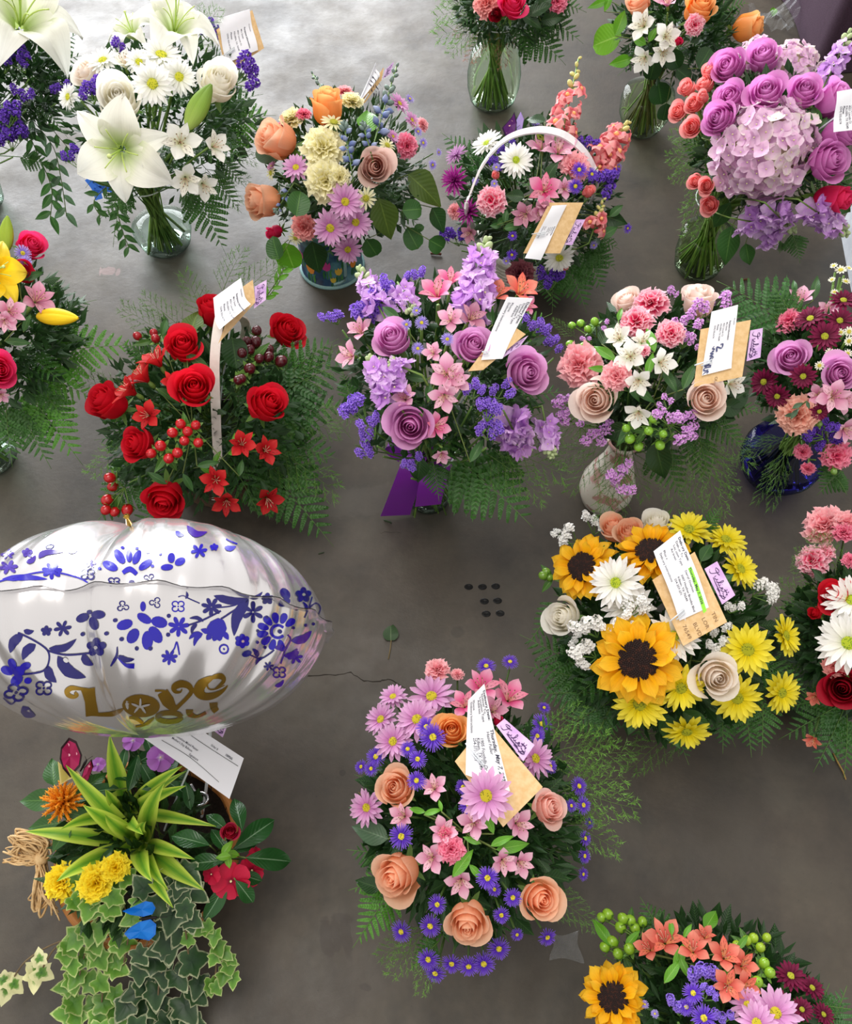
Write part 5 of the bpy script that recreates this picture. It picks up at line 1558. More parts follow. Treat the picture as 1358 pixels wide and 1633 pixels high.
leaves(B9, 'dark salal leaf over the ribbon', 'leaf', 'salal', 'dark', [(668, 752, 50, -95, 0, -.5)], 'salal_leaf', .02)
leaves(B10, 'bright narrow alstroemeria leaves', 'leaf', 'lance', 'bright', [(964, 562, 46, 140, 0, .3), (1037, 540, 48, 105, 0, .4), (1036, 580, 40, 75, 0, .2), (954, 588, 32, 175), (988, 500, 26, 80)], lift=.05)
leaves(B10, 'large dark pointed leaf', 'leaf', 'broad', 'dark', [(1052, 738, 76, -80, 0, -.5)], 'salal_leaf', .02)
leaves(B10, 'mid green alstroemeria leaves', 'leaf', 'lance', 'mid', [(1098, 598, 52, 70), (1068, 606, 44, -60), (1010, 622, 44, -70), (1028, 630, 40, -40), (998, 690, 50, -130), (1050, 690, 46, 160)], lift=.03)
leaves(B10, 'dark salal leaves behind the blush rose', 'leaf', 'salal', 'dark', [(980, 690, 52, -150, -.2, -.4), (1180, 632, 52, 30, .5, 0), (1076, 618, 44, 90, 0, .2), (970, 530, 44, 60, -.2, .5), (1170, 650, 50, -10, .5, -.2)], 'salal_sprig', .0)
leaves(B11, 'alstroemeria leaves by the dusky bloom', 'leaf', 'lance', 'mid', [(1300, 458, 40, 80), (1266, 456, 26, 100), (1252, 466, 24, 130), (1256, 474, 30, 110), (1312, 488, 30, 30)])
leaves(B11, 'small eucalyptus leaves over the peachy carnation', 'leaf', 'ruscus', 'silver', [(1272, 646, 20, 30), (1266, 660, 20, 230), (1288, 646, 14, -70), (1258, 662, 16, 190)], 'eucalyptus_sprig', .075)
leaves(B12, 'olive leaves behind the yellow daisies', 'leaf', 'oval', 'mid', [(1068, 1164, 60, -60), (1110, 1148, 50, -30), (1210, 1060, 46, 20), (1126, 880, 40, 60), (1010, 1150, 44, -110), (1150, 930, 44, 40)])
leaves(B14, 'fresh green alstroemeria leaves', 'leaf', 'lance', 'bright', [(738, 1376, 54, 55, 0, .1), (779, 1310, 40, 110, 0, .2), (818, 1350, 56, 10, .1, 0), (752, 1340, 30, 160), (690, 1294, 30, 20), (664, 1292, 30, 170), (800, 1340, 40, 30), (760, 1392, 34, -50), (702, 1284, 20, 90)], lift=.065)
leaves(B14, 'grey green strap leaf', 'leaf', 'broad', 'silver', [(588, 1327, 66, 160, -.2, .1)], 'strap_leaf', .0)
leaves(B14, 'glossy dark leaf', 'leaf', 'broad', 'dark', [(585, 1410, 48, 165, -.3, 0)], 'salal_leaf', .01, gloss=.2)
leaves(B15, 'single upright green leaf', 'leaf', 'oval', 'bright', [(1133, 1466, 42, 62, .2, .5)], 'green_leaf')
leaves(B15, 'alstroemeria leaves among coral blooms', 'leaf', 'lance', 'bright', [(1084, 1524, 50, 80), (1072, 1548, 46, 60), (1090, 1540, 36, 110), (1096, 1484, 26, 60), (1070, 1478, 26, 90), (1184, 1502, 30, 60), (1160, 1552, 30, 10), (960, 1486, 50, 120), (1008, 1496, 36, 60)], lift=.02)
leaves(B3, 'dark laurel leaves', 'leaf', 'oval', 'dark', [(860, 14, 40, 20), (848, 32, 40, -20), (880, 30, 36, 10), (870, 0, 36, 60)])
leaves(B5, 'dark green basket leaves', 'leaf', 'salal', 'dark', [(853, 190, 34, 150, 0, .8), (745, 330, 40, 150), (820, 312, 32, 170, 0, .2), (900, 290, 40, 80), (795, 356, 26, 40), (880, 270, 30, 50), (979, 350, 44, -20)], 'salal_sprig', .03)
leaves(B5, 'bright small leaves', 'leaf', 'oval', 'mid', [(800, 352, 22, 40), (790, 360, 18, 180), (806, 344, 20, 80), (816, 362, 26, 10), (870, 214, 28, 70), (982, 336, 26, 40), (970, 370, 34, 30)], lift=.045)
trailing(B0, 'hanging ruscus stem with oval leaves', [(40, 200), (62, 250), (82, 300), (80, 350)], 14, 26, 'mid'); trailing(B0, 'hanging ruscus stem with oval leaves', [(50, 190), (85, 235), (98, 290), (106, 345)], 14, 24, 'silver'); trailing(B0, 'hanging ruscus stem with oval leaves', [(60, 180), (95, 220), (112, 240)], 6, 22, 'mid')
trailing(B1, 'hanging ruscus stem with oval leaves', [(196, 292), (188, 335), (196, 370), (206, 396)], 13, 20, 'mid'); trailing(B1, 'short ruscus stem with oval leaves', [(178, 290), (150, 320), (160, 345)], 7, 20, 'mid')
trailing(B2, 'fine twig with small leaves', [(430, 470), (446, 448), (452, 420), (448, 400)], 6, 15, 'bright')
trailing(B8, 'fine twig with small leaves', [(420, 480), (440, 450), (450, 432)], 7, 18, 'bright'); trailing(B8, 'pale leafy twig across the handle', [(310, 738), (345, 728), (370, 705), (384, 690)], 5, 20, 'bright', lift=.16)

# ------------------------------------------------------------------ fern fronds that show: base px, tip px
def FR(b, *it):
    for i in it: frond(b, i[0], i[1], *(i[2:]))
FR(B0, ((70, 110), (128, 52), .5), ((50, 130), (140, 88), .4), ((60, 160), (108, 220), .5, .1), ((30, 250), (92, 270), .5, .1), ((40, 120), (110, 150), .5))
FR(B1, ((330, 215), (440, 184), .62, .14, 10, 1), ((320, 205), (420, 150), .5), ((308, 300), (362, 410), .5, .1), ((290, 300), (330, 350), .5, .1), ((214, 296), (158, 352), .5, .1), ((200, 290), (180, 395), .35, .1), ((345, 250), (392, 300), .5, .1), ((330, 275), (385, 340), .5, .1), ((340, 170), (425, 200), .4))
FR(B3, ((828, 42), (902, 104), .62, .1), ((850, 20), (930, 70), .5, .1), ((860, 10), (935, 20), .5), ((800, 40), (840, 88), .5, .1), ((790, 30), (745, 90), .5, .1))
FR(B4, ((1120, 60), (1175, 20), .5), ((1120, 50), (1168, 82), .5), ((1130, 30), (1195, 5), .5))
FR(B5, ((770, 275), (704, 212), .5, .1, 10, 2), ((930, 380), (988, 398), .6), ((930, 395), (982, 432), .6), ((925, 400), (962, 470), .6), ((900, 420), (935, 500), .6), ((940, 360), (992, 350), .5, .15, 8, 1), ((880, 430), (880, 500), .6))
FR(B6, ((1262, 372), (1275, 420), .6, .1), ((1245, 385), (1242, 405), .7, .1), ((1140, 260), (1080, 220), .5), ((1320, 290), (1380, 340), .5))
FR(B7, ((45, 578), (226, 552), .48, .16, 12, 1), ((40, 590), (160, 640), .5, .12, 11, 1), ((40, 620), (132, 742), .5, .1, 11, 1), ((25, 640), (82, 748), .55, .1, 11), ((60, 560), (132, 474), .5, .1, 10), ((55, 540), (98, 440), .4), ((10, 640), (20, 745), .6, .1), ((50, 600), (120, 690), .5))
FR(B8, ((400, 660), (562, 575), .55, .15, 11, 2), ((400, 680), (560, 648), .55, .15, 11), ((410, 700), (545, 735), .55, .12, 11), ((410, 730), (532, 872), .5, .1, 12), ((400, 760), (470, 840), .55, .1), ((240, 700), (150, 702), .5, .12, 9, 2), ((240, 740), (150, 838), .55, .1), ((230, 690), (140, 625), .5), ((250, 580), (190, 545), .5), ((300, 790), (200, 850), .5), ((440, 620), (540, 540), .5), ((420, 640), (500, 600), .5, .1, 9, 2), ((410, 700), (510, 780), .5))
FR(B9, ((722, 728), (850, 842), .6, .1, 11), ((740, 730), (768, 812), .6, .1), ((690, 735), (700, 800), .6, .1), ((800, 640), (905, 625), .45, .1, 9, 2), ((560, 640), (545, 590), .5), ((790, 720), (838, 770), .5, .1), ((780, 560), (880, 500), .5, .1, 9, 1))
FR(B10, ((1002, 624), (934, 616), .5, .05, 9, 0, 'dark fern frond across the blush rose', None, .14), ((1120, 660), (1190, 720), .5, .1), ((1110, 690), (1120, 780), .5, .1), ((1040, 710), (1090, 800), .5, .1), ((1130, 640), (1215, 660), .5, .1))
FR(B11, ((1262, 530), (1142, 448), .62, .12, 10, 2), ((1270, 520), (1230, 455), .6, .1, 9), ((1240, 600), (1190, 590), .5, .1), ((1250, 560), (1195, 540), .5), ((1345, 745), (1302, 790), .7, .08, 9), ((1330, 760), (1350, 790), .6), ((1250, 640), (1205, 640), .5))
FR(B12, ((950, 1080), (828, 1012), .5, .1, 11), ((955, 1090), (832, 1062), .5, .1, 11), ((960, 1105), (846, 1108), .5, .1, 11, 2), ((970, 1120), (885, 1170), .5, .1, 10, 2), ((975, 1125), (940, 1192), .55, .1, 10, 2), ((1060, 1130), (1098, 1220), .5, .08, 9), ((1150, 1120), (1152, 1202), .55, .08, 9), ((1185, 1120), (1198, 1208), .55, .08, 9), ((1215, 1110), (1214, 1205), .5, .08, 9), ((890, 960), (840, 1030), .4, .1, 9), ((1120, 850), (1150, 808), .5), ((1200, 1060), (1290, 1110), .5))
FR(B13, ((1345, 1120), (1240, 1180), .5, .1, 10), ((1345, 1130), (1296, 1232), .5, .1, 10, 2), ((1330, 1110), (1250, 1130), .5, .1, 10), ((1350, 1140), (1345, 1240), .5, .1), ((1320, 1060), (1240, 1060), .5))
FR(B14, ((640, 1365), (552, 1355), .6, .1, 9), ((630, 1410), (562, 1512), .5, .1, 10, 1), ((620, 1400), (555, 1420), .5, .1, 8, 1), ((830, 1200), (900, 1130), .4), ((650, 1380), (590, 1330), .5), ((700, 1500), (650, 1550), .5))
FR(B15, ((1290, 1640), (1322, 1568), .6, .08, 8, 2), ((1320, 1645), (1350, 1572), .6, .08, 8, 2), ((1060, 1500), (1020, 1430), .6, .1, 9), ((1060, 1500), (1050, 1455), .6, .1, 8), ((1270, 1600), (1240, 1560), .5), ((1290, 1600), (1358, 1610), .5))
for a in (((780, 20), (690, 30), 1), ((780, 10), (700, 0), 1), ((775, 30), (715, 90), 1), ((785, 30), (745, 100), 2), ((800, 30), (800, 110), 2), ((770, 20), (725, 60), 2), ((770, 0), (680, -20), 1), ((790, 40), (770, 95), 1), ((800, 30), (690, 60), 1)): fine(B3, a[0], a[1], a[2])
for a in (((1140, 240), (1065, 215)), ((1135, 250), (1060, 250)), ((1135, 260), (1068, 290)), ((1150, 300), (1085, 340)), ((1140, 270), (1095, 380)), ((1150, 220), (1075, 235)), ((1140, 230), (1070, 270))): fine(B6, a[0], a[1], 1)
for a in (((280, 540), (190, 485)), ((300, 530), (225, 470)), ((330, 520), (290, 430)), ((350, 480), (390, 395)), ((370, 490), (450, 420)), ((330, 500), (310, 470)), ((430, 620), (555, 560)), ((420, 650), (545, 690)), ((410, 700), (540, 790)), ((380, 620), (400, 540)), ((420, 680), (500, 730)), ((220, 640), (120, 600)), ((230, 700), (140, 760)), ((400, 760), (480, 800)), ((380, 660), (380, 600))): fine(B8, a[0], a[1], random.randrange(2))
for a in (((970, 690), (880, 740)), ((975, 700), (905, 790)), ((985, 700), (955, 830)), ((990, 710), (985, 835)), ((1000, 690), (1030, 800)), ((1100, 690), (1170, 790)), ((1090, 700), (1110, 820)), ((1130, 660), (1200, 750)), ((960, 670), (865, 690)), ((1110, 680), (1150, 830)), ((920, 540), (880, 510)), ((1070, 700), (1080, 830))): fine(B10, a[0], a[1], 0, .0, .8)
for a in (((1260, 690), (1170, 730)), ((1262, 700), (1180, 700)), ((1260, 710), (1205, 800)), ((1258, 700), (1230, 810))): fine(B11, a[0], a[1], 0, .05, .5)
for a in (((880, 1240), (1020, 1290)), ((880, 1220), (1010, 1200)), ((880, 1250), (1000, 1240)), ((880, 1300), (990, 1360)), ((860, 1180), (930, 1120)), ((870, 1260), (960, 1310)), ((690, 1470), (620, 1560)), ((680, 1480), (600, 1530)), ((700, 1500), (670, 1590)), ((860, 1420), (950, 1480)), ((850, 1210), (980, 1180))): fine(B14, a[0], a[1], random.randrange(2))
for a in (((1090, 1140), (1000, 1230)), ((970, 1130), (940, 1230))): fine(B12, a[0], a[1], 0)
for a in (((1340, 980), (1240, 930)), ((1340, 1000), (1235, 980)), ((1340, 1040), (1240, 1030)), ((1340, 900), (1265, 880)), ((1340, 1060), (1250, 1080)), ((1345, 940), (1260, 900)), ((1350, 860), (1300, 860)), ((1340, 1010), (1260, 960)), ((1340, 920), (1290, 850))): fine(B13, a[0], a[1], 0, 0, 1.2)
for a in (((330, 270), (400, 290)), ((320, 260), (385, 330)), ((300, 90), (350, 10)), ((330, 60), (318, 5)), ((340, 230), (410, 260))): fine(B1, a[0], a[1], 0)
for a in (((780, 700), (905, 760)), ((790, 680), (900, 700)), ((560, 700), (520, 640)), ((770, 720), (870, 800))): fine(B9, a[0], a[1], 0)
for a in (((1010, 230), (975, 260)),): pass
NM = {B0: 'upper edge lily vase', B1: 'white lily vase', B2: 'painted tin bouquet', B3: 'tall clear vase', B4: 'peach rose vase', B5: 'white-handled basket', B6: 'hydrangea vase', B7: 'yellow lily vase', B8: 'red rose basket', B9: 'purple ribbon vase', B10: 'painted ceramic vase', B11: 'cobalt blue vase', B12: 'sunflower arrangement', B13: 'red and white arrangement', B14: 'peach and aster arrangement', B15: 'corner sunflower arrangement'}
for b, nm in NM.items():
    big = b in (B8, B12, B14, B15)
    filler(b, nm, 1700 if big else 1200, ('20401a', '345a28') if b is not B2 else ('2c4c22', '44682e'), .42, .86)
    ring_fronds(b, nm, 8 if big else 6, 0, (-.3, .3), .98)

def cut_stems(b, nm, n, spread=.036, col=('86a852', '55782f'), rr=.0028):
    root = thing('cut_stems', b.base+V((0, 0, .012)), 'bundle of cut green stems standing in the glass of the '+nm, 'stems')
    for i in range(n):
        a = i*2.4; r = spread*sqrt((i+.5)/n); e = b.base+V((r*cos(a), r*sin(a), .013)); t = b.neck+V((-.8*r*cos(a+.5), -.8*r*sin(a+.5), .02)); mb = MB()
        mb.tube([e, e.lerp(t, .5)+V((random.uniform(-1, 1), random.uniform(-1, 1), 0))*.004, t, t+(t-e)*.25], rr*random.uniform(.7, 1.25), stem_mat(*(col if i % 3 else ('a8bc6c', '6f8a3c'))), 6); part('stem', mb.mesh('stem'), root)
for b_, n_, cc in ((B0, 14, ('86a852', '55782f')), (B1, 18, ('8cac5c', '5c7f34')), (B3, 34, ('8cb058', '5a8034')), (B4, 26, ('7a7a44', '54502c')), (B6, 24, ('7c9a48', '5a6a30')), (B7, 14, ('86a852', '55782f')), (B9, 14, ('86a852', '55782f')), (B11, 12, ('5c7a3c', '3c5a2a'))): cut_stems(b_, NM[b_], n_, (.056 if b_ is B3 else .048) if b_ in (B3, B4, B6) else .038, cc)

# ================================================================== delivery cards
card(B1, 'kraft envelope and order slip standing above the white rose in the white lily vase', (384, 70), (.5, .35), [(345, 47), (402, 16), (421, 77), (361, 115)], [(346, 30), (397, 15), (411, 80), (361, 101)], None, SLIP_B, .03, slip_size=1)
card(B2, 'order slip and envelope seen nearly edge on behind the dusty blue delphinium', (588, 140), (.9, .5), [(568, 166), (612, 108), (608, 128), (582, 164)], [(573, 158), (598, 100), (605, 122), (575, 160)], [(614, 112), (628, 98), (622, 118), (610, 126)], SLIP_B[:4], .02)
card(B5, 'kraft envelope with long white slip and lilac card in the white-handled basket', (880, 366), (.2, .2), [(876, 323), (930, 323), (893, 404), (834, 404)], [(880, 328), (903, 327), (862, 415), (836, 412)], [(917, 350), (933, 350), (912, 391), (897, 390)], [(t, u, .36+v*.4, s*.62, *b) for t, u, v, s, *b in SLIP_A], .07)
card(B8, 'white slip, kraft envelope and lilac card on top of the cream basket handle', (372, 492), (.35, .4), [(380, 462), (403, 446), (407, 482), (348, 548)], [(340, 475), (384, 443), (394, 491), (345, 531)], [(406, 457), (425, 446), (424, 478), (405, 492)], SLIP_B, .235, lambda u, v: .012*max(0, v-.6)**1.5*6)
card(B9, 'curling white order slip with peach envelope between two lavender roses', (806, 530), (.35, .25), [(806, 512), (838, 533), (770, 590), (746, 592)], [(803, 478), (844, 480), (801, 572), (767, 574)], [(842, 535), (829, 552), (798, 573), (798, 560)], SLIP_A, .07, lambda u, v: .014*(1-v)**2-.006*sin(v*pi))
def handw(s, mb):
    blk = plain('4a5078', .6)
    for st in ([(.52, .57), (.6, .57), (.58, .63), (.44, .60), (.40, .60), (.42, .67)], [(.30, .57), (.25, .60), (.32, .62), (.24, .65)], [(.32, .65), (.2, .67), (.3, .69), (.2, .71), (.3, .73), (.2, .75)], [(.34, .74), (.26, .77), (.2, .76), (.28, .80)],
               [(.10, .82), (.20, .84), (.10, .87), (.06, .84), (.28, .87)], [(.28, .89), (.06, .89), (.06, .93), (.2, .93)], [(.22, .96), (.16, .98), (.18, .95), (.06, .97), (.02, .99)]):
        s.stroke(mb, st, .0008, blk, .0009)
card(B10, 'kraft envelope with handwritten white slip and lilac card in the painted ceramic vase', (1145, 560), (.25, .15), [(1117, 525), (1197, 510), (1183, 601), (1106, 617)], [(1133, 498), (1175, 487), (1166, 587), (1119, 599)], [(1196, 527), (1216, 523), (1212, 570), (1190, 576)], [(t, u, v*.62, s*.62, *b) for t, u, v, s, *b in SLIP_B], .075, lambda u, v: .006*max(0, .35-v)*2+.002*sin(v*6), extra=handw, env_notes=(('OL', .42, .9, .006),))
card(B12, 'kraft envelope with highlighted white slip and lilac card over the sunflowers', (1090, 935), (.2, .15), [(1040, 925), (1107, 880), (1159, 992), (1089, 1030)], [(1040, 881), (1083, 847), (1131, 968), (1083, 990)], [(1123, 907), (1143, 895), (1172, 949), (1151, 964)],
     SLIP_A+[('Thursday, May 7, 2026', .80, .46, .0052, 1), ('Darryl Overton', .66, .46, .0046), ('3007 Heather Brooke Blvd', .50, .48, .0046), ('Killeen, TX 76549', .38, .48, .0046), ('254-257-271', .27, .48, .0046)], .085, lambda u, v: .010*sin(v*pi)-.004*u+.012*max(0, .18-v)*4, env_notes=(('TIN', .78, .80, .008), ('LOR', .56, .80, .008), ('BLVD', .36, .80, .008), ('76549', .15, .76, .008)), hl=('Thursday, May 7, 2026', .80, .46, .0052))
card(B14, 'kraft envelope with curving white slip and lilac card behind the large pink daisy', (790, 1210), (.1, .15), [(777, 1150), (865, 1255), (802, 1319), (725, 1214)], [(745, 1120), (771, 1093), (813, 1262), (742, 1236)], [(791, 1157), (804, 1146), (852, 1188), (834, 1214)],
     [(t, u, v*.8, s*.8, *b) for t, u, v, s, *b in SLIP_A]+[('Thursday, May 7, 2026', .84, .42, .0052, 1), ('Hazel Fuller', .70, .44, .0044), ('1905 Foothills Dr', .46, .50, .0046), ('Killeen, TX 76549', .34, .50, .0046), ('254-371-2201', .22, .50, .0046)], .075, lambda u, v: .014*(.5-v)**2*4*(1 if v < .5 else .3)-.004*u)
card(B6, 'white order slip cut off by the photo edge among pink mauve roses', (1348, 175), (.4, .2), None, [(1334, 146), (1372, 140), (1376, 206), (1328, 211)], None, SLIP_B, .13)

# ================================================================== planter basket with dracaena, ivy, periwinkle, marigolds
PL = Bq('the ivy planter basket', 220, 1348, 150, zc=.17, flat=.55, neck=.08)
def planter():
    root = thing('planter_basket', PL.base.copy(), 'round split wood planter basket filled with mixed potted plants', 'basket'); T = M.Translation(PL.base); r, h = .136, .125
    n = NT('chip_wood'); vec, x, y = n.pv(); ns = n.noise(vec, 1.0, 4, .6, (2, 40, 1)); tc = n.n('ShaderNodeTexCoord'); mt = n.surf(n.vary(n.ramp(ns, [(.3, hx('9a5c26')), (.7, hx('c98a48'))]), .15), .5, 0.0, .35, ns, .3)
    N = 18
    mb = MB(); w = 2*pi/N*.47
    mb.grid(lambda u, v: ((r*(.74+.26*v)+.0015*(1-abs(2*u-1)))*cos((u-.5)*2*w), (r*(.74+.26*v))*sin((u-.5)*2*w), .004+v*(h-.006)), 4, 4, mt); me = mb.mesh('stave')
    for k in range(N): part('stave', me, root, T @ rotz(2*pi*k/N))
    for z, rr, hh in ((h, 1.0, .020), (.045, .83, .014)):
        mb = MB(); P = [(r*rr+.004, z-hh), (r*rr+.008, z-hh*.9), (r*rr+.008, z), (r*rr-.002, z+.001), (r*rr-.003, z-hh)]; mb.lathe(P, mt, 48); part('rim_hoop' if z == h else 'lower_hoop', mb.mesh('hoop'), root, T)
    mb = MB(); mb.lathe([(.001, .003), (r*.74, .003), (r*.74, .008), (.001, .008)], mt, 24); part('base', mb.mesh('base'), root, T)
    mb = MB(); mb.grid(lambda u, v: (v*r*.97*cos(2*pi*u), v*r*.97*sin(2*pi*u), h*.72+.006*sin(u*40+v*17)*sin(v*21)), 40, 10, mottled('17120e', '2c221a', 200.0, .95), None, True); s = part('potting_soil', mb.mesh('potting_soil'), root, T); s['kind'] = 'stuff'
planter()
filler(PL, 'planter basket', 420, ('24421c', '3a5c2c'), .45, .8, .030, .05)
def strap_leaves(name, label, cat, b, items, mat, z0):
    C = at_z(items[0][0][0], items[0][0][1], z0); root = thing(name, V((C.x, C.y, .08)), label, cat)
    for (p0, p1, w, arch, lift) in items:
        A = at_z(p0[0], p0[1], z0); B, _ = b.hit(p1[0], p1[1], lift); mid = A.lerp(B, .5)+V((0, 0, arch)); cv = bez(A, mid, B, 14); W2 = pxw(mid, w)*.5; mb = MB(); vs, at, fs = [], [], []; ph = random.random()*6
        for i, p in enumerate(cv):
            t = i/14; tg = (cv[min(i+1, 14)]-cv[max(i-1, 0)]).normalized(); sd = tocam(p).cross(tg).normalized(); nn = tg.cross(sd); hw = W2*(sin(pi*(.07+.93*t)**.85)*.92+.09*(1-t))+.0003
            for j in range(7):
                uu = j/3-1; vs.append(p+sd*(uu*hw)+nn*(.30*abs(uu)*hw+.0015*sin(t*9+ph+uu))); at.append((uu*.5+.5, t, abs(uu)))
            if i:
                for j in range(6): k = i*7+j; fs.append((k-7, k-6, k+1, k))
        mb.add(vs, fs, mat, at); part('leaf', mb.mesh('leaf'), root)
    mb = MB(); mb.tube([V((C.x, C.y, .08)), C, C+V((0, 0, .02))], .005, stem_mat('8aa848', '6c8a38')); part('stem', mb.mesh('stem'), root)
    return root
dr = varieg_mat('c8dc58', '9cc23c', '5c9a2c', .45, .72)
strap_leaves('dracaena', 'upright lime striped dracaena rosette at the back of the planter', 'plant', PL, [((206, 1300), (175, 1172), 30, .03, .14), ((206, 1298), (297, 1253), 22, .04, .10), ((212, 1296), (345, 1318), 20, .05, .07), ((202, 1298), (98, 1322), 22, .05, .08), ((208, 1290), (290, 1222), 22, .03, .12), ((204, 1305), (228, 1330), 20, .03, .09), ((200, 1300), (168, 1258), 16, .03, .10), ((210, 1302), (296, 1230), 14, .04, .11)], dr, .16)
strap_leaves('dracaena', 'arching lime striped dracaena rosette in the planter middle', 'plant', PL, [((226, 1345), (105, 1220), 26, .05, .13), ((228, 1343), (133, 1284), 28, .05, .11), ((222, 1346), (40, 1326), 26, .06, .07), ((220, 1348), (90, 1406), 30, .06, .08), ((224, 1350), (243, 1406), 28, .05, .09), ((232, 1350), (326, 1420), 30, .06, .08), ((230, 1352), (276, 1448), 26, .06, .07), ((232, 1342), (262, 1248), 30, .05, .13), ((228, 1348), (268, 1420), 22, .05, .08), ((235, 1345), (310, 1370), 22, .05, .08), ((222, 1344), (168, 1300), 22, .05, .11), ((230, 1340), (232, 1310), 18, .04, .12)], dr, .165)
MARI = ('e0b000', 'f4d414', 'fbe83c')
for x, y, s, fx, fy in ((95, 1407, 52, -.5, -.1), (152, 1410, 54, -.2, -.2), (184, 1384, 42, 0, 0)): bloom('marigold', 'marigold', 'yellow marigold', PL, carnation(MARI, 1), x, y, s, fx, fy, .045)
@kit
def celosia(v):
    mt = petal_mat('d86a00', 'f08c10', 'f8b43c', .2, .25); parts = []; ms = []
    for j in range(3):
        mb = MB(); mb.tube([(0, 0, 0), (.02, .04, .3), (.0, .02, .62), (.03, -.03, .85)], lambda t: .10*(1-t)**.6+.012, mt, 6)
        for q in range(9): a = q*2.4; z = .2+.06*q; mb.tube([(0, 0, z), (.12*cos(a), .12*sin(a), z+.12)], lambda t: .035*(1-t)+.006, mt, 4)
        ms.append(mb.mesh('plume'))
    for i in range(40):
        z = 1-1.1*(i+.5)/40; r = sqrt(max(0, 1-z*z)); a = i*2.4; d = V((r*cos(a), r*sin(a), z)); parts.append(('plume', ms[i % 3], frame(d*.2, d, random.random()*6, random.uniform(.8, 1.05), V((.1, .2, 1)))))
    return parts, 1.0
bloom('celosia', 'celosia', 'feathery orange celosia', PL, celosia(0), 101, 1280, 70, -.3, .4, .06)
@kit
def vinca(cols, v):
    mt = petal_mat(*cols, .05, .3, .25); parts = []; ms = []
    for j in range(2):
        mb = MB(); ph = random.random()*6
        mb.grid(lambda u, v: (.04+.96*v, (u*2-1)*(.06+.50*sin(min(1, v*1.15)*pi/2)*(1 if v < .7 else sqrt(max(0, 1-((v-.7)/.32)**2)))), .06*sin(u*5+ph)*v-.05*v*v), 6, 7, mt); ms.append(mb.mesh('petal'))
    for k in range(5): parts.append(('petal', ms[k % 2], rotz(k*1.2566) @ rotx(.12)))
    mb = MB(); mb.ball((0, 0, .03), .07, plain('f4e8b0', .6), 6, 4); mb.lathe([(.03, -.6), (.05, -.1), (.06, 0)], plain(cols[0], .6), 8); parts.append(('throat', mb.mesh('throat'), M.Identity(4)))
    return parts, 1.0
VR = ('7c0028', 'cc1840', 'dc2c50'); VP = ('e0c8f0', 'b868cc', 'c480d6')
for x, y, s, fx, fy, l in ((368, 1405, 62, .0, -.5, .05), (401, 1388, 54, 1.0, -.2, .03), (337, 1394, 34, -.6, -.3, .03), (408, 1366, 30, 1.2, .4, .03)): bloom('periwinkle', 'periwinkle', 'crimson periwinkle flower', PL, vinca(VR, 0), x, y, s, fx, fy, l)
bloom('periwinkle_bud', 'periwinkle', 'crimson periwinkle bud', PL, rose(('8c0830', 'd0204c', 'e04468'), .4, 3), 366, 1328, 30, .0, .2, .07)
for x, y, s, fx, fy in ((256, 1208, 44, -.1, .1), (212, 1181, 34, -.3, .4), (156, 1219, 24, -.2, .5)): bloom('periwinkle', 'periwinkle', 'mauve periwinkle flower', PL, vinca(VP, 0), x, y, s, fx, fy, .05)
LEAFC['vinca'] = ('2a5a2a', '8ab086')
leaves(PL, 'glossy periwinkle leaf whorl around the crimson flowers', 'plant', 'vinca', 'vinca', [(408, 1328, 84, 38, .3, .3), (432, 1370, 86, 0, .5, .1), (380, 1296, 62, 95, .1, .6), (328, 1374, 64, 185, -.2, .2), (302, 1338, 70, 160, -.2, .4), (344, 1440, 70, -120, .1, -.4), (392, 1424, 60, -50, .4, -.4), (350, 1340, 50, 120, 0, .3), (392, 1346, 56, 30, .3, .2), (346, 1310, 50, 130, 0, .6), (400, 1400, 50, -20, .4, -.2)], 'periwinkle_plant', .035, True, .22)
leaves(PL, 'small light green leaves at the periwinkle tip', 'plant', 'oval', 'lime', [(362, 1352, 26, 60), (372, 1362, 24, -10), (356, 1366, 24, 190), (364, 1374, 22, -80)], 'periwinkle_tip', .06)
leaves(PL, 'dark periwinkle leaves below the mauve flowers', 'plant', 'vinca', 'vinca', [(226, 1212, 56, 30), (214, 1232, 54, -110), (238, 1240, 52, -60), (258, 1250, 60, 20), (270, 1226, 44, 60), (190, 1236, 40, 150), (160, 1260, 54, 20), (240, 1192, 46, 100), (285, 1258, 50, -30), (196, 1212, 40, 90), (300, 1268, 44, -80)], 'periwinkle_plant', .02, True, .3)
leaves(PL, 'matte green celosia leaves at the basket edge', 'plant', 'broad', 'mid', [(58, 1276, 66, 178, -.4, .2), (84, 1228, 56, 100, -.2, .6), (150, 1246, 48, 40), (70, 1316, 56, 190, -.3, .1), (96, 1338, 46, -120, -.2, 0), (130, 1302, 44, -20), (136, 1266, 50, 10)], 'celosia_leaves', .02)
leaves(PL, 'ferny dark marigold leaves', 'plant', 'lance', 'dark', [(124, 1372, 40, 30), (120, 1430, 40, -60), (170, 1364, 36, 60), (140, 1382, 34, 100), (110, 1392, 34, 10), (128, 1446, 34, -100), (164, 1386, 30, -40)], 'marigold_leaves', .02)
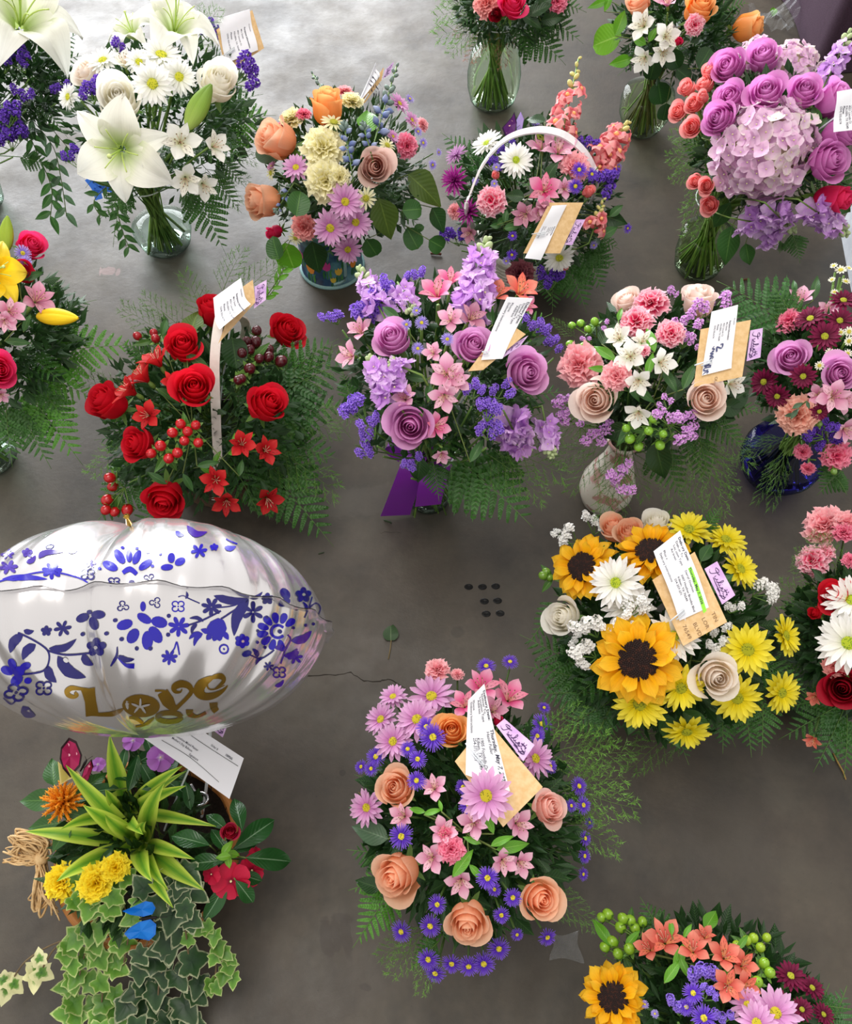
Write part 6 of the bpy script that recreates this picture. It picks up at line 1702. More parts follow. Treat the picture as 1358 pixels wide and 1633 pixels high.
# ---- ivy
def ivy_mesh(mat, seed, fold=.2):
    k = ('ivy', mat.name, seed)
    if k in KIT: return KIT[k]
    half = [(0.04, .0), (-.08, .12), (-.13, .27), (-.04, .38), (.10, .37), (.20, .36), (.32, .46), (.43, .50), (.47, .40), (.54, .29), (.70, .22), (.86, .11), (1.0, 0)]
    half = [(x+random.uniform(-.02, .02), y*random.uniform(.9, 1.1)) for x, y in half]; half[0] = (.02, 0); half[-1] = (1, 0)
    out = half+[(x, -y) for x, y in half[-2:0:-1]]; n = len(out); mb = MB(); vs, at = [], []
    for ring in (0.0, .45, .8, 1.0):
        for x, y in out:
            px_, py_ = .3+(x-.3)*ring, y*ring; vs.append((px_, py_, fold*abs(py_)-.22*px_*px_+.03*sin(py_*14+seed))); at.append((.5+.5*py_, px_, ring))
    fs = [(r*n+i, r*n+(i+1) % n, (r+1)*n+(i+1) % n, (r+1)*n+i) for r in range(3) for i in range(n)]
    mb.add(vs, fs, mat, at); KIT[k] = mb.mesh('leaf'); return KIT[k]
ivL = varieg_mat('bccb84', '6a9a3a', '467826', .82, .99); ivD = varieg_mat('b2b894', '35552f', '213c26', .86, .99); ivP = varieg_mat('e6e4b0', '6a9a40', '3f7030', .4, .62)
def ivy(label, mat, pts, vines):
    P0, _ = PL.hit(*pts[0][:2]); root = thing('ivy_plant', V((P0.x, P0.y, .05)), label, 'plant'); mb = MB(); g = stem_mat('7a6a4a', '5c4a38')
    def pos(x, y):
        if y > 1470: return at_z(x, y, max(.025, .165-.14*(y-1470)/150))
        if x < 100: return at_z(x, y, max(.03, .14-.11*(110-x)/100))
        if x > 330: return at_z(x, y, .12-.05*(x-330)/50)
        return PL.hit(x, y, .015)[0]
    for v in vines: mb.tube(catmull([pos(*p) for p in v], 5), .0014, g, 5)
    part('vine', mb.mesh('vine'), root)
    for x, y, s, an in pts:
        P = pos(x, y)+tocam(V((0, .1, .1)))*random.uniform(0, .02); d = face(P, random.uniform(-.35, .35), random.uniform(-.35, .3)); a = radians(an); xd = RIGHT*cos(a)+UP*sin(a); xd = (xd-d*xd.dot(d)).normalized(); L = pxw(P, s)
        part('leaf', ivy_mesh(mat, random.randrange(4)), root, M.Translation(P-xd*L*.4) @ M((xd, d.cross(xd), d)).transposed().to_4x4() @ M.Scale(L, 4))
def rnd(n, x0, x1, y0, y1, s0, s1): return [(x0+(x1-x0)*random.random(), y0+(y1-y0)*random.random(), random.uniform(s0, s1), random.gauss(-90, 45)) for _ in range(n)]
random.seed(21)
ivy('light green variegated ivy spilling over the planter front', ivL, [(182, 1408, 34, -60), (161, 1430, 32, -120), (148, 1448, 40, -110), (168, 1480, 44, -100), (160, 1504, 36, -70), (120, 1498, 46, -140), (113, 1520, 36, -90), (122, 1540, 34, -80), (138, 1530, 36, -30), (165, 1530, 38, -60), (190, 1544, 36, -20), (142, 1564, 40, 160), (168, 1568, 32, -40), (108, 1572, 38, 190), (126, 1600, 36, -60), (170, 1598, 40, 20), (150, 1608, 38, -90), (112, 1614, 42, 180), (160, 1622, 40, -120), (186, 1612, 36, -40), (130, 1624, 36, -100), (204, 1398, 34, 40), (190, 1432, 34, -30), (212, 1466, 30, -150), (186, 1476, 34, -60), (200, 1506, 44, -20), (144, 1488, 34, -60), (178, 1452, 34, 20), (222, 1438, 26, 30), (120, 1640, 40, -90), (165, 1646, 40, -90), (196, 1636, 36, -70)]+rnd(20, 108, 205, 1400, 1632, 26, 36), [[(175, 1420), (150, 1480), (130, 1540), (120, 1600)], [(180, 1430), (178, 1500), (165, 1570), (160, 1630)], [(190, 1420), (205, 1480), (195, 1550)]])
ivy('dark green ivy with thin cream edges in front of the basket', ivD, [(278, 1400, 46, -60), (302, 1398, 50, -40), (286, 1430, 44, -120), (312, 1424, 50, -40), (278, 1464, 52, -110), (290, 1486, 50, -120), (272, 1508, 56, -90), (240, 1530, 52, 190), (312, 1532, 52, 10), (262, 1556, 42, -90), (232, 1576, 40, -60), (214, 1584, 40, -150), (250, 1586, 44, -90), (288, 1560, 42, -60), (256, 1608, 46, -70), (302, 1606, 54, -60), (290, 1622, 46, -110), (236, 1616, 46, -90), (205, 1604, 44, -120), (320, 1586, 40, -40), (244, 1478, 40, 150), (256, 1440, 44, 60), (232, 1414, 40, 130), (310, 1466, 40, -40), (270, 1640, 48, -90), (310, 1640, 46, -80), (222, 1640, 44, -100)]+rnd(14, 205, 320, 1400, 1632, 30, 42), [[(270, 1440), (275, 1500), (255, 1560), (250, 1630)], [(290, 1450), (300, 1520), (300, 1600)], [(255, 1440), (230, 1520), (215, 1600)]])
ivy('slim ivy strand trailing beside the basket on the periwinkle side', ivL, [(336, 1478, 26, -60), (346, 1494, 28, -90), (352, 1510, 30, -70), (362, 1520, 28, -40), (368, 1542, 30, -80), (360, 1556, 28, -110), (374, 1562, 26, -90), (345, 1528, 26, -120), (340, 1572, 30, -90), (330, 1580, 26, -130), (326, 1482, 28, -140), (300, 1498, 28, 200), (350, 1574, 24, -60), (372, 1530, 22, -40)], [[(322, 1462), (345, 1490), (356, 1520), (366, 1560)], [(345, 1500), (344, 1550), (336, 1582)]])
ivy('bare ivy runner with cream edged leaves reaching over the floor', ivP, [(14, 1578, 40, -110), (30, 1570, 32, -40), (58, 1558, 40, -100), (72, 1552, 36, -30), (60, 1545, 34, 150), (70, 1525, 26, 100), (5, 1562, 30, 180)], [[(108, 1497), (80, 1508), (55, 1522), (36, 1538), (20, 1562)], [(106, 1498), (86, 1514), (72, 1536), (66, 1550)], [(58, 1520), (60, 1540), (62, 1550)]])
# ---- raffia bow
def raffia():
    P = at_z(62, 1375, .15); root = thing('raffia_bow', P, 'tan raffia bow tied to the side of the planter basket', 'bow'); mt = mottled('c09a66', 'dcbc8c', 80.0, .7)
    K = at_z(66, 1368, .155)
    def strand(pts, zs, w=.0016):
        mb = MB(); j = lambda: V((random.uniform(-1, 1), random.uniform(-1, 1), random.uniform(-1, 1)))*.006
        cv = catmull([at_z(x, y, z)+j() for (x, y), z in zip(pts, zs)], 5); mb.tube(cv, w*random.uniform(.7, 1.3), mt, 4); part('raffia_strand', mb.mesh('raffia_strand'), root)
    for i in range(16): strand([(66, 1370), (46+random.uniform(-8, 8), 1345+random.uniform(-10, 10)), (22+random.uniform(-6, 8), 1345+random.uniform(-14, 14)), (42, 1362), (66, 1370)], (.15, .17, .16, .15, .15))
    for i in range(16): strand([(66, 1370), (76+random.uniform(-8, 8), 1338+random.uniform(-6, 10)), (30+random.uniform(-6, 20), 1330+random.uniform(-4, 10)), (50, 1356), (66, 1370)], (.15, .18, .17, .16, .15))
    for i in range(10): strand([(66, 1370), (58+random.uniform(-8, 8), 1410), (52+random.uniform(-8, 12), 1446+random.uniform(-10, 12)), (70+random.uniform(-8, 12), 1430), (66, 1372)], (.15, .16, .13, .14, .15))
    for i in range(12): strand([(66, 1370), (40+random.uniform(-6, 6), 1372+random.uniform(-6, 6)), (10+random.uniform(-3, 14), 1366+random.uniform(-7, 9))], (.15, .16, .15))
    for i in range(10): strand([(66, 1370), (72+random.uniform(-6, 6), 1420), (88+random.uniform(-8, 10), 1455+random.uniform(-12, 8))], (.15, .16, .13))
    mb = MB(); mb.ball(K, .012, mt, 10, 6, .8); part('knot', mb.mesh('knot'), root)
raffia()
# ---- butterflies on picks
def butterfly(label, b, wings, body, pick, lift, cat='butterfly'):
    """wings: (outline px list, colour, [(spot px, r, colour)])"""
    P0, _ = b.hit(body[0][0], body[0][1], lift); root = thing('butterfly_pick', P0, label, cat); n0 = tocam(P0)
    for outl, colr, rim, spots, tilt in wings:
        mb = MB(); pl = lambda p, h=0.0: (lambda d: CAM+d*(((P0+n0*h)-CAM).dot(n0)/d.dot(n0)))(ray(*p))
        c = (sum(p[0] for p in outl)/len(outl), sum(p[1] for p in outl)/len(outl)); o = [pl(p, tilt*.012*(1 if i % 2 else .6)) for i, p in enumerate(outl)]; ce = pl(c, tilt*.006); N = len(o); inn = [ce.lerp(q, .84) for q in o]
        for h, fl in ((0, 1), (-.0008, -1)):
            k = n0*h; mb.add([ce+k]+[q+k for q in inn]+[q+k for q in o], [(0, 1+i, 1+(i+1) % N) for i in range(N)], plain(colr, .4, .15)); mb.add([q+k for q in inn]+[q+k for q in o], [(i, N+i, N+(i+1) % N, (i+1) % N) for i in range(N)], plain(rim, .4))
        for p, r, c2 in spots:
            q = pl(p, tilt*.006+.0012); s = pxw(q, r); mb.add([q+RIGHT*s*cos(i*.785)+UP*s*sin(i*.785) for i in range(8)], [tuple(range(8))], plain(c2, .5))
        part('wing', mb.mesh('wing', False), root)
    mb = MB(); A = at_depth(body[0][0], body[0][1], depth(P0)-.004); B = at_depth(body[1][0], body[1][1], depth(P0)-.004); mb.tube([A, A.lerp(B, .3), B], lambda t: .0022*(1.1-abs(t-.4)), plain('1c1418', .6), 6)
    for s in (-1, 1): mb.tube([A, A+(A-B)*.35+RIGHT*.006*s], .0004, plain('1c1418', .6), 3)
    part('body', mb.mesh('body'), root)
    mb = MB(); mb.tube([A.lerp(B, .5)-n0*.002, A.lerp(B, .6)-n0*.03, V((b.neck.x*.5+P0.x*.5, b.neck.y*.5+P0.y*.5, .09))], .0008, plain('2a3024', .5), 4); part('wire_pick', mb.mesh('wire_pick'), root)
butterfly('bright blue butterfly pick with two spread wings over the ivy', PL, [([(195, 1453), (212, 1446), (232, 1437), (243, 1439), (248, 1448), (243, 1458), (228, 1462), (208, 1459)], '1470c8', '0e62b8', [], 1), ([(198, 1489), (206, 1480), (222, 1470), (240, 1466), (249, 1474), (248, 1490), (238, 1500), (218, 1496), (206, 1498)], '1474cc', '0e62b8', [], 1)], [(250, 1463), (222, 1466)], None, .06)
butterfly('magenta butterfly pick with black edged spotted wings by the orange celosia', PL, [([(95, 1210), (97, 1192), (110, 1176), (122, 1182), (131, 1204), (128, 1222), (112, 1240), (100, 1226)], 'b01c58', '2c0c18', [((108, 1188), 3, 'f0a0b8'), ((115, 1194), 2.6, 'f0a0b8'), ((104, 1200), 2.6, 'f0a0b8'), ((121, 1202), 2.4, 'f0a0b8'), ((110, 1204), 2.2, 'f0b0c0'), ((112, 1184), 1.6, 'f4d0d8')], 1), ([(128, 1244), (134, 1224), (146, 1210), (149, 1222), (142, 1242), (134, 1256)], 'b4245c', '2c0c18', [((142, 1222), 2, 'f0a0b8')], -1), ([(92, 1214), (104, 1226), (124, 1230), (128, 1236), (108, 1244), (96, 1252)], 'c8b860', 'd8c880', [], .4)], [(138, 1212), (128, 1230)], None, .09)
butterfly('purple butterfly pick with cream freckled wings beside the white basket handle', B5, [([(806, 220), (800, 204), (816, 186), (820, 178), (824, 196), (821, 214)], '5a1c6c', '2c1038', [((812, 200), 1.6, 'f0c0a8'), ((817, 192), 1.6, 'f0c0a8'), ((815, 208), 1.6, 'f0c0a8'), ((807, 211), 1.4, 'f0c0a8'), ((819, 202), 1.3, 'f0c0a8')], 1), ([(824, 212), (823, 192), (830, 178), (835, 190), (832, 206)], 'b8a4e0', 'a890d8', [], -1)], [(822, 205), (816, 220)], None, .03)
butterfly('pale green butterfly pick with dark stripes under the white handle arch', B5, [([(868, 226), (856, 222), (854, 212), (862, 214), (870, 220)], 'a8c04c', '2a2c14', [((861, 218), 1.5, '2a2c14')], 1), ([(882, 222), (886, 214), (898, 216), (908, 208), (896, 224), (888, 228)], 'b8dca8', '90b888', [], 1)], [(877, 216), (878, 240)], None, .04)
# ---- planter card
card(PL, 'white delivery sheet with printed lines half under the balloon', (310, 1208), (.15, .1), None, [(219, 1170), (262, 1128), (389, 1209), (366, 1274)], [(323, 1152), (343, 1143), (363, 1156), (355, 1176)],
     [('Comments', .62, .22, .0042), ('The Sunshine Mixed Planter', .50, .24, .0042), ("Mother's Day Balloon", .40, .26, .0042), ('Order #', .80, .62, .0040), ('1009265', .80, .80, .0040, 1), ('Signature', .30, .48, .0044)], .15, lambda u, v: .002*sin(v*4), extra=lambda s, mb: (s.stroke(mb, [(.78, .06), (.74, .5), (.76, .97)], .0003, plain('6a6a6a', .7)), s.stroke(mb, [(.22, .20), (.27, .5), (.18, .85)], .0003, plain('6a6a6a', .7))))

# ================================================================== foil balloon over the planter
def balloon():
    C = at_depth(240, 1007, 1.03); tau = radians(-8); nF = V((.02, -cos(tau), sin(tau))).normalized(); ux = RIGHT.copy(); ux = (ux-nF*ux.dot(nF)).normalized(); ux = (ux+nF.cross(ux)*.05).normalized(); uy = nF.cross(ux)
    R0, T0 = .222, .128; NP = 44; random.seed(5); ph = [random.random()*6 for _ in range(6)]
    def Rm(a): return R0*(1-.11*math.exp(-((a-pi/2-.06)/.20)**2)+.018*sin(2*a+.4)+.006*sin(NP*a))
    def surf(rho, a, side):
        q = max(0.0, 1-rho**2.6)**.62; r = Rm(a)*rho
        pl_ = rho**5*(1-rho**8)*.009*(sin(NP*a*.5+ph[0]+sin(a*3)*1.2)+.55*sin(NP*a*.81+ph[1])); notch = .034*math.exp(-((a-pi/2-.06)/.16)**2)*rho**1.2*(1-rho**6)
        z = (T0*q+pl_-notch-.004*sin(a*7+ph[2])*rho*rho*q)*side
        return C+ux*(r*cos(a))+uy*(r*sin(a))+nF*z
    n = NT('pearl_foil'); tc = n.n('ShaderNodeTexCoord'); p = n.n('ShaderNodeBsdfPrincipled'); p.inputs['Base Color'].default_value = (.72, .71, .73, 1); p.inputs['Metallic'].default_value = .72; p.inputs['Roughness'].default_value = .2; p.inputs['Coat Weight'].default_value = .6; p.inputs['Coat Roughness'].default_value = .04
    bm_ = n.n('ShaderNodeBump'); bm_.inputs['Strength'].default_value = .10; bm_.inputs['Distance'].default_value = .01; n.l(n.noise(tc.outputs['Object'], 14, 2), bm_.inputs['Height']); n.l(bm_.outputs[0], p.inputs['Normal']); n.l(p.outputs[0], n.out.inputs[0]); foil = n.m
    base = V((PL.base.x+.07, PL.base.y+.05, .085)); root = thing('foil_balloon', base, 'white foil balloon with blue flowers and gold Love you lettering above the planter', 'balloon')
    allv, allf = [], []; NA, NR = 180, 26
    for side, nm in ((1, 'front_panel'), (-1, 'back_panel')):
        mb = MB(); mb.grid(lambda u, v: surf(1-(1-v)**1.5 if v < 1 else 1.0, 2*pi*u, side), NA, NR, foil, None, True); o = part(nm, mb.mesh(nm), root); k = len(allv); allv += mb.v; allf += [[k+j for j in f] for f in mb.f]
    mb = MB(); fl = lambda a, e: C+(ux*cos(a)+uy*sin(a))*(Rm(a)+e)+nF*(.0025*sin(NP*a*.5+ph[0]))
    mb.grid(lambda u, v: fl(2*pi*u, -.003+v*.012)+nF*.0006, 180, 2, foil, None, True); mb.grid(lambda u, v: fl(2*pi*u, -.003+v*.012)-nF*.0006, 180, 2, foil, None, True); part('seam_flange', mb.mesh('seam_flange'), root)
    bvh = BVHTree.FromPolygons(allv, allf)
    def hitp(x, y, h=.0007):
        d = ray(x, y); h_ = bvh.ray_cast(CAM, d)
        if h_[0] is None: return None
        nn = h_[1]; nn = nn if nn.dot(d) < 0 else -nn
        return h_[0]+nn*h
    class Pr:
        def __init__(s): s.mb = MB()
        def put(s, vs, fs, mt, h=.0007):
            q = [hitp(x, y, h) for x, y in vs]
            if any(p is None for p in q): return
            s.mb.add(q, fs, mt)
        def ell(s, x, y, rx, ry, an, mt, pt=0.0, h=.0007, N=14):
            a = radians(an); vs = []
            for rg in (0, .5, 1):
                for i in range(N):
                    t = 2*pi*i/N; ex, ey = rx*rg*cos(t), ry*rg*sin(t)*(1-pt*cos(t)); vs.append((x+ex*cos(a)-ey*sin(a), y-(ex*sin(a)+ey*cos(a))))
            s.put(vs, [(r*N+i, r*N+(i+1) % N, (r+1)*N+(i+1) % N, (r+1)*N+i) for r in (0, 1) for i in range(N)], mt, h)
        def line(s, pts, w, mt, w1=None, h=.0007, k=6):
            c = catmull([(x, y, 0) for x, y in pts], k); vs, fs = [], []
            for i, p in enumerate(c):
                t = c[min(i+1, len(c)-1)]-c[max(i-1, 0)]; nn = V((-t.y, t.x, 0)); nn = nn.normalized() if nn.length > 1e-9 else V((0, 1, 0)); f = i/(len(c)-1)
                ww = w if not isinstance(w, (list, tuple)) else (lambda g: w[int(g)]+(w[min(int(g)+1, len(w)-1)]-w[int(g)])*(g-int(g)))(f*(len(w)-1))
                vs += [(p.x+nn.x*ww, p.y+nn.y*ww), (p.x, p.y), (p.x-nn.x*ww, p.y-nn.y*ww)]
                if i: fs += [(3*i-3, 3*i-2, 3*i+1, 3*i), (3*i-2, 3*i-1, 3*i+2, 3*i+1)]
            s.put(vs, fs, mt, h)
        def leaf(s, x0, y0, x1, y1, w, mt, bend=.15):
            mx, my = (x0+x1)/2, (y0+y1)/2; dx, dy = x1-x0, y1-y0; s.line([(x0, y0), (mx-dy*bend, my+dx*bend), (x1, y1)], [.3, w, w*1.1, w*.7, .2], mt)
        def daisy(s, x, y, r, mt, n=6, sq=.85, rot=10):
            for i in range(n): a = radians(rot+360*i/n); s.ell(x+r*.55*cos(a), y-r*.55*sin(a)*sq, r*.48, r*.20, math.degrees(atan2(sin(a)*sq, cos(a))), mt, -.3)
        def blossom(s, x, y, r, mt, n=5, sq=.9, rot=90, wh=None):
            for i in range(n): a = radians(rot+360*i/n); s.ell(x+r*.58*cos(a), y-r*.58*sin(a)*sq, r*.44, r*.38, math.degrees(a), mt)
            s.ell(x, y, r*.42, r*.40*sq, 0, mt, 0, .0009)
            if wh: s.ell(x, y, r*.2, r*.2*sq, 0, wh, 0, .0013)
        def outline(s, x, y, r, mt, n=4, sq=.85, rot=45):
            for i in range(n):
                a = radians(rot+360*i/n); cx_, cy_ = x+r*.55*cos(a), y-r*.55*sin(a)*sq
                s.line([(cx_+r*.40*cos(radians(q)+a), cy_-r*.40*sin(radians(q)+a)*sq) for q in range(-150, 151, 50)], r*.09, mt, k=3)
            s.ell(x, y, r*.12, r*.12, 0, mt)
    bl = NT('blue_foil_ink').surf(hx('1608a0'), .25, 0.0, .5, metal=.0, coat=.2); dk = NT('navy_foil_ink').surf(hx('0e0868'), .25, 0.0, .5, metal=.0, coat=.2); vi = NT('violet_foil_ink').surf(hx('34148c'), .25, 0.0, .5, metal=.0, coat=.2)
    wh = foil; go = NT('gold_foil_ink').surf(hx('a8842c'), .25, 0.0, .6, metal=.85, coat=.3)
    p = Pr()
    for x, y, rx, ry, an in ((199, 996, 13, 8, 20), (212, 1014, 13, 9, 55), (235, 1021, 15, 9, 90), (248, 1012, 15, 9, 125), (254, 992, 13, 9, 165), (230, 986, 13, 7, -30), (228, 967, 4.5, 8, 0)): p.ell(x, y, rx, ry, an, bl)
    p.blossom(154, 1032, 16, dk, wh=wh)
    for x, y, an in ((132, 985, 20), (150, 994, -70), (157, 980, 0)): p.ell(x, y, 11, 7, an, dk)
    p.ell(143, 976, 4, 3.6, 0, dk); p.daisy(100, 1002, 14, dk); p.blossom(74, 1006, 9, dk, 5); p.leaf(38, 1005, 54, 1006, 4, dk)
    p.line([(29, 1009), (52, 1020), (75, 1036), (78, 1054), (68, 1070), (36, 1075)], 1.5, dk); p.line([(75, 1037), (105, 1044), (146, 1041)], 1.5, dk)
    for a in ((36, 1012, 17, 1041, 7), (57, 1028, 37, 1052, 7), (78, 1034, 122, 1019, 5.5), (76, 1061, 90, 1088, 7), (92, 1046, 137, 1080, 9), (132, 1043, 149, 1060, 6)): p.leaf(*a, dk)
    p.ell(105, 1052, 4.5, 3.4, -40, wh, 0, .0012)
    for x, y, rx, ry, an in ((20, 1058, 9, 6, -60), (12, 1069, 11, 7, -20), (27, 1084, 11, 8, 40), (41, 1062, 9, 6, 20), (30, 1070, 10, 8, 0), (45, 1085, 6, 5, 0)): p.ell(x, y, rx, ry, an, bl)
    p.outline(70, 1097, 15, dk); p.outline(26, 1104, 20, dk, 4, .7, 20); p.line([(6, 1112), (18, 1122), (26, 1116)], 1.4, dk); p.leaf(36, 1126, 57, 1141, 7, dk); p.leaf(20, 1132, 64, 1151, 4, dk); p.leaf(58, 1152, 76, 1145, 3, dk); p.line([(4, 1120), (30, 1140), (60, 1152)], 1.2, dk)
    p.line([(187, 1031), (186, 1046), (177, 1062)], [.6, 1.4, 2.5, 1], dk); p.leaf(189, 1045, 214, 1051, 4, dk); p.line([(188, 1048), (200, 1060), (214, 1062)], [.8, 1.5, 3.5, 4], bl)
    for x, y in ((184, 989), (170, 1010), (132, 1011), (194, 1019), (218, 1034), (269, 982), (268, 1012), (240, 1034)): p.ell(x, y, 3.6, 3.3, 0, dk)
    p.outline(196, 967, 10, dk, 3, .9, 100); p.outline(248, 961, 10, dk, 3, .9, 60)
    # back panel that shows above the seam
    for x, y, rx, ry, an in ((176, 903, 13, 7, -25), (191, 888, 13, 7, -55), (206, 887, 10, 5, 90), (218, 889, 12, 6, 65), (232, 901, 13, 6, 35)): p.ell(x, y, rx, ry, an, bl)
    p.line([(196, 914), (207, 908), (218, 916)], [3, 4.5, 3], bl); p.ell(210, 929, 5, 4, 0, dk); p.outline(140, 916, 13, dk, 4, .8); p.outline(182, 928, 11, dk, 4, .7); p.outline(238, 922, 9, dk, 3, .8)
    for x, y, rx, ry, an in ((273, 890, 6, 8, 0), (287, 896, 9, 6, 25), (266, 905, 10, 5, 5)): p.ell(x, y, rx, ry, an, bl)
    for x, y in ((218, 875), (236, 881), (256, 884), (243, 903), (159, 907), (146, 899), (196, 874)): p.ell(x, y, 3, 2.4, 0, bl)
    p.daisy(83, 911, 16, bl, 7, .7); p.line([(-2, 928), (36, 918), (78, 912), (120, 920), (140, 929)], 1.2, bl); p.leaf(4, 924, 76, 924, 4.5, bl, -.04); p.line([(62, 890), (72, 882), (102, 880)], [1, 5, 4, 1], vi); p.blossom(44, 882, 9, vi, 5, .7); p.line([(73, 872), (79, 869), (86, 871), (82, 875), (75, 875), (73, 872)], .8, dk); p.leaf(42, 897, 57, 886, 4, vi); p.daisy(14, 905, 15, vi, 6, .6); p.leaf(108, 881, 126, 873, 3, vi); p.daisy(12, 884, 11, vi, 6, .6); p.daisy(145, 900, 9, vi, 5, .6)
    p.daisy(317, 879, 13, bl, 6, .8); p.blossom(341, 873, 7, bl, 5, .7); p.leaf(358, 873, 376, 872, 4, bl); p.ell(402, 866, 8, 4, 0, bl); p.line([(360, 860), (370, 865), (378, 868)], 1, bl); p.line([(275, 856), (292, 852), (330, 850), (345, 848), (344, 838), (358, 832)], .9, vi); p.leaf(298, 839, 330, 849, 5, vi, .25); p.leaf(280, 848, 294, 854, 3.5, bl); p.ell(342, 835, 5, 4, 0, vi); p.daisy(395, 839, 20, bl, 7, .5); p.daisy(432, 853, 16, bl, 6, .7); p.daisy(474, 862, 12, bl, 6, .8); p.daisy(488, 872, 10, vi, 6, .9)
    # right of the front panel
    p.outline(284, 967, 12, bl); p.daisy(285, 999, 17, bl, 7, .9); p.daisy(337, 968, 16, dk, 7, .9); p.leaf(341, 950, 397, 955, 6, dk, .10); p.leaf(396, 957, 373, 1014, 8, dk, .12); p.leaf(398, 954, 418, 944, 3, dk)
    p.line([(396, 957), (370, 966), (345, 969)], 1.2, dk); p.line([(396, 957), (372, 974), (352, 987)], 1.4, dk); p.line([(352, 974), (325, 988), (300, 997)], 1.4, dk); p.leaf(324, 991, 302, 986, 3, dk); p.leaf(314, 995, 305, 1011, 3, dk)
    p.line([(352, 987), (346, 1002), (338, 1015)], [4, 14, 15, 12], bl)
    for a in ((334, 1008, 320, 1004), (336, 1012, 329, 1020), (343, 1015, 340, 1022), (350, 1014, 350, 1022), (357, 1008, 364, 1020)): p.leaf(*a, 4, bl, 0)
    p.leaf(323, 1010, 309, 1030, 3.5, bl); p.leaf(322, 1010, 301, 1019, 3.5, bl); p.line([(284, 952), (292, 950), (300, 954), (318, 962)], 1, dk); p.leaf(296, 955, 297, 943, 2, dk); p.daisy(270, 1048, 13, bl, 7); p.line([(272, 1042), (278, 1034), (282, 1024), (286, 1044)], 1.3, bl)
    p.daisy(403, 976, 17, dk, 6, 1.0, 30); p.blossom(426, 955, 10, dk, 5); p.ell(454, 947, 10, 7, -50, dk); p.ell(453, 961, 10, 6, 25, dk); p.blossom(483, 949, 13, dk, 5, .9, 90, wh)
    for i in range(9):
        a = radians(40+i*30); p.ell(443+25*cos(a), 1007-22*sin(a), 9, 5.5, math.degrees(a), bl, -.2)
    p.line([(443+11*cos(q*.7), 1007-10*sin(q*.7)) for q in range(1, 9)], 2.2, bl); p.ell(446, 1007, 3.5, 3.5, 0, dk)
    p.blossom(386, 1022, 12, bl, 6, .9, 90, wh); p.line([(357+7*cos(q*.8), 1035-7*sin(q*.8)) for q in range(9)], 1.3, bl); p.ell(357, 1035, 1.6, 1.6, 0, bl)
    p.ell(393, 1042, 8, 5, 20, dk); p.line([(398, 1044), (415, 1050), (430, 1042), (437, 1036)], 1.1, dk); p.leaf(410, 1048, 402, 1034, 3.5, dk); p.leaf(420, 1048, 407, 1060, 2.5, dk); p.daisy(428, 1062, 8, dk, 6); p.outline(445, 1072, 12, vi); p.leaf(438, 1094, 452, 1084, 3, vi)
    p.line([(447, 1058), (455, 1035), (463, 1020), (458, 1012)], 1.1, vi); p.leaf(464, 1022, 496, 1006, 6, vi); p.leaf(455, 1036, 438, 1034, 5, vi); p.leaf(452, 1046, 474, 1034, 4, vi); p.daisy(470, 1048, 12, vi, 6, .8); p.line([(485, 985), (492, 968), (497, 952)], 1, dk); p.leaf(488, 975, 482, 960, 2.5, dk); p.leaf(494, 965, 509, 950, 3, dk); p.line([(492, 970), (503, 962), (510, 970), (504, 984), (498, 978)], 1, dk)
    for x, y in ((425, 984), (411, 1006), (410, 1024), (472, 971), (487, 997), (499, 995), (467, 1001), (422, 1032)): p.ell(x, y, 2.6, 2.6, 0, dk)
    part('blue_flower_print', p.mb.mesh('blue_flower_print'), root)
    g = Pr()
    def letter(nm='gold_letter'):
        part(nm, g.mb.mesh(nm), root); g.mb = MB()
    # Love
    g.line([(119, 1104), (123, 1108), (117, 1111), (109, 1108), (107, 1102), (114, 1097), (128, 1098), (142, 1099)], [2.5, 2.5, 3, 4, 4.5, 4, 2.5, 1.5], go)
    g.line([(140, 1098), (144, 1118), (147, 1141)], [11.5, 9, 10.5], go); g.line([(140, 1138), (160, 1139), (178, 1138), (190, 1134), (198, 1129)], [2.5, 3, 4, 3.5, .4], go)
    letter()
    g.ell(225, 1125, 30, 18, -4, go, 0, .0007, 20)
    for i in range(5): a = radians(15+72*i); g.ell(224+8*cos(a), 1125-5*sin(a), 8, 1.8, math.degrees(a), wh, 0, .0014)
    letter()
    g.line([(247, 1101), (260, 1101), (266, 1104)], 1.6, go); g.line([(259, 1103), (268, 1118), (277, 1130)], [9, 10, 5], go); g.line([(276, 1133), (286, 1124), (298, 1112), (305, 1102), (300, 1093), (288, 1090), (278, 1095), (279, 1102), (287, 1103), (290, 1098)], [4, 3, 3, 3.5, 5, 6, 5, 3, 1.5, .6], go)
    letter()
    g.line([(358, 1092), (344, 1098), (333, 1098), (330, 1088), (339, 1080), (352, 1078), (356, 1086), (342, 1099)], [.6, 1, 1.2, 2, 3, 5, 3, 1], go, k=5)
    g.line([(338, 1080), (322, 1090), (317, 1102), (326, 1110), (342, 1108), (356, 1100), (363, 1092)], [3, 8, 9, 6, 5, 2.5, .3], go)
    letter()
    g.line([(206, 1144), (216, 1144), (228, 1153)], [1.5, 3.5, 2], go); g.line([(246, 1144), (238, 1150), (228, 1156), (216, 1158)], [1, 3, 2, 1], go)
    letter()
    g.line([(270+19*cos(q*.7), 1143-7*sin(q*.7)) for q in range(10)], 4, go, k=3)
    letter()
    g.line([(302, 1131), (303, 1138), (314, 1142), (328, 1136)], [6, 5, 2, 2.5], go); g.line([(340, 1120), (341, 1128), (345, 1134)], [6.5, 6, 5], go)
    letter()
    g.line([(186, 838), (206, 832), (228, 833)], [.4, 3, .4], go); g.line([(300, 828), (325, 829), (350, 832)], [.4, 2, .4], go)
    letter('gold_edge_print')
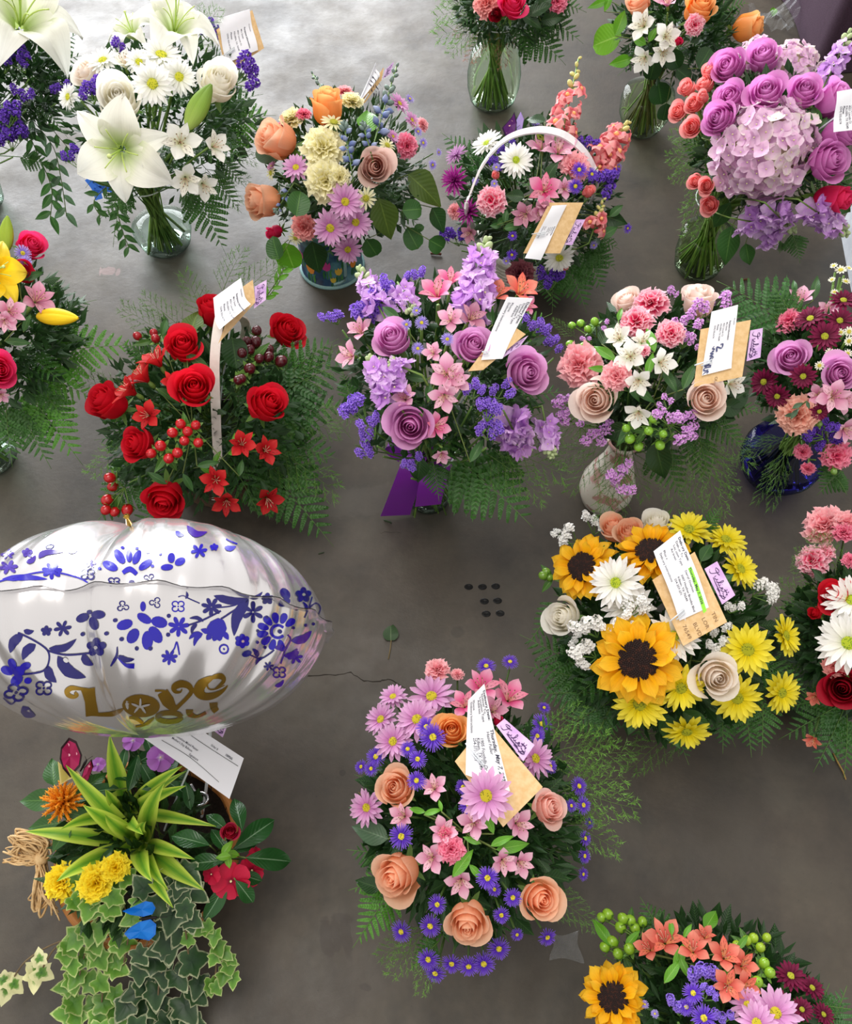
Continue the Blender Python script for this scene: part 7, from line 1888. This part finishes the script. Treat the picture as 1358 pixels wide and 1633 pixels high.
    top = C+uy*(Rm(pi/2+.06)+.006); mb = MB(); q = hitp(208, 840, .001) or hitp(208, 850, .001) or top
    mb.lathe([(.0015, 0), (.0035, .004), (.002, .012), (.004, .016), (.001, .018)], go, 10, frame(q, V((0, .3, 1)), 0)); part('gold_tail_tab', mb.mesh('gold_tail_tab'), root)
    neck = C-uy*Rm(-pi/2); mb = MB(); mb.lathe([(.010, 0), (.014, -.012), (.012, -.03), (.004, -.035)], foil, 12, frame(neck, uy, 0)); part('balloon_neck', mb.mesh('balloon_neck'), root)
    mb = MB(); mb.tube(bez(neck, (neck+base)*.5+V((.02, .03, 0)), base, 12), .0026, plain('e6eaee', .2, .2, .6), 8); part('stick', mb.mesh('stick'), root)
    mb = MB(); sv = plain('d4d6da', .12, 0, .6, .9); K = at_z(318, 1276, .17)
    for j in range(3): mb.tube([K+V((.012*cos(t*.6+j)*(1+.2*j), .010*sin(t*.6+j), .006*j+.002*sin(t))) for t in range(12)], .0022, sv, 5)
    mb.tube([K+V((-.012, .02, .02)), K, K+V((.004, -.02, -.01))], .003, sv, 5); part('silver_ribbon', mb.mesh('silver_ribbon'), root)
balloon()

# ================================================================== ribbons, scraps on the floor
def strip(cv, wdir, w, th, mat, name, root=None, taper=None):
    mb = MB(); vs, at, fs = [], [], []; L = len(cv)
    for i, p in enumerate(cv):
        t = (cv[min(i+1, L-1)]-cv[max(i-1, 0)]).normalized(); wd_ = wdir(i/(L-1)) if callable(wdir) else wdir; s = (wd_-t*wd_.dot(t)).normalized(); nn = t.cross(s); k = w*(taper(i/(L-1)) if taper else 1)
        for j in range(5): vs.append(p+s*(k*(j/2-1))+nn*th); at.append((j/4, i/(L-1), 0))
        for j in range(5): vs.append(p+s*(k*(j/2-1))-nn*th); at.append((j/4, i/(L-1), 0))
        if i:
            for h in (0, 5):
                for j in range(4): q = i*10+h+j; fs.append((q-10, q-9, q+1, q))
    mb.add(vs, fs, mat, at); return mb.mesh(name)
def satin(c):
    n = NT('satin'); tc = n.n('ShaderNodeTexCoord'); return n.surf(hx(c), .38, .12, .5, n.noise(tc.outputs['Object'], 400, 1), .1)
rb = thing('ribbon_bow', B9.neck.copy(), 'purple satin ribbon with two tails tied round the small clear vase', 'ribbon'); pm = satin('8a2cb0')
d0 = depth(B9.neck)-.055
part('ribbon_tail', strip(catmull([at_depth(672, 716, d0+.03), at_depth(660, 738, d0-.01), at_depth(647, 775, d0+.03), at_z(630, 822, .012)], 6), RIGHT+UP*.12, .030, .0003, pm, 'ribbon_tail', None, lambda t: .55+.5*t), rb)
part('ribbon_tail', strip(catmull([at_depth(676, 740, d0+.02), at_depth(690, 760, d0+.0), at_depth(686, 785, d0+.02), at_depth(682, 806, d0+.06)], 6), RIGHT+UP*.2, .026, .0003, pm, 'ribbon_tail'), rb)
mb = MB(); mb.lathe([(.045, .150), (.0475, .152), (.0475, .172), (.045, .174)], pm, 28, M.Translation(B9.base)); part('ribbon_band', mb.mesh('ribbon_band'), rb)
for a in (((660, 724), (632, 700), (618, 712), (640, 728)), ((672, 722), (690, 706), (704, 716), (684, 730))):
    part('ribbon_loop', strip(catmull([at_depth(x, y, d0+.01+.01*i) for i, (x, y) in enumerate(a)], 6), UP+RIGHT*.3+FWD*.4, .013, .0003, pm, 'ribbon_loop'), rb)
bb = thing('ribbon_bow', B1.neck.copy(), 'bright blue ribbon knot half hidden under the white lily', 'ribbon'); bm2 = satin('0a6ad8'); d1 = depth(B1.neck)-.02
for a in (((140, 284), (152, 300), (158, 318)), ((182, 290), (166, 300), (150, 306)), ((150, 286), (168, 298), (182, 302)), ((186, 284), (170, 296), (168, 306))):
    part('ribbon_tail', strip(catmull([at_depth(x, y, d1) for x, y in a], 5), RIGHT*.5+UP, .009, .0003, bm2, 'ribbon_tail'), bb)

def floor_leaf():
    P = at_z(623, 1012, 0); root = thing('fallen_leaf', P, 'single wilted green leaf with stalk lying on the bare floor', 'leaf'); mt = leaf_mat('3a5434', '6a8458', .5)
    mb = MB()
    def f(u, v):
        uu = u*2-1; hw = .0145*sin(pi*(.08+.88*v)**.9)**.6*(1+.12*(v > .9)); return P+V((uu*hw*1.05, -.014+v*.028, .004+.007*max(0, v-.45)*3*(.6+.4*uu)+.003*abs(uu)))
    mb.grid(f, 8, 10, mt); part('blade', mb.mesh('blade'), root)
    mb = MB(); mb.tube([P+V((.001, -.013, .004)), at_z(622, 1035, .003), at_z(619, 1051, .0015)], .0011, plain('7a6a48', .6), 5); part('stalk', mb.mesh('stalk'), root)
floor_leaf()
def twig(px, py, dx, dy, L, w, c, label, name='twig_scrap'):
    P = at_z(px, py, w); d = V((dx, dy, 0)).normalized(); mb = MB(); mb.tube([P-d*L, P-d*L*.3+V((0, 0, w*.5)), P+d*L*.4+V((w, 0, .3*w)), P+d*L], lambda t: w*(1-.5*abs(t-.4)), mottled(c, c, 60.0, .7), 6); tag(ob(name, mb.mesh(name)), label, 'scrap')
twig(695, 405, 1, -.15, .014, .004, '5c3428', 'short reddish brown twig scrap on the floor below the eucalyptus')
twig(196, 387, 1, -.4, .009, .0022, '5a4a30', 'small brown petal scrap under the hanging ruscus of the lily vase')
twig(1189, 446, 1, .2, .008, .003, '5a3a22', 'tiny rust coloured scrap on the floor beside the hydrangea glass')
twig(618, 832, 1, -.5, .009, .002, '2c3a24', 'tiny dark green leaf scrap below the purple ribbon tail')
twig(512, 882, 1, .35, .006, .0014, '2e3c26', 'tiny leaf crumb right beside the balloon top', 'leaf_crumb')
twig(1338, 1222, .25, -1, .024, .0016, 'a88a4c', 'thin bamboo pick lying under the red and white arrangement', 'bamboo_pick')
twig(583, 1277, -1, 1.1, .02, .0009, '8a7448', 'thin dry stalk lying behind the lone pink daisy', 'dry_stalk')
def scrap(name, label, cx, cy, w, h, mat, z=.003, rise=.01, seed=1, cat='plastic'):
    random.seed(seed); P = at_z(cx, cy, z); sx, sy = pxw(P, w)/2, pxw(P, h)/2; q = [random.random()*6 for _ in range(6)]
    mb = MB(); mb.grid(lambda u, v: P+V(((u*2-1)*sx*(1+.18*sin(v*5+q[0])), (v*2-1)*sy*(1+.2*sin(u*4+q[1])), rise*(.5+.5*sin(u*7+q[2])*sin(v*6+q[3]))+rise*.3*abs(sin(u*13+v*9+q[4])))), 10, 10, mat); tag(ob(name, mb.mesh(name, False)), label, cat)
scrap('plastic_scrap', 'crumpled clear plastic scrap on the floor beside the lowest aster', 901, 1510, 46, 40, film_mat(), .002, .008, 3)
scrap('cellophane_wrap', 'crumpled clear cellophane between the peach rosebud and the purple table', 1228, 44, 72, 50, film_mat(), .004, .05, 5)
def bin_():
    a = at_z(1357, 466, 0); c = at_z(1338, 362, 0); d = (c-a).normalized(); e = V((d.y, -d.x, 0)); L = (c-a).length; root = thing('plastic_bin', a, 'pale grey plastic bin cut off by the photo edge', 'bin'); mt = mottled('c4c8d2', 'd2d6de', 30.0, .4); T = M.Translation(a) @ M((e, d, V((0, 0, 1)))).transposed().to_4x4()
    mb = MB(); hh = .16
    for b in ((0, .30, 0, L, 0, .006), (0, .004, 0, L, .006, hh), (.296, .30, 0, L, .006, hh), (.004, .296, 0, .004, .006, hh), (.004, .296, L-.004, L, .006, hh)): mb.box(*b, mt, T)
    part('body', mb.mesh('body', False), root)
    mb = MB(); mb.tube([T @ V(p) for p in ((0, 0, hh), (.30, 0, hh), (.30, L, hh), (0, L, hh), (0, 0, hh))], .005, mt, 6); part('rim', mb.mesh('rim'), root)
bin_()
sl = thing('green_leaf', at_z(1233, 18, .01), 'small green leaf on the floor by the purple table edge', 'leaf'); P = at_z(1233, 18, .012); x = (UP*.95+RIGHT*.25); x = V((x.x, x.y, .25)).normalized(); z = V((0, -.3, 1)); z = (z-x*z.dot(x)).normalized()
part('blade', leaf_mesh('oval', *LEAFC['bright']), sl, M.Translation(P-x*.02) @ M((x, z.cross(x), z)).transposed().to_4x4() @ M.Scale(.045, 4))

# ================================================================== labels: by look and place, one for each thing
def labels():
    ORD = ['', 'second', 'third', 'fourth', 'fifth', 'sixth', 'seventh', 'eighth', 'ninth', 'tenth', 'eleventh', 'twelfth', 'thirteenth', 'fourteenth', 'fifteenth']
    G = {}
    for r in FL:
        if r[1]: G.setdefault((r[1], id(r[2])), []).append(r)
    for (ph, _), L in G.items():
        b = L[0][2]; where = b.where; foli = any(k in ph for k in ('fern', 'leaf', 'leaves', 'stem', 'twig', 'eucalyptus', 'branch'))
        link = ' of ' if not foli else ' in '
        if len(L) == 1: L[0][0]['label'] = ph+' in '+where; continue
        L.sort(key=lambda r: (r[4], r[3])); n = len(L)
        for i, r in enumerate(L):
            if i == 0: pos = 'highest'
            elif i == n-1: pos = 'lowest'
            elif i < n/2: pos = ORD[min(i, 14)]+' highest'
            else: pos = ORD[min(n-1-i, 14)]+' lowest'
            nb = [(abs(q[3]-r[3])+abs(q[4]-r[4]), q[1]) for q in FL if q[2] is b and q[1] and q[1] != ph and not any(k in q[1] for k in ('fern', 'leaf', 'leaves', 'twig', 'stem', 'sprig'))]
            near = min(nb)[1] if nb else None
            s = '%s %s in %s' % (pos, ph, where)
            if near and len((s+' beside '+near).split()) <= 15: s += ', beside '+near
            r[0]['label'] = s; r[0]['group'] = ph+'s in '+where
labels()
